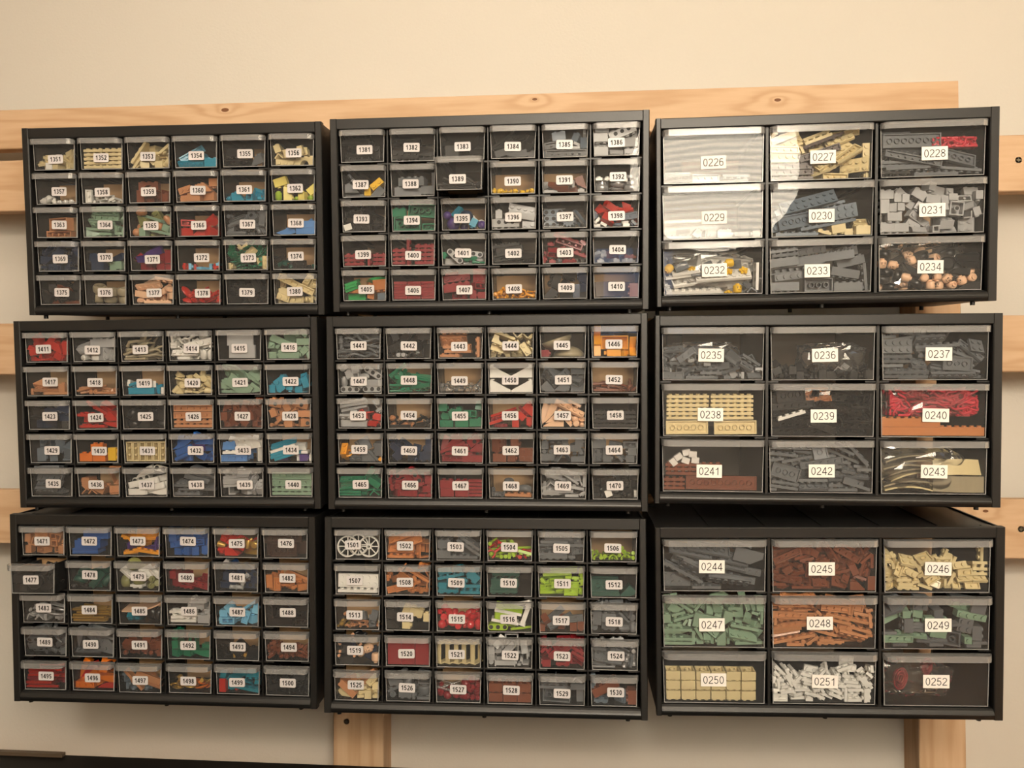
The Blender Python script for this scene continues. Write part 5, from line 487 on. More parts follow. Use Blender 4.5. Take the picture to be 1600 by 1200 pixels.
227:(17,0,99,75,39,137,199,-136,79,16,0,94,209,56,79,334,-104,-114,12,28,76,-4,9,148,-350,-53,-53,12,28,74,-159,9,46,-354,0,0,12,28,52,-160,32,79,358,0,0,23,0,51,-199,9,173,-353,10,10,23,0,49,-198,14,244,349,-62,58,16,0,48,158,38,145,-461,-38,-122,12,28,42,17,21,220,-492,-3,-85,11,0,41,117,36,217,235,-83,18,11,0,37,-200,30,137,360,8,8,12,28,35,-160,24,9,0,0,-1,11,0,32,99,57,20,-351,-44,44,16,0,30,-12,41,229,20,-85,4,23,0,26,-200,20,108,7,0,0,9,0,25,260,26,158,250,-250,250,17,0,21,138,72,125,-461,-38,-122,23,0,18,-15,47,41,153,-97,-58,16,0,14,0,84,195,254,-73,44,9,0,10,-99,42,161,-307,-269,216,9,0,9,271,69,20,-250,-250,250,11,0,8,-166,45,211,288,-64,88,9,0,7,-258,43,259,97,-79,-345,9,0,7,-17,44,162,-11,408,-285,9,0,6,-107,67,197,353,338,13,23,0,5,24,101,20,-354,0,0,16,0,3,-171,64,31,481,0,0,12,28,3,-160,52,117,-382,0,0,23,0,2,-12,56,258,19,-85,12,23,0,2,-40,89,93,462,-36,107,23,0,1,161,79,270,-236,-9,-43,9,0,1,-247,69,208,-330,350,-126,23,0,0,-38,83,75,460,-52,112,11,0,0,-199,60,154,498,11,-1),
228:(18,24,99,-109,11,200,-354,1,1,17,24,99,130,24,106,-416,37,57,13,24,99,-99,10,100,-368,37,41,13,24,62,120,51,41,493,-43,-43,17,24,55,-125,46,40,497,-10,2,18,24,51,-60,69,122,451,30,-13,12,24,37,24,20,9,0,0,0,11,26,35,-200,21,19,497,0,0,13,24,29,-113,49,86,-3,0,0,17,24,24,-160,61,54,-58,0,1,23,24,15,178,60,47,478,22,-66,18,24,11,-114,86,127,-214,-1,0,18,24,11,-109,79,180,496,0,0,23,24,10,-189,35,237,420,-2,1,11,26,4,226,111,136,301,186,-186,11,26,2,197,68,92,-288,54,43,12,24,1,5,111,20,353,0,-1,23,24,1,198,70,56,478,23,-66,11,26,1,180,100,32,0,75,0,23,24,0,198,99,62,477,20,-73,18,24,0,-109,78,199,-63,-1,-3),
229:(1,25,31,74,42,25,0,0,-14,11,25,23,-199,32,9,0,0,6,1,25,20,-86,58,32,116,125,345,32,25,20,-163,42,31,450,-42,-20,32,25,19,170,32,6,451,0,0,1,25,18,249,56,20,-228,-270,270,32,25,9,-56,47,25,0,0,-334,11,25,9,81,91,20,354,0,0,32,25,5,-15,42,25,0,0,372,11,25,0,-192,79,9,0,0,1),
230:(18,32,99,-67,29,192,268,-50,32,17,32,99,85,18,127,358,-30,31,19,32,99,-46,35,105,-353,-54,-8,18,32,66,41,50,62,0,-43,12,19,32,42,-51,78,162,498,1,44,6,0,41,99,43,38,-498,-5,-43,17,32,39,-136,40,9,0,0,0,1,0,36,235,20,25,0,0,0,18,32,24,-116,61,92,347,-8,54,1,0,20,240,87,70,0,451,216,14,0,18,21,53,19,-68,-1,-495,18,32,14,-25,111,40,354,0,0,1,0,12,166,78,20,247,252,252,17,32,8,-135,80,164,-4,-44,0,1,0,3,-231,89,37,182,0,0,14,0,3,240,76,32,0,-166,-472),
231:(6,25,58,138,25,132,-11,-353,-353,6,25,50,218,59,40,342,-91,-91,6,25,49,87,48,57,2,98,-490,6,25,48,-65,42,217,-99,105,-342,6,25,41,-38,54,140,-37,-477,12,1,25,40,-200,23,92,0,-499,31,6,25,39,18,56,184,-41,39,-3,6,25,34,-160,45,33,1,-500,0,1,25,33,-74,60,99,140,-347,325,6,25,32,-240,44,33,500,1,0,6,25,31,-247,59,156,-254,-246,253,1,25,30,50,40,111,412,38,57,6,25,29,-240,58,221,-5,-5,-354,32,25,25,56,29,135,0,400,299,0,25,23,260,20,205,354,-354,0,32,25,23,-62,32,6,0,-451,-215,1,25,23,2,45,259,377,-322,-33,1,25,21,254,51,116,-350,351,-46,1,25,21,-180,52,200,-11,11,353,1,25,20,199,65,185,-4,-415,-279,1,25,19,-79,75,54,338,103,-103,1,25,19,58,80,244,0,-496,0,1,25,18,-159,57,146,351,353,-42,0,25,18,-134,33,196,-32,28,-18,1,25,18,239,72,229,-96,8,2,32,25,18,220,50,137,433,-195,2,1,25,17,126,57,192,-284,228,-267,1,25,16,-110,77,177,-145,-27,-478,0,25,16,27,25,20,0,-354,-354,32,25,16,196,41,100,-233,-283,236,0,25,16,-14,69,56,-265,353,-235,1,25,15,80,55,175,-60,-41,-348,1,25,15,-202,60,149,354,354,-3,0,25,11,120,71,231,20,-313,389,32,25,11,116,68,6,0,451,215,0,25,11,-146,78,238,121,-137,-324,0,25,5,260,66,175,-442,0,0,0,25,3,-208,80,91,0,500,-4,32,25,2,35,80,25,0,0,0,32,25,1,-260,58,82,0,0,354),
232:(18,2,99,64,34,106,199,-10,4,18,2,98,-108,40,22,93,0,0,18,2,80,86,99,182,-241,28,15,18,2,64,-73,47,89,-458,-34,-22,18,2,54,43,102,40,353,-21,-22,25,2,39,256,46,98,15,354,14,25,2,34,-154,40,134,94,-29,6,32,24,27,-175,29,152,476,-23,90,32,24,27,48,29,154,-88,404,-196,18,2,27,-119,91,82,199,-7,-6,25,2,24,-192,53,115,-490,-8,-25,32,24,23,-33,32,154,-40,426,242,51,16,20,99,26,176,288,-237,-257,51,16,19,146,29,26,0,0,58,51,16,19,-250,29,151,419,165,-213,32,24,18,135,68,165,-13,97,490,40,24,15,-55,8,110,98,-10,2,32,24,14,193,46,42,149,-102,-410,59,16,12,179,17,131,-434,-76,-50,59,16,10,93,19,127,-68,-454,-198,32,24,8,230,47,6,335,302,144,59,16,7,-118,25,150,-487,-58,-39,25,2,6,51,102,149,-241,28,15,40,24,6,272,57,45,-340,218,-278,40,24,5,-32,68,144,-235,137,-228,32,24,5,224,99,33,168,7,-4,59,16,4,97,49,8,171,470,0,25,2,0,-199,90,9,-500,0,0,32,24,0,174,110,70,0,-499,0,32,24,0,-124,103,142,-12,494,70),
233:(5,24,99,42,57,197,2,-25,-52,7,24,97,9,70,40,-353,10,-10,5,24,92,-119,63,136,-354,-18,-17,7,24,85,145,47,104,498,1,-46,4,24,78,-131,48,94,353,-15,20,7,24,68,-198,50,173,-1,-25,0,7,24,67,-190,56,33,-500,18,0,3,24,62,169,47,25,0,0,-14,3,24,55,197,88,173,0,-54,0,16,24,47,264,63,80,-370,0,336,3,24,46,-34,63,243,379,-33,12,16,24,29,-196,56,215,-2,-25,28,16,24,28,-197,62,241,0,-25,-14,3,24,10,157,90,224,0,-54,0),
234:(54,26,46,101,21,145,100,-339,339,29,26,43,215,27,183,-263,-1,-1,29,26,40,-99,20,110,-485,0,123,54,26,32,-31,43,195,-380,291,-31,29,26,32,165,21,107,11,35,6,29,26,29,219,20,21,0,0,0,54,26,28,-57,45,36,-107,97,-424,54,26,27,-162,47,83,-229,-188,218,54,26,27,132,69,208,82,-57,-288,29,26,27,219,41,144,-487,-1,-1,54,26,26,-237,47,200,-222,-425,130,54,26,26,-226,43,105,-94,-486,-53,54,26,24,-186,79,21,-313,390,0,29,26,21,-174,66,159,410,-116,70,51,23,21,189,26,49,45,-84,-231,51,23,21,51,26,76,317,386,-4,51,23,21,-192,29,145,226,325,39,51,23,20,-120,28,72,394,-83,295,51,23,20,16,26,26,0,0,236,51,23,20,109,31,64,126,204,6,51,23,20,-91,26,169,49,-92,-230,51,23,19,-6,26,117,-240,260,260,29,26,19,-11,66,162,-196,-293,295,51,23,18,143,47,27,353,15,15,51,23,18,244,32,66,89,-340,348,51,23,18,-121,62,26,0,0,-6,54,26,17,-238,66,68,48,-493,-65,51,23,17,-254,29,153,63,-5,1,51,23,16,-22,26,68,-303,-183,-183,51,23,15,74,53,26,0,0,-180,51,23,15,47,54,183,322,-70,256,51,23,13,-89,87,204,-61,302,-78,51,23,12,43,53,125,-36,-18,-22,51,23,11,-51,52,132,-126,-279,2,51,23,8,-10,104,226,72,177,157,54,26,8,179,87,120,461,155,23,54,26,8,-125,83,120,417,-208,-78,54,26,8,181,87,73,-115,-3,233,51,23,5,91,73,114,-140,-230,-214,51,23,4,-254,93,26,-352,35,35,51,23,4,252,72,106,-195,-275,177,51,23,4,22,77,26,0,0,270,29,26,4,14,99,77,346,-27,-34,51,23,3,130,103,26,25,353,-351,54,26,3,-100,109,42,332,-121,121,54,26,2,142,88,158,130,-88,-450,51,23,1,83,103,168,-50,-246,31,29,26,1,215,94,20,353,-8,-8,51,23,1,108,104,76,7,242,12,54,26,1,-41,92,99,-176,386,152,51,23,1,-22,104,32,112,487,0,51,23,0,-187,100,100,-240,-140,117,51,23,0,254,104,66,103,-338,-103,51,23,0,-84,101,151,-352,-255,125,29,26,0,-226,110,181,450,0,217,51,23,0,-247,104,124,-327,-298,172),
235:(32,24,37,115,6,122,158,159,-56,10,24,37,-220,9,20,-354,0,0,10,24,37,-145,9,139,-337,-108,-108,10,24,33,-219,21,169,167,-20,7,10,24,30,217,29,104,473,55,-131,10,24,30,-26,48,64,197,-15,-6,11,24,29,16,55,171,43,29,-119,11,24,28,-70,20,9,0,0,0,32,24,24,235,37,6,36,-450,-214,11,24,23,-175,46,90,493,85,-3,9,24,23,194,20,73,176,121,-47,10,24,22,103,42,53,103,-98,-76,32,24,22,80,47,71,97,362,301,10,24,20,-8,20,34,0,0,0,0,25,19,-28,27,104,75,53,-345,11,24,15,-120,76,51,-188,-8,35,9,24,13,-258,41,73,-306,-341,-94,9,24,13,-123,44,42,156,444,-1,9,25,12,171,69,20,268,-231,-231,32,24,12,-246,34,160,-47,-264,248,0,25,11,124,70,35,-479,-19,-117,9,24,10,82,43,9,0,0,369,9,24,10,-67,65,130,-144,59,-371,9,25,9,13,51,96,-44,-54,-344,9,25,9,-128,44,118,-301,-389,-78,11,24,8,-198,101,70,353,-21,21,9,24,8,260,41,53,353,-353,16,9,24,8,-72,45,99,335,371,8,0,25,8,14,79,136,-80,272,-344,10,24,8,-116,52,158,90,-121,43,9,24,8,49,66,106,234,-274,-213,9,24,7,-47,67,148,68,140,321,9,24,7,-18,58,120,-283,-45,-254,11,24,7,-40,60,9,0,0,0,9,24,7,-212,67,105,-40,19,328,32,24,6,-85,56,127,-276,207,-223,9,24,6,-271,44,124,-157,317,-157,9,24,6,-167,46,33,-158,5,455,0,25,6,80,80,134,-147,203,-207,11,24,6,144,66,106,-397,-50,96,11,24,5,-149,101,161,353,-10,10,32,24,5,239,62,97,376,255,-57,32,24,4,168,69,48,298,-309,-178,32,24,3,-229,64,148,-9,-113,-190,11,24,3,90,101,54,344,-81,81,9,25,2,218,69,53,-352,345,32,9,25,2,189,60,98,222,158,-78,9,24,1,239,100,20,354,6,6,32,24,1,-166,67,118,-235,266,-264,0,25,1,-245,57,32,-179,0,0,9,25,0,102,101,104,344,-81,81,11,24,0,-200,101,20,354,0,0),
236:(0,26,20,260,20,25,0,0,500,0,26,19,5,20,25,0,0,500,0,26,19,-249,20,46,-181,181,-304,0,26,16,50,20,20,250,250,250,28,26,15,-161,5,48,243,0,0,39,26,15,-30,16,41,0,0,-78,28,26,14,176,16,20,-354,-2,2,28,26,14,-121,16,20,-250,250,250,39,26,14,150,31,34,-32,224,195,28,26,14,-121,15,63,110,0,0,39,26,13,-198,30,40,389,-277,140,0,26,12,101,86,88,-114,-421,-212,28,26,12,103,25,27,-346,337,75,0,26,12,-104,56,80,-35,-130,225,0,26,11,153,89,59,290,79,-169,0,26,10,-237,94,77,-168,-109,385,28,26,10,240,31,57,124,429,129,0,26,9,70,68,60,447,-31,-154,0,26,9,9,86,73,-278,-27,181,39,26,9,-77,43,48,-182,324,335,39,26,9,-231,42,15,-361,-35,33,39,26,7,-94,27,27,-14,-278,-140,49,26,6,57,17,55,401,195,204,28,26,5,-42,47,59,149,454,-126,39,26,5,238,104,52,396,132,256,39,26,5,-156,36,40,148,454,-142,39,26,5,24,60,41,46,99,-474,49,26,5,213,15,16,407,196,-199,0,26,4,115,85,40,-359,158,92,39,26,4,230,80,29,-344,246,36,28,26,4,-50,56,16,0,0,-376,28,26,3,-183,92,59,280,-305,-107,28,26,3,-188,50,5,481,-9,-2,28,26,2,-264,60,20,-250,250,-250,28,26,2,110,46,5,427,-220,-63,39,26,2,-264,80,56,-44,444,224,49,26,1,-185,61,50,-188,269,325,0,26,1,192,83,26,-10,-6,276,39,26,1,168,54,17,284,-185,-358,28,26,1,-68,63,16,18,460,129,39,26,1,262,68,41,0,0,497,39,26,0,-135,61,22,-238,-198,252,49,26,0,-211,63,34,-94,179,313,0,26,0,-126,84,48,-204,408,32,49,26,0,224,45,15,7,354,343),
237:(16,24,99,127,9,84,-354,11,11,12,24,69,-159,21,270,361,18,-8,12,24,65,104,21,21,475,0,0,16,24,63,-18,37,216,475,-4,13,12,24,55,-147,22,43,99,0,0,11,24,50,-194,19,162,318,0,0,11,24,46,-193,20,203,352,7,6,14,24,44,237,34,180,213,-135,316,12,24,44,17,20,183,13,-14,0,11,24,39,207,33,156,-412,129,134,16,24,36,1,60,133,13,-14,0,16,24,36,-111,40,23,99,0,0,14,24,36,-78,37,87,0,-156,475,16,24,33,-198,43,114,-487,9,2,16,24,31,-8,49,166,-499,27,-13,16,24,30,-190,60,141,112,0,0,15,24,27,22,37,243,-156,7,2,16,24,22,174,63,103,-153,90,29,15,24,19,-219,59,67,-43,0,0,14,24,17,15,50,36,40,-474,149,14,24,17,-231,39,30,-344,-344,-83,11,24,15,69,48,95,70,41,10,12,24,15,-159,50,228,499,9,37,15,24,15,46,63,47,-153,74,24,15,24,14,210,74,157,257,80,-49,12,24,14,141,56,53,-162,71,-29,14,24,12,-239,60,236,19,-19,-353,11,24,6,196,71,9,0,0,2,11,24,5,196,79,132,-418,49,80,11,24,3,-200,79,89,-43,0,0,14,24,3,-57,91,79,13,-353,353,12,24,2,-160,80,9,0,0,0,14,24,1,185,63,64,-45,171,351,16,24,0,-27,91,219,354,-2,2,16,24,0,-189,65,191,-467,0,0),
238:(17,0,99,-144,12,41,-354,-2,-2,17,0,99,129,13,41,-354,-2,-2,12,0,43,-141,23,95,0,0,0,12,0,43,-140,24,193,0,0,-2,12,0,43,111,24,95,0,0,3,12,0,43,111,24,193,0,0,-1,12,0,43,109,22,218,0,0,2,12,0,43,109,24,144,0,0,-1,12,0,42,-141,24,144,0,0,0,12,0,42,-139,24,218,0,0,1,12,0,39,110,23,120,0,0,-2,12,0,39,-141,23,120,0,0,-2,12,0,39,-141,24,168,0,0,-2,12,0,39,109,24,168,0,0,2),
239:(16,26,99,-170,9,227,-353,-18,-18,12,26,77,105,20,151,408,34,-49,16,26,76,129,35,215,463,15,-38,12,26,73,-160,21,22,417,0,0,12,26,73,-159,9,168,-353,-18,-18,16,26,71,-132,68,71,436,-14,-25,11,26,51,197,21,56,424,0,0,16,26,49,166,40,23,96,0,0,11,26,49,8,17,47,348,63,-63,12,26,48,160,48,252,-441,-11,52,11,26,47,32,20,125,464,17,-43,16,26,45,200,57,91,113,0,0,16,26,39,-11,70,97,-95,45,9,11,2,32,-166,22,110,0,-75,2,12,26,31,-156,60,143,269,-1,82,11,26,30,260,54,181,-161,-161,-315,12,26,28,57,37,174,-251,29,-10,11,26,28,21,57,235,368,121,77,12,26,24,-158,46,252,465,-11,29,11,26,16,198,57,149,-108,21,-104,12,26,15,49,90,203,498,0,-42,11,26,14,-13,49,19,-157,2,-7,12,26,9,138,89,45,-164,0,0,11,26,8,-198,58,207,361,-22,21,16,26,8,153,72,244,-441,9,63,11,26,7,-180,89,80,-241,46,26,16,26,6,34,70,127,488,9,-45,11,26,6,198,101,202,348,62,-62,16,26,5,191,65,76,-487,0,0,12,26,2,127,67,140,486,-40,-35,12,26,2,-160,86,254,12,-31,1,11,26,1,-191,101,20,354,0,0,16,26,1,-199,67,179,-499,-5,-31,11,26,0,-194,54,20,354,-2,-2),
240:(5,20,99,-118,23,74,0,0,1,5,20,99,-117,24,25,0,0,-3,4,20,99,158,23,25,0,0,-1),
241:(19,21,99,50,11,43,-354,1,1,13,21,65,-106,23,144,0,0,-1,13,21,60,-104,23,95,0,0,1,13,21,55,-105,22,120,0,0,0,10,21,23,-215,23,59,0,0,0,10,21,22,-214,23,34,0,0,1,10,21,20,-216,22,10,0,0,2),
242:(16,24,99,-192,8,107,-351,50,50,12,24,76,8,9,162,-354,-27,-27,12,24,58,160,38,89,138,26,7,16,24,55,-35,44,30,151,0,0,14,24,46,6,28,221,-4,381,319,16,24,38,-135,48,180,498,7,47,16,24,36,38,41,126,0,-50,4,16,24,36,213,42,209,26,206,-9,16,24,35,126,44,9,0,0,-2,16,24,35,116,44,245,-488,9,107,12,24,34,121,68,208,27,107,-9,14,24,29,157,41,122,86,-33,346,16,24,28,-200,50,208,0,26,0,11,24,28,-194,28,45,3,36,24,11,24,27,-200,32,20,0,36,-1,11,24,26,-39,21,60,499,0,0,22,24,25,166,9,55,49,-350,350,14,24,24,-83,56,98,314,324,-156,14,24,19,85,40,34,0,0,0,14,24,18,79,45,83,-370,306,109,14,24,17,-3,49,73,0,49,498,14,24,17,-239,50,179,-27,-27,352,14,24,16,239,41,120,1,-499,30,12,24,14,-160,69,149,-498,0,-46,16,24,12,192,81,68,350,51,-51,12,24,11,65,68,172,0,38,-1,22,24,10,239,29,20,-494,0,78,22,24,10,239,69,134,21,31,499,22,24,8,126,45,260,228,-431,-76,12,24,6,-18,70,210,0,38,0,11,24,6,-188,59,78,377,-164,142,22,24,5,-260,47,9,0,0,354,11,24,2,-44,70,144,-498,0,-50,12,24,2,-75,81,20,354,0,0,22,24,2,-240,45,91,108,-4,-488,11,24,1,-198,82,95,349,-54,52,12,24,0,-159,46,252,293,5,-4),
243:(61,1,99,152,42,46,353,-26,-26,61,0,99,144,50,132,285,12,17,61,0,49,-72,104,69,-2,-48,-1,61,1,46,-151,101,78,-2,-74,0,61,1,46,-114,80,27,1,-22,-17,61,1,45,-98,93,170,0,-31,-22,61,0,41,-112,86,-5,0,0,-2,61,1,36,-149,101,115,-2,-31,0,61,1,25,-10,97,141,-2,24,3,61,0,15,149,113,46,-353,10,-10,61,0,13,145,62,58,-444,31,-16,61,1,10,114,92,98,-2,22,4,61,0,6,152,104,129,-3,82,0),
244:(30,24,91,192,9,188,-351,46,46,17,24,82,88,38,44,477,8,-27,30,24,79,-200,72,40,354,0,0,17,24,77,-128,37,214,-473,14,44,17,24,63,-168,46,93,-486,14,118,30,24,62,-111,36,111,455,42,-111,17,24,59,-23,37,226,-473,15,44,17,24,57,-115,46,128,-177,100,14,30,24,44,-40,46,9,0,0,-4,16,24,42,104,37,137,-473,16,48,16,24,40,115,37,167,-473,16,47,13,24,37,119,66,107,352,35,-35,30,24,36,78,59,76,-1,39,15,12,24,29,-100,42,163,-182,90,-13,13,24,13,90,91,45,353,26,-26,16,24,9,135,63,236,-154,70,23,17,24,5,-42,83,176,-351,41,41),
245:(11,21,54,-199,9,192,-346,-75,-75,11,21,51,-195,20,58,418,24,-38,14,21,50,-54,22,107,379,7,-8,11,21,50,34,21,220,411,83,-227,11,21,49,130,9,204,-341,94,94,11,21,38,65,20,97,497,0,56,14,21,36,-15,35,43,130,133,-329,14,21,35,89,31,46,-442,26,62,26,21,32,184,20,25,0,0,354,26,21,31,260,25,40,-354,0,0,26,21,30,163,21,123,159,-98,34,11,21,29,-88,41,9,0,0,3,14,21,27,-2,44,166,54,-16,-366,14,21,23,-133,51,101,-17,-130,313,9,21,22,130,33,66,217,-84,246,11,21,21,-201,49,202,-242,-65,74,9,21,21,212,51,210,258,-96,-353,26,21,20,-189,44,115,223,-50,444,9,21,19,-105,30,218,-93,-350,335,9,21,18,223,27,111,66,375,-165,14,21,17,271,60,158,250,-250,-250,22,21,17,232,20,180,-464,-1,-185,22,21,17,-58,27,213,346,-10,-149,11,21,17,-92,49,181,-44,-43,92,26,21,16,16,66,228,55,-13,352,9,21,15,-146,45,136,241,438,9,14,21,15,-82,56,164,-334,367,-60,14,21,15,138,60,223,480,20,-100,22,21,14,-88,63,45,141,328,312,14,21,13,202,53,61,319,-373,-20,14,21,13,-240,60,26,0,0,0,26,21,13,-252,77,210,84,-212,-444,22,21,12,121,40,170,-171,449,77,26,21,10,231,64,88,-87,-26,-443,9,21,10,72,49,128,310,301,172,9,21,9,-245,45,102,2,4,-423,9,21,9,37,45,125,-54,124,-356,9,21,9,244,50,209,-72,-205,-168,22,21,9,-206,57,9,0,0,-462,22,21,9,-251,42,143,125,-2,-316,26,21,8,-1,62,121,-15,8,255,9,21,7,-213,47,157,134,5,-309,26,21,7,74,47,184,21,-435,-44,26,21,7,-76,73,219,-280,-227,-314,26,21,6,111,72,144,-478,-12,-83,22,21,6,19,45,150,74,-23,-394,9,21,6,21,65,20,-140,-325,325,26,21,4,-70,59,118,-297,-27,-35,11,21,3,-190,57,60,499,-36,0,11,21,3,121,63,20,-354,5,-5,11,21,2,67,79,60,-446,2,5,9,21,2,-240,80,86,0,-500,-4,26,21,2,178,74,161,344,257,254,14,21,1,-53,91,40,0,-354,354,22,21,1,7,60,86,500,0,-5,9,21,1,-128,74,78,-34,280,398,11,21,1,-200,78,143,-99,-86,-18,22,21,1,-160,80,26,0,0,-500),
246:(14,0,46,-50,40,171,-353,327,16,14,0,43,-144,39,159,52,-132,479,9,0,29,155,9,102,-23,353,353,9,0,28,-18,9,63,-103,338,338,9,0,28,50,19,125,348,0,-9,14,0,25,156,36,76,108,-147,332,9,0,25,-134,19,100,73,-350,335,9,0,25,-195,24,113,-338,-233,-114,9,0,25,132,22,139,282,-14,27,22,0,24,199,16,25,-421,0,0,9,0,24,239,21,60,134,6,-2,9,0,24,40,22,166,-9,-455,208,9,0,23,270,70,192,349,0,-358,14,0,20,86,45,65,304,293,186,14,0,19,239,49,144,351,-349,45,14,0,19,-164,40,34,0,0,500,22,0,17,123,39,34,-373,-275,-152,22,0,17,-174,20,60,-500,0,0,9,0,16,29,38,87,-119,-458,157,9,0,16,-241,34,20,-328,-132,132,14,0,15,240,49,109,6,71,495,14,0,15,-166,42,17,345,-362,0,9,0,14,71,70,183,-6,-283,-5,9,0,13,-239,61,85,56,358,331,22,0,13,-56,26,21,2,83,-12,9,0,13,240,31,87,6,70,495,22,0,13,-9,28,37,-126,-396,-278,9,0,12,-259,41,202,74,48,-350,22,0,12,40,42,46,-285,209,-209,9,0,11,-95,46,50,-51,-61,296,9,0,11,-90,45,128,-139,235,-246,9,0,10,-236,45,58,437,240,9,9,0,10,-218,43,174,130,263,137,22,0,9,-76,44,98,-296,350,-51,9,0,9,-52,45,128,-129,222,-238,9,0,8,-228,45,150,320,-248,-251,9,0,7,-106,49,9,0,0,345,22,0,7,-35,45,82,-101,-83,272,9,0,7,-259,41,175,74,48,-350,22,0,7,92,59,159,98,209,-345,9,0,6,-154,51,72,-35,-116,-464,22,0,6,116,69,140,412,-7,283,9,0,5,-1,67,159,143,332,-345,9,0,5,105,64,9,0,0,-500,9,0,4,-35,69,98,-34,-126,-9,9,0,4,-15,66,46,347,-74,-71,22,0,4,-270,45,145,-216,-298,190,22,0,3,53,41,113,65,-348,348,9,0,3,25,56,17,-500,-15,0,9,0,3,-239,69,113,-24,25,499,22,0,3,186,70,9,0,0,-500,9,0,2,159,48,120,-19,-27,0,14,0,2,-158,81,119,224,-273,273,22,0,2,53,70,110,-91,0,-492,9,0,2,40,69,83,-88,-137,-472,22,0,1,-106,69,106,-386,16,317,14,0,1,209,42,40,0,-421,-269,9,0,0,58,70,126,0,91,0,9,0,0,184,70,39,-422,0,0),
247:(30,12,93,-34,9,133,-351,38,38,30,12,78,168,36,56,170,47,-17,30,12,45,-200,40,34,0,0,0,30,12,39,-200,40,86,0,0,0,30,12,38,173,41,99,-22,49,2,26,12,35,260,25,238,0,-354,-354,30,12,33,-183,40,232,4,-478,15,26,12,33,43,20,40,-250,-250,250,26,12,32,25,26,226,-141,299,-256,30,12,31,-155,57,155,5,-56,46,26,12,31,78,20,155,273,273,224,26,12,30,-214,36,203,360,-315,-98,14,12,29,3,38,83,72,220,-393,30,12,27,-200,44,9,0,0,0,30,12,25,196,57,9,0,0,29,26,12,22,-17,56,188,-463,20,49,26,12,20,194,43,133,407,-31,-99,26,12,20,240,75,105,250,250,-250,26,12,20,-259,41,152,14,0,-500,26,12,19,-32,49,18,460,-11,-5,14,12,17,-212,48,111,0,0,-30,14,12,17,112,48,210,-315,-388,5,14,12,17,-111,53,40,-250,250,-250,14,12,17,271,47,165,-225,-273,225,14,12,16,-199,43,179,-366,336,-34,14,12,16,-144,57,236,341,-336,-92,22,12,16,228,38,229,25,261,-173,14,12,15,-81,55,222,219,-8,-449,22,12,12,-82,20,68,-7,-437,-12,26,12,12,-73,60,25,0,0,0,26,12,12,-252,80,195,260,260,239,26,12,11,254,50,54,-124,463,37,26,12,11,155,80,181,-253,-253,247,22,12,11,-234,79,258,6,468,-174,30,12,11,-200,56,68,-500,0,0,22,12,10,-137,44,253,-112,93,-332,22,12,9,152,55,128,12,53,298,26,12,8,28,42,147,146,57,-59,26,12,8,106,52,38,-155,441,176,22,12,8,233,48,179,-352,-345,76,22,12,7,-152,58,118,311,311,131,30,12,7,18,91,229,318,-155,155,26,12,7,102,65,173,-238,267,249,22,12,7,-129,55,112,164,-269,-243,22,12,6,67,57,20,169,310,311,22,12,6,173,62,261,267,-347,191,30,12,5,-12,73,86,249,11,-6,22,12,5,15,61,20,181,-304,-304,26,12,5,206,58,210,-19,312,-23,22,12,3,80,51,124,-4,480,-18,14,12,2,-62,54,128,-403,-198,-89),
248:(12,22,80,-159,9,174,-353,8,8,12,22,68,-158,22,115,71,-40,6,12,22,63,-161,20,41,0,-49,0,16,22,56,162,37,49,472,19,-58,12,22,56,132,21,158,17,54,-2,11,22,54,67,9,215,-353,17,17,16,22,35,76,41,146,17,54,-4,16,22,34,1,59,67,-44,66,5,16,22,34,104,53,223,-351,112,-44,14,22,33,217,83,230,-35,352,352,12,22,27,157,52,101,-7,59,-59,11,22,26,42,32,17,498,40,0,16,22,25,-198,45,97,-493,-6,-40,16,22,22,-196,61,46,-121,-47,-12,9,22,21,126,30,100,361,-38,-53,9,22,21,18,20,34,0,0,-500,12,22,21,-159,54,206,-201,11,5,14,22,21,-198,44,194,306,-340,144,14,22,20,-59,40,33,336,336,110,14,22,19,263,53,133,222,275,222,11,22,19,-106,45,265,152,-11,84,9,22,17,-162,21,9,0,0,0,14,22,17,3,59,94,-78,15,-345,14,22,16,213,57,171,-5,-495,50,9,22,16,198,55,206,-42,-375,-327,9,22,15,65,44,94,-280,-325,195,9,22,14,-208,37,265,117,-100,334,16,22,12,-198,62,251,153,12,-6,12,22,11,-126,50,152,-499,-30,-9,9,22,11,259,58,191,348,353,-8,9,22,10,-117,34,180,-351,-6,-6,9,22,9,-19,57,184,332,-320,-136,9,22,8,-113,40,20,250,250,250,9,22,7,-263,41,140,-244,-256,243,11,22,7,158,79,64,-499,1,28,14,22,7,33,67,219,337,-23,-134,11,22,6,185,79,129,-15,171,6,9,22,6,259,60,58,-351,-351,42,9,22,5,173,83,20,0,-354,-354,9,22,1,-212,80,135,28,355,-349,12,22,1,-152,79,235,-462,6,14,9,22,0,-42,53,245,-439,-194,-46),
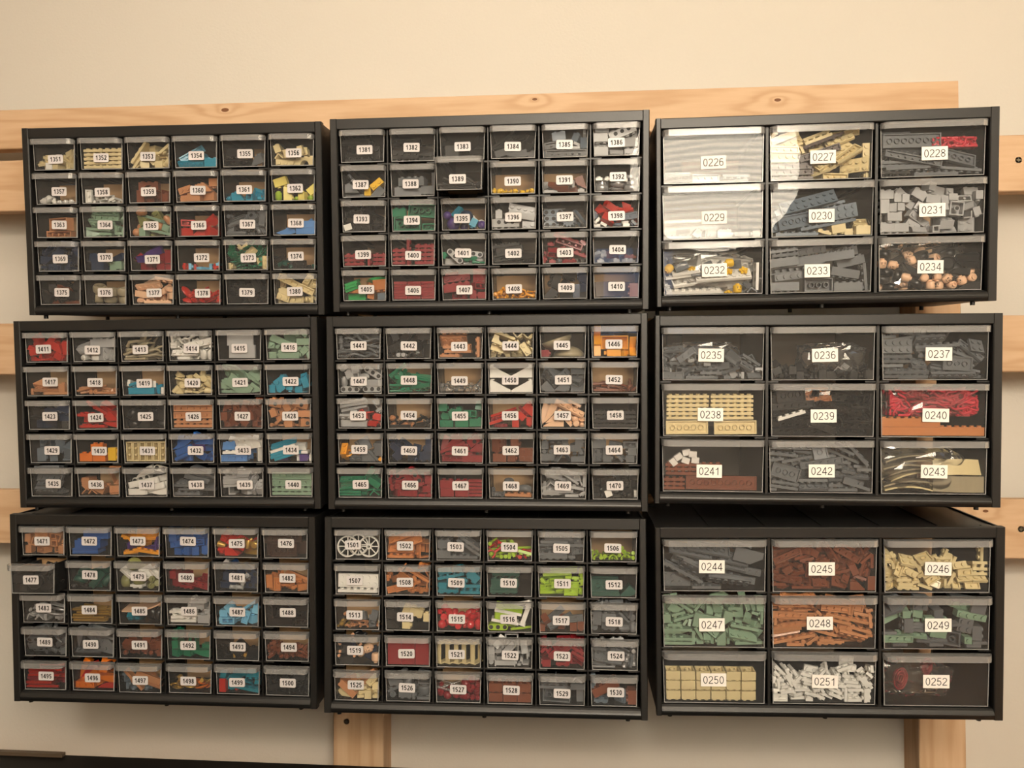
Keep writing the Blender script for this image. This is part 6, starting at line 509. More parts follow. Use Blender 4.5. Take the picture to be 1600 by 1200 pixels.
249:(6,24,69,-74,37,246,377,9,-10,3,12,60,198,33,175,354,34,-34,24,24,54,233,9,229,226,275,-271,6,24,54,168,41,119,38,-354,349,6,24,54,17,48,178,-217,240,-238,6,24,53,113,45,40,97,340,340,11,12,53,-200,9,44,-354,0,0,6,24,47,-140,44,118,-261,-235,246,30,24,45,48,43,123,43,-37,-4,6,24,44,239,55,74,352,-28,352,30,24,40,-205,43,210,-476,24,-114,30,24,38,-7,50,40,96,-7,-31,3,12,36,182,74,218,340,35,-33,6,24,35,-215,46,246,149,-25,-321,11,12,34,-116,42,57,96,-11,-66,0,12,26,-31,20,151,-353,-2,354,30,24,23,178,58,259,-496,6,48,0,12,21,180,33,37,0,-354,354,0,12,21,-156,29,179,-284,218,-220,1,12,21,0,43,80,249,-210,-292,1,12,20,-79,48,187,-264,-209,196,3,12,18,-198,78,165,-16,-125,-4,1,12,16,45,47,78,58,-5,347,24,24,15,240,40,26,-354,-354,0,24,24,15,206,40,9,-500,0,0,24,24,14,-189,40,26,-344,-344,-84,24,24,14,-240,59,63,-52,-4,0,24,24,12,8,51,9,-500,-22,0,24,24,12,-74,56,117,366,338,-37,24,24,11,-74,51,83,13,41,498,24,24,10,-73,59,99,-41,13,-2,0,12,7,-83,73,144,323,10,-8,11,12,4,137,91,80,330,126,-126,11,12,2,-118,91,20,354,0,0),
250:(6,0,54,-57,43,146,500,1,0,6,0,53,-227,43,146,500,-1,0,6,0,53,28,44,146,500,-1,0,6,0,53,113,43,146,500,-2,0,6,0,53,-143,43,146,500,2,0,6,0,53,197,43,146,500,0,0,6,0,37,-227,43,90,500,-3,0,6,0,37,-227,43,32,500,3,0,6,0,37,-57,43,90,500,2,0,6,0,37,-141,43,32,500,0,0,6,0,37,27,43,32,500,-1,0,6,0,36,111,44,32,500,2,0,6,0,36,196,42,90,500,0,0,6,0,36,-142,44,90,500,2,0,6,0,36,28,44,90,500,0,0,6,0,36,112,44,90,500,0,0,6,0,36,196,44,32,500,0,0,6,0,35,-58,43,32,500,0,0),
251:(14,2,31,152,81,196,256,-244,244,9,2,27,-236,9,20,0,354,354,14,2,26,158,46,113,0,11,-22,9,2,24,116,20,193,-492,-1,-91,9,2,23,-45,81,158,352,31,-31,14,2,23,-115,42,71,24,-8,-4,9,2,23,-13,21,158,23,-208,11,14,2,21,-192,44,155,176,184,322,9,2,21,-86,23,151,57,4,497,14,2,20,69,48,33,1,104,11,9,2,20,234,20,40,-354,1,354,14,2,19,223,43,117,-450,19,217,14,2,19,126,48,40,-245,-255,255,9,2,19,-197,22,55,37,10,-498,9,2,18,81,41,153,68,6,347,14,2,18,69,48,61,1,104,11,9,2,18,-78,21,122,24,55,-3,14,2,18,175,48,9,0,0,362,14,2,18,-190,47,116,429,25,-255,9,2,17,-63,21,44,-3,-496,-25,14,2,17,-242,44,179,-306,-345,141,9,2,16,39,40,129,10,-168,343,9,2,16,246,21,113,216,-15,450,9,2,16,271,46,179,-284,-211,284,9,2,16,21,45,172,364,217,246,14,2,15,175,47,68,-500,-10,0,14,2,14,-12,44,90,-167,203,-292,14,2,13,173,46,94,-368,-338,0,9,2,13,160,56,176,8,-354,353,9,2,13,-134,48,9,0,0,22,9,2,13,-158,46,164,314,-294,-171,9,2,13,-138,38,34,0,0,-479,9,2,13,-70,21,102,-496,3,55,9,2,12,-135,43,131,151,-142,-312,9,2,11,138,46,148,304,-397,-7,9,2,11,-254,45,79,228,-244,-168,9,2,11,27,56,24,-1,105,4,9,2,11,181,47,34,0,0,172,9,2,11,225,53,162,365,265,-4,9,2,11,260,46,130,-230,30,-352,9,2,11,-220,44,83,17,-6,-314,9,2,10,-39,42,76,-322,-368,-84,9,2,10,-70,48,9,0,0,336,14,2,10,253,49,40,354,-6,354,9,2,9,112,45,89,0,0,-368,9,2,9,-234,49,114,-14,39,351,9,2,9,11,42,120,-158,-395,80,9,2,9,-253,48,152,315,-340,-113,9,2,8,88,43,122,192,115,285,9,2,8,71,48,89,69,78,329,9,2,8,-7,50,20,349,-342,-73,9,2,7,-259,49,45,351,-342,69,9,2,7,-163,42,102,-184,176,-285,9,2,6,-271,48,118,-262,238,-262,9,2,4,41,81,117,343,-85,85,9,2,3,-104,65,100,23,-9,25,9,2,2,-67,73,46,-5,354,353,9,2,0,-207,70,67,0,500,9,9,2,0,-183,70,33,0,473,0),}
# ---------------------------------------------------------------- materials
def hexc(h): 
    f=lambda v: (v/12.92 if v<=.04045 else ((v+.055)/1.055)**2.4)
    return tuple(f(int(h[i:i+2],16)/255) for i in (0,2,4))+(1,)
def mat(name,col,rough=.5,spec=.5,metal=0,bump=0,bscale=40,mott=0):
    m=bpy.data.materials.new(name); m.use_nodes=True; nt=m.node_tree; b=nt.nodes['Principled BSDF']
    b.inputs['Roughness'].default_value=rough; b.inputs['Specular IOR Level'].default_value=spec; b.inputs['Metallic'].default_value=metal
    tc=nt.nodes.new('ShaderNodeTexCoord'); n=nt.nodes.new('ShaderNodeTexNoise'); n.inputs['Scale'].default_value=bscale; n.inputs['Detail'].default_value=4
    nt.links.new(tc.outputs['Object'],n.inputs['Vector'])
    mx=nt.nodes.new('ShaderNodeMix'); mx.data_type='RGBA'; mx.inputs['A'].default_value=col; mx.inputs['B'].default_value=tuple(c*(1-mott) for c in col[:3])+(1,)
    nt.links.new(n.outputs['Fac'],mx.inputs['Factor']); nt.links.new(mx.outputs['Result'],b.inputs['Base Color'])
    if bump:
        bp=nt.nodes.new('ShaderNodeBump'); bp.inputs['Strength'].default_value=bump; bp.inputs['Distance'].default_value=.001
        nt.links.new(n.outputs['Fac'],bp.inputs['Height']); nt.links.new(bp.outputs['Normal'],b.inputs['Normal'])
    return m
def clearmat(name,haze,tint,rough,fmul=1.0,bump=0,ior=1.45):
    """thin clear plastic: see-through with a Fresnel reflection and a little milky haze"""
    m=bpy.data.materials.new(name); m.use_nodes=True; nt=m.node_tree; N=nt.nodes; L=nt.links; N.remove(N['Principled BSDF'])
    out=N['Material Output']; t=N.new('ShaderNodeBsdfTransparent'); t.inputs[0].default_value=tint
    g=N.new('ShaderNodeBsdfGlossy'); g.inputs['Roughness'].default_value=rough; g.inputs['Color'].default_value=(fmul,fmul,fmul,1)
    d=N.new('ShaderNodeBsdfDiffuse'); d.inputs[0].default_value=(.8,.8,.8,1)
    f=N.new('ShaderNodeFresnel'); f.inputs[0].default_value=ior; m1=N.new('ShaderNodeMixShader'); m2=N.new('ShaderNodeMixShader'); m1.inputs[0].default_value=haze
    no=N.new('ShaderNodeTexNoise'); no.inputs['Scale'].default_value=70; tc=N.new('ShaderNodeTexCoord'); L.new(tc.outputs['Object'],no.inputs['Vector'])
    bp=N.new('ShaderNodeBump'); bp.inputs['Strength'].default_value=bump or .04; bp.inputs['Distance'].default_value=.001
    L.new(no.outputs['Fac'],bp.inputs['Height']); L.new(bp.outputs['Normal'],g.inputs['Normal'])
    L.new(t.outputs[0],m1.inputs[1]); L.new(d.outputs[0],m1.inputs[2]); L.new(f.outputs[0],m2.inputs[0]); L.new(m1.outputs[0],m2.inputs[1]); L.new(g.outputs[0],m2.inputs[2]); L.new(m2.outputs[0],out.inputs[0])
    return m
def wood(name,axis,knots,base='c2a587',seed=0.0):
    m=bpy.data.materials.new(name); m.use_nodes=True; nt=m.node_tree; N=nt.nodes; L=nt.links; b=N['Principled BSDF']; b.inputs['Roughness'].default_value=.62; b.inputs['Specular IOR Level'].default_value=.25
    def math_(op,a,c=None):
        n=N.new('ShaderNodeMath'); n.operation=op
        for k,v in enumerate((a,c)):
            if v is None: continue
            if isinstance(v,(int,float)): n.inputs[k].default_value=v
            else: L.new(v,n.inputs[k])
        return n.outputs[0]
    tc=N.new('ShaderNodeTexCoord'); mp=N.new('ShaderNodeMapping'); mp.inputs['Scale'].default_value=(.9,9,9) if axis=='x' else (9,9,.9); mp.inputs['Location'].default_value=(seed,seed*.7,seed*.3)
    L.new(tc.outputs['Object'],mp.inputs[0])
    n1=N.new('ShaderNodeTexNoise'); n1.inputs['Scale'].default_value=2.2; n1.inputs['Detail'].default_value=3; L.new(mp.outputs[0],n1.inputs['Vector'])
    h=math_('MULTIPLY',n1.outputs['Fac'],34); dark=None
    for (x,z,r) in knots:
        sep=N.new('ShaderNodeSeparateXYZ'); L.new(tc.outputs['Object'],sep.inputs[0])
        dx=math_('MULTIPLY',math_('SUBTRACT',sep.outputs['X'],x),.5 if axis=='x' else 1); dz=math_('MULTIPLY',math_('SUBTRACT',sep.outputs['Z'],z),1 if axis=='x' else .5)
        d=math_('SQRT',math_('ADD',math_('MULTIPLY',dx,dx),math_('MULTIPLY',dz,dz)))
        e=math_('POWER',2.718,math_('MULTIPLY',d,-1/(r*2.6))); h=math_('ADD',h,math_('MULTIPLY',e,14))
        k=math_('LESS_THAN',math_('ADD',math_('MULTIPLY',d,1),math_('MULTIPLY',n1.outputs['Fac'],.001)),r*.55); dark=k if dark is None else math_('MAXIMUM',dark,k)
    s=math_('POWER',math_('ADD',math_('MULTIPLY',math_('SINE',h),.5),.5),2.2)
    n2=N.new('ShaderNodeTexNoise'); n2.inputs['Scale'].default_value=26; n2.inputs['Detail'].default_value=5; L.new(mp.outputs[0],n2.inputs['Vector'])
    f=math_('ADD',math_('MULTIPLY',s,.42),math_('MULTIPLY',n2.outputs['Fac'],.42))
    c=hexc(base); mx=N.new('ShaderNodeMix'); mx.data_type='RGBA'; mx.inputs['A'].default_value=tuple(min(1,v*1.12) for v in c[:3])+(1,); mx.inputs['B'].default_value=(c[0]*.78,c[1]*.68,c[2]*.56,1)
    L.new(f,mx.inputs['Factor']); o=mx.outputs['Result']
    if dark is not None:
        m2=N.new('ShaderNodeMix'); m2.data_type='RGBA'; L.new(dark,m2.inputs['Factor']); L.new(o,m2.inputs['A']); m2.inputs['B'].default_value=(.16,.07,.03,1); o=m2.outputs['Result']
    L.new(o,b.inputs['Base Color']); bp=N.new('ShaderNodeBump'); bp.inputs['Strength'].default_value=.15; bp.inputs['Distance'].default_value=.001; L.new(n2.outputs['Fac'],bp.inputs['Height']); L.new(bp.outputs['Normal'],b.inputs['Normal'])
    return m
COL['crimson']=('cc3344','crimson')
PL={}
for k,(h,_w) in COL.items():
    if k=='clear': PL[k]=clearmat('clear_piece_plastic',.12,(.9,.92,.93,1),.05)
    elif k=='trred': PL[k]=mat('clear_red_plastic',hexc(h),.12,.8)
    elif k in ('gold','silver'): PL[k]=mat(k+'_plastic',hexc(h),.3,.6,.55)
    else: PL[k]=mat(k+'_plastic',hexc(h),.28,.5,0,mott=.04,bscale=300)
INK=mat('black_ink',(.012,.012,.013,1),.5,.2); HOLE=mat('dark_hole',(.02,.02,.02,1),.6); SKIN=mat('peach_plastic',hexc('efb68e'),.3)
BLACK=mat('black_cabinet_plastic',(.0065,.0064,.0063,1),.43,.6,0,bump=.12,bscale=420,mott=.1)
LABEL=mat('label_paper',(.60,.58,.59,1),.3,.5); LABEL2=mat('label_paper_matt',(.84,.80,.76,1),.6,.2)
PANE=clearmat('clear_drawer_plastic',.024,(.975,.975,.975,1),.008,PREF,.012); RIM=clearmat('frosted_handle_plastic',.17,(.93,.93,.93,1),.2,.9,.01); EDGE=clearmat('drawer_edge_glint',.32,(.9,.9,.9,1),.15)
BAG=clearmat('crinkled_bag_film',.03,(.96,.96,.96,1),.07,1.0,.02,1.6)
STEEL=mat('screw_steel',(.55,.5,.4,1),.3,.5,.9)
# ---------------------------------------------------------------- object helpers
def link(name,me,parent=None,mw=None,loc=None):
    o=bpy.data.objects.new(name,me); COLL.objects.link(o)
    if parent is not None: o.parent=parent
    if mw is not None: o.matrix_basis=mw
    if loc is not None: o.location=loc
    return o
def mm(M):
    """a matrix in millimetres -> metres above the floor"""
    M=M.copy(); t=M.translation*.001; M.translation=(t.x,t.y,t.z+ZF); return M
def ml(M): M=M.copy(); M.translation=M.translation*.001; return M
def tag(o,label,cat,group=None,kind=None):
    o['label']=label
    if cat: o['category']=cat
    if group: o['group']=group
    if kind: o['kind']=kind
# ---------------------------------------------------------------- the room
def slab(name,x0,x1,y0,y1,z0,z1,m,kind='structure'):
    b=MB(); b.box(x0,x1,y0,y1,z0,z1); o=link(name,b.mesh(name,[m])); o.location=(0,0,ZF)
    if kind: o['kind']=kind
    return o
WALL=mat('beige_wall_paint',(.575,.545,.49,1),.85,.15,0,bump=.25,bscale=260,mott=.02); CEIL=mat('white_ceiling_paint',(.8,.78,.74,1),.9,.1)
FLOOR=wood('floor_boards','x',[],'9a6f45')
WY=228
slab('wall_back',-2300,2200,WY,WY+60,-1275,1125,WALL); slab('wall_left',-2360,-2300,-2800,WY,-1275,1125,WALL); slab('wall_right',2200,2260,-2800,WY,-1275,1125,WALL)
slab('floor',-2300,2200,-2800,WY,-1335,-1275,FLOOR); slab('ceiling',-2300,2200,-2800,WY,1125,1185,CEIL)
bw=MB(); bw.box(-2300,200,-2860,-2800,-1275,1125); bw.box(620,2200,-2860,-2800,-1275,1125); bw.box(200,620,-2860,-2800,-1275,60); bw.box(200,620,-2860,-2800,350,1125)
o=link('wall_front',bw.mesh('wall_front',[WALL])); o.location=(0,0,ZF); o['kind']='structure'
fr=MB(); 
for b in ((200,225,60,350),(595,620,60,350),(225,595,60,85),(225,595,325,350),(402,418,85,325)): fr.box(b[0],b[1],-2840,-2795,b[2],b[3])
wf=link('window_1',fr.mesh('window_frame',[mat('white_window_paint',(.8,.8,.8,1),.5)])); wf.location=(0,0,ZF); wf['kind']='structure'
pm=bpy.data.materials.new('blue_dusk_glass'); pm.use_nodes=True; pb=pm.node_tree.nodes['Principled BSDF']; pb.inputs['Base Color'].default_value=(.02,.03,.05,1); pb.inputs['Emission Color'].default_value=(.42,.6,1,1); pb.inputs['Emission Strength'].default_value=3.0
pn_=MB(); pn_.box(222,598,-2826,-2822,80,330); link('window_pane',pn_.mesh('window_pane',[pm]),wf)
# lantern that the glossy fronts mirror, the ceiling lamp, and a fixture added for the rear fill
def thing(name,label,cat,loc,group=None):
    o=bpy.data.objects.new(name,None); COLL.objects.link(o); o.empty_display_size=.02; o.location=(loc[0]*.001,loc[1]*.001,loc[2]*.001+ZF); tag(o,label,cat,group); return o
lm=bpy.data.materials.new('glowing_rice_paper'); lm.use_nodes=True; nt=lm.node_tree; pb=nt.nodes['Principled BSDF']; pb.inputs['Base Color'].default_value=(.8,.76,.68,1)
tc=nt.nodes.new('ShaderNodeTexCoord'); wv=nt.nodes.new('ShaderNodeTexWave'); wv.bands_direction='Z'; wv.inputs['Scale'].default_value=17; wv.inputs['Distortion'].default_value=.8; wv.inputs['Detail'].default_value=1
mr=nt.nodes.new('ShaderNodeMapRange'); mr.inputs['To Min'].default_value=LANTERN*.74; mr.inputs['To Max'].default_value=LANTERN*1.14
nt.links.new(tc.outputs['Object'],wv.inputs['Vector']); nt.links.new(wv.outputs['Fac'],mr.inputs['Value']); nt.links.new(mr.outputs[0],pb.inputs['Emission Strength']); pb.inputs['Emission Color'].default_value=(1,.87,.68,1)
lan=thing('paper_lantern','round ribbed rice-paper lantern hanging on a cord behind the viewer, mirrored in the drawers','lamp',(566,-1600,522))
b=MB(); pr=[(max(20,(266+(2.5 if k%2 else -1.5))*math.sin(math.pi*(k+1)/26)),-258*math.cos(math.pi*(k+1)/26)) for k in range(25)]; b.lathe(pr,28); link('lamp_shade',b.mesh('lamp_shade',[lm]),lan)
b=MB(); b.cyl((0,0),2.5,256,603,8); link('cord',b.mesh('cord',[BLACK]),lan)
for lx_,ly_,lr_,ll_ in ((-150,-620,175,'round white ceiling lamp above the rack'),(100,-2150,225,'larger round white fixture added behind the viewer for frontal fill light')):
  cl=thing('ceiling_lamp_or_fill',ll_,'lamp',(lx_,ly_,1125))
  b=MB(); b.ring((0,0),lr_,lr_-15,-48,0,40); b.cyl((0,0),lr_-15,-6,-1,40); link('lamp_body',b.mesh('lamp_body',[CEIL]),cl)
# ---------------------------------------------------------------- planks and posts
def plank(name,label,x0,x1,z0,z1,y0,y1,knots,screws,seed,group,axis='x'):
    cx,cz=(x0+x1)/2,(z0+z1)/2; b=MB(); c=1.2
    if axis=='x': b.prism([(y0+c,z0-cz),(y1,z0-cz),(y1,z1-cz),(y0+c,z1-cz),(y0,z1-c-cz),(y0,z0+c-cz)],x0-cx,x1-cx,'x')
    else: b.prism([(x0-cx+c,y0),(x0-cx,y0+c),(x0-cx,y1),(x1-cx,y1),(x1-cx,y0+c),(x1-cx-c,y0)],z0-cz,z1-cz,'z')
    m=wood(name+'_pine_%d'%int(seed*10),axis,[((x-cx)*.001,(z-cz)*.001,r*.001) for x,z,r in knots],seed=seed)
    o=link(name,b.mesh(name,[m])); o.location=(cx*.001,0,cz*.001+ZF); tag(o,label,'plank' if axis=='x' else 'post',group)
    for (x,z) in screws:
        s=MB(); s.lathe([(1,-1.4),(4.2,-.6),(4.2,0)],14); s.box(-2.6,2.6,-.5,.5,0,.15); s.box(-.5,.5,-2.6,2.6,0,.15)
        so=link('screw',s.mesh('screw',[STEEL]),o); so.matrix_basis=Matrix.Translation(((x-cx)*.001,y0*.001,(z-cz)*.001))@Matrix.Rotation(math.pi/2,4,'X')
    return o
g='pine planks screwed across the wall'
plank('pine_plank','topmost pine plank, ending above the right cabinets, with three dark knots',-1300,612,381.5,439,163,181,[(-392,429,6),(50,431,4),(378,420,5)],[],3.1,g)
plank('pine_plank','second pine plank from the top, running behind the top row of cabinets',-1300,1150,290,364.5,163,181,[(-640,300,6)],[(687,331)],5.7,g)
plank('pine_plank','third pine plank from the top, behind the middle row of cabinets',-1300,1150,52.3,126.5,163,181,[(-100,80,7)],[],8.3,g)
plank('pine_plank','lowest pine plank, behind the tops of the bottom row of cabinets',-1300,1150,-191.5,-114.3,163,181,[(640,-130,4)],[(684,-153)],1.9,g)
plank('pine_post','upright pine post standing below the bottom middle cabinet',-236,-164,-1275,440,181,WY,[(-190,-300,5)],[(-217,-438)],4.4,None,'z')
plank('pine_post','upright pine post standing below the bottom right cabinet',561,621,-1275,440,181,WY,[],[],6.6,None,'z')
# ---------------------------------------------------------------- desk below
DM=mat('black_desk_laminate',(.004,.0035,.003,1),.5,.15)
dk=thing('desk','black desk against the wall along the bottom edge of the picture','desk',(-200,-80,-1275))
def dpart(n,*a,m=DM):
    b=MB(); b.box(*a); o=link(n,b.mesh(n,[m]),dk)
dpart('desk_top',-900,800,-400,258,750,777)
for x in (-870,730):
    for y in (-370,205): dpart('leg',x,x+45,y,y+45,0,750)
dpart('rear_strip',-900,-430,250,257.5,777,782,m=mat('dark_brown_edge_strip',(.10,.07,.045,1),.5))
# ---------------------------------------------------------------- cabinets
def cab_body(c):
    w,h=dims(c); nc,nr=grid(c); b=MB(); X,Z=w/2,h/2; D=150
    xs=[slot(c,i)[0] for i in range(nc)]; dw,dh=slot(c,0)[2:]; s0=slot(c,0); sN=slot(c,nc*nr-1)
    xi=xs[0]-dw/2-1.4; xr=xs[-1]+dw/2+1.4; zt=s0[1]+1.6; zb=sN[1]-dh-1.2; e=1.0
    # front frame: two uprights, flat top bar, rounded bottom lip
    b.prism([(-X,9),(-X,e),(-X+e,0),(xi-e,0),(xi,e),(xi,9)],-Z,Z,'z'); b.prism([(xr,9),(xr,e),(xr+e,0),(X-e,0),(X,e),(X,9)],-Z,Z,'z')
    b.prism([(9,zt),(e,zt),(0.05,zt+e),(0.05,Z-e),(e,Z),(9,Z)],xi-.01,xr+.01,'x')
    hh=zb+Z; b.prism([(12,zb),(4,zb-.2),(1.5,zb-hh*.16),(-.4,zb-hh*.36),(-1.1,zb-hh*.5),(-.9,zb-hh*.66),(.1,zb-hh*.86),(1.2,-Z),(12,-Z)],xi-.01,xr+.01,'x',smooth=False)
    # shell, open at the back
    t=2.2
    b.box(-X+1,-X+1+t,9,D,-Z+1,Z-1); b.box(X-1-t,X-1,9,D,-Z+1,Z-1); b.box(-X+1+t,X-1-t,9,D,Z-1-t-2,Z-3); b.box(-X+1+t,X-1-t,9,D,-Z+1,-Z+1+t)
    b.box(-X+1+t,X-1-t,D-4,D,-Z+3,-Z+12); b.box(-X+1+t,X-1-t,D-4,D,Z-16,Z-3)
    for sx in (-1,1): b.cyl((sx*(X-12),18),5.5,Z-3,Z-1.4,16); b.cyl((sx*(X-12),D-16),5.5,Z-3,Z-1.4,16)
    for k in range(1,6): x=-X+w*k/6; b.box(x-.6,x+.6,12,D-4,Z-3,Z-1.6)
    # upright dividers with ledges that carry the drawers
    tw=1.5 if c in BIG else .8
    for k in range(nc+1):
        if 0<k<nc:
            x=(xs[k-1]+xs[k])/2; b.box(x-.8,x+.8,9,D-4,-Z+3.2,Z-5.2); b.box(x-tw,x+tw,5.5,9,-Z+4,Z-8)
        else: x=xi+.2 if k==0 else xr-.2
        for r in range(nr):
            z=slot(c,r*nc)[1]-dh-.9
            l=0 if k==0 else 13; rr_=0 if k==nc else 13
            b.box(x-(l or 1.2),x+(rr_ or 1.2),7.5,11,z-1.9,z); 
            if l: b.box(x-6,x-.9,11,D-6,z-1.9,z)
            if rr_: b.box(x+.9,x+6,11,D-6,z-1.9,z)
    # pegs underneath
    for x in (-X+16,0,X-22): b.cyl((x,9),2.6,-Z-4.2,-Z+.5,10); b.cyl((x,D-14),2.6,-Z-4.2,-Z+2,10)
    return b
def tray(dw,dh):
    b=MB(); a=dw/2-1.0; l=dw/2-2.2; D=132; t=1.3; H=dh-.8; Hb=H-8
    O=[(-l,0,0),(l,0,0),(l,D,0),(-l,D,0),(-a,0,H),(a,0,H),(a,D,H-3),(-a,D,H-3)]
    I=[(-l+t,t,t),(l-t,t,t),(l-t,D-t,t),(-l+t,D-t,t),(-a+t,t,H),(a-t,t,H),(a-t,D-t,H-3),(-a+t,D-t,H-3)]
    b.poly(O+I,[(0,3,2,1),(0,1,5,4),(1,2,6,5),(2,3,7,6),(3,0,4,7),(8,9,10,11),(8,12,13,9),(9,13,14,10),(10,14,15,11),(11,15,12,8)]+[(4,5,13,12),(5,6,14,13),(6,7,15,14),(7,4,12,15)],0)
    # thin raised strips, hazier to paint in light refracted at the front's edges
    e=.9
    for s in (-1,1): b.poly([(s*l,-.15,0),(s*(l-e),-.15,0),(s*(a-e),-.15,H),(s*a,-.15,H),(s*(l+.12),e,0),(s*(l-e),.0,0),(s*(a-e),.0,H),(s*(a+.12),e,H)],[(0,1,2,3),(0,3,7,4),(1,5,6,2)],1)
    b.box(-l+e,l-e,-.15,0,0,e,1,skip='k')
    return b
def handle(dw,dh):
    """the scooped lip: a thin shelf that juts out from the top of the front, bowed in at both ends, with a turned-down front"""
    big=dw>80; b=MB(); a=dw/2; H=dh; T=7.4 if big else 6.6; P=9.2; t=1.0; c=6.5 if big else 5.0
    def outline(g,y0):
        o=[(-a+g,y0),(-a+g,-1.6),(-a+g+c*.35,-P*.72),(-a+g+c,-P+g)]
        return o+[(-x,y) for x,y in reversed(o)]
    O=outline(0,-.16); I=outline(t,-.16); n=len(O)
    z0=[H-T*(1 if 2<=k<=n-3 else .82) for k in range(n)]
    V=[(x,y,H) for x,y in O]+[(x,y,z0[k]) for k,(x,y) in enumerate(O)]+[(x,y,H-t) for x,y in I]+[(x,y,z0[k]) for k,(x,y) in enumerate(I)]
    F=[tuple(range(n)),tuple(reversed(range(2*n,3*n)))]
    for k in range(n-1): F+=[(k,n+k,n+k+1,k+1),(2*n+k,2*n+k+1,3*n+k+1,3*n+k),(n+k,3*n+k,3*n+k+1,n+k+1)]
    b.poly(V,F,0,False); return b
TRAY={}; HAND={}; BODY={}
for c in 'AC':
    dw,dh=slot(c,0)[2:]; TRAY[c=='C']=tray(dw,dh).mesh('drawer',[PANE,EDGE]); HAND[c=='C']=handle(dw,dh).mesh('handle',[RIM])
# number labels: the ten digits are made once
GL={}
def arc(cx,cy,rx,ry,a0,a1,n=10): return [(cx+rx*math.cos(math.radians(a0+(a1-a0)*k/n)),cy+ry*math.sin(math.radians(a0+(a1-a0)*k/n))) for k in range(n+1)]
def glyph(ch,T):
    """a plain sans-serif digit, 1 high, drawn as strokes of width T"""
    h=T/2; w=.56; L,R_,T_,B_=h,w-h,1-h,h; cx=w/2
    S={'0':[arc(cx,.5,cx-h,.5-h,0,360,28)],'1':[[(.36,0),(.36,1)],[(.36+h*.4,.93),(.27,.80),(.08,.70)]],
       '2':[arc(cx,.71,cx-h,.29-h,165,-25,12)+[(cx+.06,.42),(L+.06,.20),(L,B_)],[(0,B_),(w,B_)]],
       '3':[arc(cx-.01,.735,cx-h-.03,.265-h,160,-90,12),arc(cx-.01,.28,cx-h,.28-h,90,-160,12)],
       '4':[[(.41,0),(.41,1)],[(.40,.96),(.03,.31)],[(0,.28),(.58,.28)]],
       '5':[[(.50,T_),(.10,T_)],[(.14,T_),(.075,.50)],arc(cx-.01,.325,cx-h,.325-h,135,-160,14)],
       '6':[arc(cx,.32,cx-h,.32-h,0,360,24),arc(cx+.02,.50,cx-h+.02,.5-h,180,50,10)],
       '7':[[(0,T_),(w,T_)],[(w-.04,T_),(.30,.55),(.20,.27),(.165,0)]],
       '8':[arc(cx,.745,cx-h-.03,.255-h,0,360,22),arc(cx,.275,cx-h,.275-h,0,360,22)],
       '9':[arc(cx,.68,cx-h,.32-h,0,360,24),arc(cx-.02,.50,cx-h+.02,.5-h,0,-130,10)]}[ch]
    V=[];F=[]
    for s in S:
        b=len(V); N=len(s)
        for i,p in enumerate(s):
            q0,q1=s[max(i-1,0)],s[min(i+1,N-1)]
            if s[0]==s[-1] or (abs(s[0][0]-s[-1][0])+abs(s[0][1]-s[-1][1])<1e-6):
                if i in (0,N-1): q0,q1=s[-2],s[1]
            dx,dy=q1[0]-q0[0],q1[1]-q0[1]; l=math.hypot(dx,dy); V+=[(p[0]-dy/l*h,p[1]+dx/l*h),(p[0]+dy/l*h,p[1]-dx/l*h)]
        F+=[(b+2*i,b+2*i+1,b+2*i+3,b+2*i+2) for i in range(N-1)]
    return V,F,0,w,0,1
for ch in '0123456789':
    GL[ch,1]=glyph(ch,.185); GL[ch,0]=glyph(ch,.098)
def numlabel(n,big):
    b=MB(); w,h,r=(28.6,15.0,.2) if big else (19.3,10.6,1.7); s=f'{n:04d}'
    pts=[]
    for cx,cy,a0 in ((w/2-r,h/2-r,0),(-w/2+r,h/2-r,90),(-w/2+r,-h/2+r,180),(w/2-r,-h/2+r,270)):
        for k in range(5): t=math.radians(a0+k*22.5); pts.append((cx+r*math.cos(t),cy+r*math.sin(t)))
    b.prism([(x,z) for x,z in pts],-.42,-.16,'y',0)
    ch=8.8 if big else 5.7; wx=24.2 if big else 14.6; adv=wx/4
    g0=GL['0',0 if big else 1]; sy=ch/(g0[5]-g0[4])
    for k,c in enumerate(s):
        V,F,x0,x1,y0,y1=GL[c,0 if big else 1]; gw=(x1-x0); sx=sy*(1.0 if big else .96)
        ox=-wx/2+adv*(k+.5)-(x0+x1)/2*sx; b.poly([(ox+x*sx,-.46,(y-g0[4])*sy-ch/2) for x,y in V],F,1)
    return b.mesh('number_label',[LABEL2 if big else LABEL,INK])
ROWN={'A':'top left','B':'top middle','C':'top right','D':'middle left','E':'centre','F':'middle right','G':'bottom left','H':'bottom middle','I':'bottom right'}
b_=MB(); b_.box(-25.3,25.3,43,44.2,1.4,31.5); CARD=b_.mesh('divider_card',[mat('brown_card',hexc('c09a70'),.8,.2,0,mott=.12,bscale=90)])
CARDS={1355,1357,1358,1359,1361,1363,1364,1366,1368,1370,1371,1372,1374,1375,1376,1378,1390,1391,1394,1395,1405,1408,1409,1410,1448,1449,1452,1454,1456,1459,1460,1463,1464,1468,1417,1418,1419,1433,1434,1436,1471,1474,1475,1477,1478,1479,1480,1481,1482,1484,1485,1487,1491,1492,1493,1494,1497,1498,1504,1506,1513,1515,1517,1519,1525,1527}
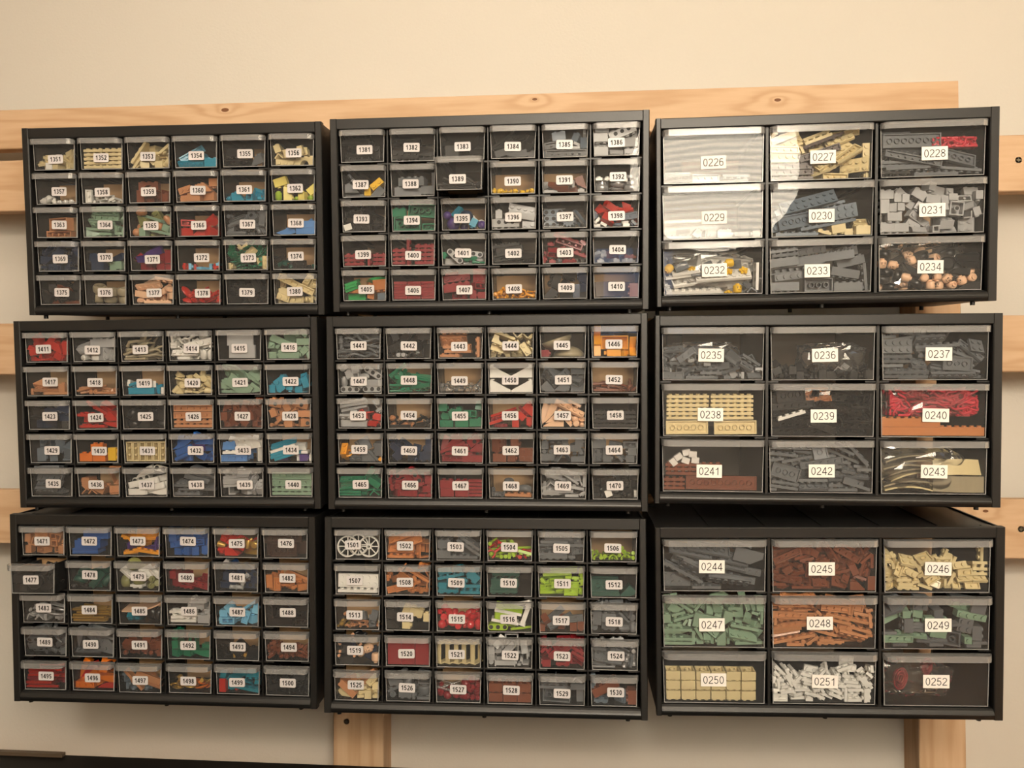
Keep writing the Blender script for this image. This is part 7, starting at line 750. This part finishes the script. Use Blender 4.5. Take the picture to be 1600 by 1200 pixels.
LP={1351:(1.9,13.2),1352:(-0.3,14.0),1353:(-0.7,14.6),1354:(0.8,14.4),1355:(1.7,15.6),1356:(1.8,15.1),1357:(4.1,15.5),1358:(-0.1,13.8),1359:(-0.9,13.6),1360:(1.4,14.2),1361:(-0.1,14.1),1362:(2.4,14.9),1363:(3.2,15.9),1364:(2.3,15.1),1365:(1.1,13.7),1366:(0.9,13.5),1367:(2.4,14.1),1368:(2.4,14.5),1369:(2.5,15.4),1370:(1.2,16.9),1371:(1.7,13.8),1372:(3.9,15.6),1373:(2.4,14.8),1374:(2.6,16.2),1375:(2.4,15.2),1376:(-0.2,14.9),1377:(1.7,14.3),1378:(4.1,13.6),1379:(-0.2,14.1),1380:(-0.6,15.0),1381:(2.7,14.6),1382:(-1.3,16.2),1383:(0.3,15.5),1384:(-0.3,13.8),1385:(-0.8,14.7),1386:(-0.1,15.2),1387:(-3.6,14.9),1388:(-2.7,14.6),1389:(-1.6,12.3),1390:(-0.4,14.7),1391:(-0.5,15.0),1392:(1.3,17.3),1393:(-2.9,15.4),1394:(-2.2,13.0),1395:(-2.2,13.7),1396:(-0.5,14.0),1397:(0.4,13.4),1398:(0.5,13.4),1399:(-1.3,14.3),1400:(0.4,12.1),1401:(-0.8,14.3),1402:(-0.9,12.9),1403:(0.6,13.0),1404:(2.0,15.6),1405:(2.2,13.7),1406:(-0.6,11.8),1407:(0.2,11.9),1408:(-0.7,12.5),1409:(1.7,13.0),1410:(0.3,13.6),1411:(-3.9,16.2),1412:(-1.8,14.4),1413:(-2.0,14.3),1414:(1.6,14.6),1415:(0.2,14.1),1416:(1.6,14.6),1417:(3.9,17.1),1418:(-0.6,16.0),1419:(1.3,14.7),1420:(2.3,14.6),1421:(1.0,14.4),1422:(3.0,15.3),1423:(1.4,16.3),1424:(-1.2,14.5),1425:(2.3,15.3),1426:(1.9,15.0),1427:(1.9,14.9),1428:(1.4,14.9),1429:(1.8,15.4),1430:(2.7,14.7),1431:(3.2,14.9),1432:(3.6,14.9),1433:(2.7,15.1),1434:(1.1,15.6),1435:(2.4,15.9),1436:(-3.3,14.6),1437:(0.7,14.5),1438:(3.2,14.6),1439:(3.9,14.6),1440:(2.9,14.8),1441:(0.1,15.8),1442:(0.2,15.3),1443:(-1.0,14.1),1444:(-0.5,14.4),1445:(-1.1,14.5),1446:(-0.7,15.3),1447:(-1.2,15.1),1448:(-0.6,15.8),1449:(-0.5,15.0),1450:(-0.7,15.6),1451:(1.1,15.4),1452:(-0.6,15.5),1453:(-2.1,15.0),1454:(-0.9,15.8),1455:(-0.1,14.6),1456:(-0.7,15.2),1457:(-0.7,15.1),1458:(0.3,15.3),1459:(-1.0,16.5),1460:(-1.0,15.1),1461:(-1.2,14.7),1462:(-0.7,15.1),1463:(-1.0,16.3),1464:(-0.6,16.0),1465:(0.7,15.7),1466:(0.3,15.7),1467:(-0.2,14.9),1468:(-0.4,14.8),1469:(-0.8,15.3),1470:(-0.2,16.0),1471:(-1.2,17.1),1472:(-1.1,17.6),1473:(-0.4,18.5),1474:(1.3,19.2),1475:(0.6,16.9),1476:(0.8,17.9),1477:(-2.1,16.4),1478:(0.5,18.9),1479:(0.6,17.5),1480:(-1.1,16.8),1481:(0.9,17.2),1482:(1.4,17.5),1483:(0.0,17.8),1484:(-2.3,16.6),1485:(-0.8,16.0),1486:(0.8,16.8),1487:(0.5,17.1),1488:(1.6,17.5),1489:(-0.5,17.1),1490:(-2.5,15.4),1491:(-1.3,16.3),1492:(-0.7,16.6),1493:(0.5,16.6),1494:(2.3,17.0),1495:(1.5,16.9),1496:(-1.0,15.8),1497:(0.6,14.9),1498:(-1.9,14.8),1499:(-1.0,14.3),1500:(0.5,15.4),1501:(-5.5,17.2),1502:(-3.1,16.6),1503:(-3.3,15.9),1504:(-0.4,16.1),1505:(0.4,15.4),1506:(-0.9,16.0),1507:(-3.2,16.3),1508:(-3.3,15.3),1509:(-2.8,15.2),1510:(-1.1,15.7),1511:(1.6,15.6),1512:(0.5,15.1),1513:(-3.5,17.3),1514:(-2.9,15.9),1515:(-2.3,14.5),1516:(-1.3,15.2),1517:(-1.0,14.7),1518:(0.4,14.0),1519:(-2.4,17.3),1520:(-1.6,14.7),1521:(-2.2,15.1),1522:(0.6,14.9),1523:(0.1,14.9),1524:(1.5,16.4),1525:(-1.0,18.3),1526:(-1.3,15.9),1527:(-0.1,15.1),1528:(1.7,16.0),1529:(0.1,13.5),1530:(2.0,16.0),226:(0.2,23.6),227:(2.1,25.7),228:(2.1,25.7),229:(1.7,24.7),230:(-0.2,23.5),231:(0.0,26.5),232:(1.5,28.3),233:(-3.8,25.0),234:(-0.0,27.0),235:(-1.7,28.7),236:(2.7,28.2),237:(4.0,29.0),238:(-2.7,24.6),239:(1.4,23.5),240:(2.3,24.8),241:(-3.8,23.7),242:(0.8,25.1),243:(0.7,25.5),244:(-2.7,28.1),245:(-2.6,26.2),246:(1.2,26.8),247:(-2.3,26.0),248:(-4.5,28.6),249:(1.9,27.2),250:(-0.5,26.9),251:(1.2,26.0),252:(0.2,27.9)}
CONT={}
for c in FIRST:
    M=cabmat(c); nc,nr=grid(c); first=FIRST[c]; last=first+nc*nr-1; big=c in BIG
    root=bpy.data.objects.new('drawer_cabinet',None); COLL.objects.link(root); root.empty_display_size=.05
    w,h=dims(c); base=M@Matrix.Translation((0,75,-h/2)); root.matrix_basis=mm(base); inv=base.inverted()
    tag(root,f'black {"nine" if big else "thirty"}-drawer cabinet, {ROWN[c]}, drawers numbered {first:04d} to {last:04d}','drawer cabinet','black drawer cabinets with clear drawers')
    if big not in BODY: BODY[big]=cab_body(c).mesh('cabinet_body',[BLACK])
    link('cabinet_body',BODY[big],root,ml(inv@M))
    br=MB()
    for x in (-w/2+40,w/2-40):
        br.box(x-10,x+10,144,151,h/2-30,h/2-8)
    link('hanging_bracket',br.mesh('hanging_bracket',[BLACK]),root,ml(inv@M))
    for i in range(nc*nr):
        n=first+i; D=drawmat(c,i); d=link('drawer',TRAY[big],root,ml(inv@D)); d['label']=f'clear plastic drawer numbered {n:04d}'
        link('handle',HAND[big],d)
        if n in CARDS: link('divider_card',CARD,d)['label']='brown cardboard divider standing in the drawer'
        lx,lz=LP[n]; rr=random.Random(n*3); lo=link('number_label',numlabel(n,big),d,Matrix.Translation((lx*.001,-.0000,lz*.001))@Matrix.Rotation(rr.uniform(-.022,.028),4,'Y')); lo['label']=f'printed white label reading {n:04d}'
# ---------------------------------------------------------------- the pieces in the drawers
MESH={}
def pmesh(t,cl):
    if (t,cl) not in MESH:
        if t not in MESH: MESH[t]=TYPES[t][0]()
        nm=TYPES[t][2]; MESH[t,cl]=MESH[t].mesh(nm,[PL[cl],HOLE if t in('tb','t2','la','l5') else INK,SKIN])
    return MESH[t,cl]
SLOTOF={FIRST[c]+i:(c,i) for c in FIRST for i in range(grid(c)[0]*grid(c)[1])}
REC=[]
# each piece: type, colour, size in view, place in its drawer (fifths of a millimetre) and turn (quaternion x, y, z in 500ths)
for n,row in PIECES.items():
    for k in range(0,len(row),9):
        ti,ci,cnt,x,y,z,qx,qy,qz=row[k:k+9]; qx,qy,qz=qx/500,qy/500,qz/500; qw=math.sqrt(max(0,1-qx*qx-qy*qy-qz*qz)); Q=Quaternion((qw,qx,qy,qz)).normalized()
        c,i=SLOTOF[n]; D=drawmat(c,i)@Matrix.Translation((x/5,1.4+y/5,1.5+z/5))@Q.to_matrix().to_4x4()
        REC.append(dict(n=n,t=TYN[ti],c=COLN[ci],cnt=cnt,x=x/5,z=z/5,M=D,up=(Q@Vector((0,0,1))).z,ax=abs((Q@Vector((1,0,0))).z)))
def cat_of(t): return TYPES[t][4]
bycat={}
for r in REC: bycat.setdefault(cat_of(r['t']),[]).append(r)
WHERE=lambda r,big:None
indiv=[]
for cname,rs in bycat.items():
    rs.sort(key=lambda r:-r['cnt']*(1 if r['n']>1000 else 1.9))
    indiv+=rs[:300]; rest=rs[300:]
    if rest:
        V=[];F=[];S_=[];MI=[];mats=[]
        for r in rest:
            me=pmesh(r['t'],r['c']); A=mm(r['M']); b=len(V)
            for m in me.materials:
                if m not in mats: mats.append(m)
            idx=[mats.index(m) for m in me.materials]
            V+=[tuple(A@v.co) for v in me.vertices]
            for p in me.polygons: F.append([b+q for q in p.vertices]); S_.append(p.use_smooth); MI.append(idx[p.material_index])
        me=bpy.data.meshes.new('small_pieces'); me.from_pydata(V,[],F); me.polygons.foreach_set('use_smooth',S_); me.polygons.foreach_set('material_index',MI)
        for m in mats: me.materials.append(m)
        nm=cname.replace(' ','_'); o=link('loose_'+nm+'s',me); tag(o,f'remaining loose {cname}s of many colours, half hidden among the piles in the drawers',cname,None,'stuff')
ORD=['one','two','three','four','five','six']
USED={}
def words_of(t): return [w for w in ''.join(ch if ch.isalnum() else ' ' for ch in t.lower()).split()]
def pick(cands,grp):
    """the first wording of at most 16 words that no piece outside this group carries"""
    for t in cands:
        if len(words_of(t))>16: continue
        key=' '.join(w for w in words_of(t) if not w.isdigit())
        if USED.get(key,grp)==grp: USED[key]=grp; return t
    return cands[-1]
def pose(r):
    if r['ax']>.75: return 'upended'
    if r['up']>.93: return 'upright'
    if r['up']<-.93: return 'overturned'
    if abs(r['up'])<.25: return 'edgewise'
    return 'tilted'
def zone(r):
    big=SLOTOF[r['n']][0] in BIG; W,H=(112,58) if big else (51.5,33)
    a,b=int(min(3,max(0,(r['x']/W+.5)*4))),int(min(2,max(0,r['z']/H*3)))
    return f"{['bottom','middle','upper'][b]} {['far left','left','right','far right'][a]}"
groups={}
for r in indiv: groups.setdefault((r['n'],r['t'],r['c']),[]).append(r)
for (n,t,cl),rs in groups.items():
    d=TYPES[t][3].replace('toy ',''); base=f'{COL[cl][1]} {d}'; k=len(rs)
    c,i=SLOTOF[n]; nc=grid(c)[0]; row,cl_=divmod(i,nc); cell=f'row {ORD[row]}, column {ORD[cl_]}'; G=f'{base} pieces in drawer {n:04d}'
    for r in rs:
        if k==1: cs=[f'lone {base} in drawer {n:04d}, {cell}, {ROWN[c]} cabinet',f'lone {base}, drawer {n:04d}, {ROWN[c]} cabinet',f'lone {base}, {cell}, {ROWN[c]}',f'single {base}, {cell}, {ROWN[c]}']
        else:
            z=zone(r); p=pose(r)
            cs=[f'{p} {base}, {z} of drawer {n:04d}, {cell}',f'{p} {base}, {z}, drawer {n:04d}, {ROWN[c]} cabinet',f'{p} {base}, {z}, {cell}, {ROWN[c]}',f'{base}, {z}, {cell}, {ROWN[c]}',f'{base}, {cell}, {ROWN[c]} cabinet']
        o=link(TYPES[t][2],pmesh(t,cl),None,mm(r['M'])); tag(o,pick(cs,G),cat_of(t),G if k>1 else None)
# ---------------------------------------------------------------- bags, string and other soft things
def dplace(n,x,y,z): c,i=SLOTOF[n]; return mm(drawmat(c,i)@Matrix.Translation((x,1.4+y,1.5+z)))
def bag(n,x,y,z,sx,sy,sz,label,seed,col=None):
    R=random.Random(seed); b=MB(); nu,nv=26,14; P=[]
    ph=[R.uniform(0,6) for _ in range(12)]
    for j in range(nv+1):
        v=-math.pi/2+math.pi*j/nv
        for i in range(nu):
            u=2*math.pi*i/nu; cu,cv=math.cos(u),math.cos(v); ex=.62
            X=math.copysign(abs(cu*cv)**ex,cu)*sx; Y=math.copysign(abs(math.sin(u)*cv)**.9,math.sin(u))*sy; Z=math.copysign(abs(math.sin(v))**ex,math.sin(v))*sz
            k=1+.10*math.sin(3*u+5*v+ph[0])+.07*math.sin(7*u-4*v+ph[1])+R.uniform(-.05,.05)
            P.append((max(-sx,min(sx,X*k)),max(-sy,min(sy,Y*k+R.uniform(-.8,.8))),max(-sz,min(sz,Z*k))))
    b.poly(P,[(j*nu+i,j*nu+(i+1)%nu,(j+1)*nu+(i+1)%nu,(j+1)*nu+i) for j in range(nv) for i in range(nu)],0,False)
    o=link('plastic_bag',b.mesh('plastic_bag',[BAG]),None,dplace(n,x,y,z)); tag(o,label,'plastic bag','crinkled clear bags in the nine-drawer cabinets'); return o
def tangle(n,x,y,z,sx,sy,sz,turns,r,label,seed,name='tubing_bundle',cat='tubing',cl='crimson'):
    R=random.Random(seed); b=MB()
    for k in range(turns):
        p0=Vector((R.uniform(-sx,sx),R.uniform(-sy,sy),0)); p0.z=R.uniform(-sz,sz)*math.sqrt(max(.1,1-(p0.x/sx)**2)); a=R.uniform(0,6.28); q=[]
        for s in range(7):
            q.append(Vector((max(-sx,min(sx,p0.x)),max(-sy,min(sy,p0.y)),max(-sz,min(sz,p0.z))))); a+=R.uniform(-.9,.9); p0=p0+Vector((math.cos(a)*4,R.uniform(-1.2,1.2),math.sin(a)*3))
        b.tube(q,r,6)
    o=link(name,b.mesh(name,[PL[cl]]),None,dplace(n,x,y,z)); tag(o,label,cat); return o
def coil(n,x,y,z,r0,label,seed,name='string_coil'):
    b=MB(); R=random.Random(seed)
    for k in range(7):
        rr=r0*(1-.1*k); b.tube([(rr*math.cos(t)*(1+.03*math.sin(3*t+k)),(k%3-1)*1.7+R.uniform(-.3,.3),rr*1.15*math.sin(t)) for t in [2*math.pi*j/24 for j in range(25)]],.95,6)
    o=link(name,b.mesh(name,[mat('red_string',hexc('a8323a'),.6)]) ,None,dplace(n,x,y,z)@Matrix.Rotation(.5,4,'Z')); tag(o,label,'string','coils of red string'); return o
bag(232,-2,14,26,50,12,22,'crinkled clear bag of yellow and white pieces in the drawer numbered 0232',1)
bag(234,-6,14,29,50,13,27,'crinkled clear bag full of toy heads in the drawer numbered 0234',2)
bag(235,-8,22,24,42,12,19,'crinkled clear bag behind grey pieces in the drawer numbered 0235',3)
bag(236,14,16,22,38,13,19,'crinkled clear bag of black pieces in the drawer numbered 0236',4)
bag(239,-2,14,46,46,10,10,'crinkled clear bag lying on top in the drawer numbered 0239',5)
bag(240,2,13,38,50,12,17,'crinkled clear bag of red tubing in the drawer numbered 0240',6)
bag(243,-8,15,26,46,14,24,'crinkled clear bag of bowed tan panels in the drawer numbered 0243',7)
bag(252,-14,16,24,38,13,20,'crinkled clear bag around red string in the drawer numbered 0252',8)
tangle(240,2,13,37,47,10,14,330,1.5,'tangled bright red soft tubing bundle lying on orange-brown bricks in the drawer numbered 0240',11)
tangle(228,26,8,37,24,6,5,120,1.4,'bundle of red tubing lying across grey plates in the drawer numbered 0228',12)
tangle(239,-4,13,46,16,7,7,90,1.2,'bundle of orange-brown tubing in a bag in the drawer numbered 0239',13,cl='dorange')
coil(252,-34,12,24,10.5,'larger coil of red string, left in the drawer numbered 0252',14)
coil(252,-2,18,36,8,'smaller coil of red string, upper middle of the drawer numbered 0252',15)
for k,(x,z,a) in enumerate(((-44,27,.9),(-38,33,-.6),(-30,29,.3),(-29,38,-.2),(-22,36,.05),(-19,29,.1))):
    b=MB(); b.box(-4.4,4.4,-3.2,-2.9,-3.4,3.4); b.box(-4.4,-4.1,-2.9,3,-3.4,3.4); b.box(-4.1,4.4,-2.9,3,3.1,3.4)
    o=link('folded_paper_label',b.mesh('folded_paper_label',[LABEL2]),None,dplace(241,x,3.5+k%2*1.5,z+5)@Matrix.Rotation(a,4,'Y')); tag(o,('lower left','upper left','tallest','second','rightmost upper','lowest right')[k]+' small folded white paper label above brown plates in the drawer numbered 0241','paper label','folded white paper labels in drawer 0241')
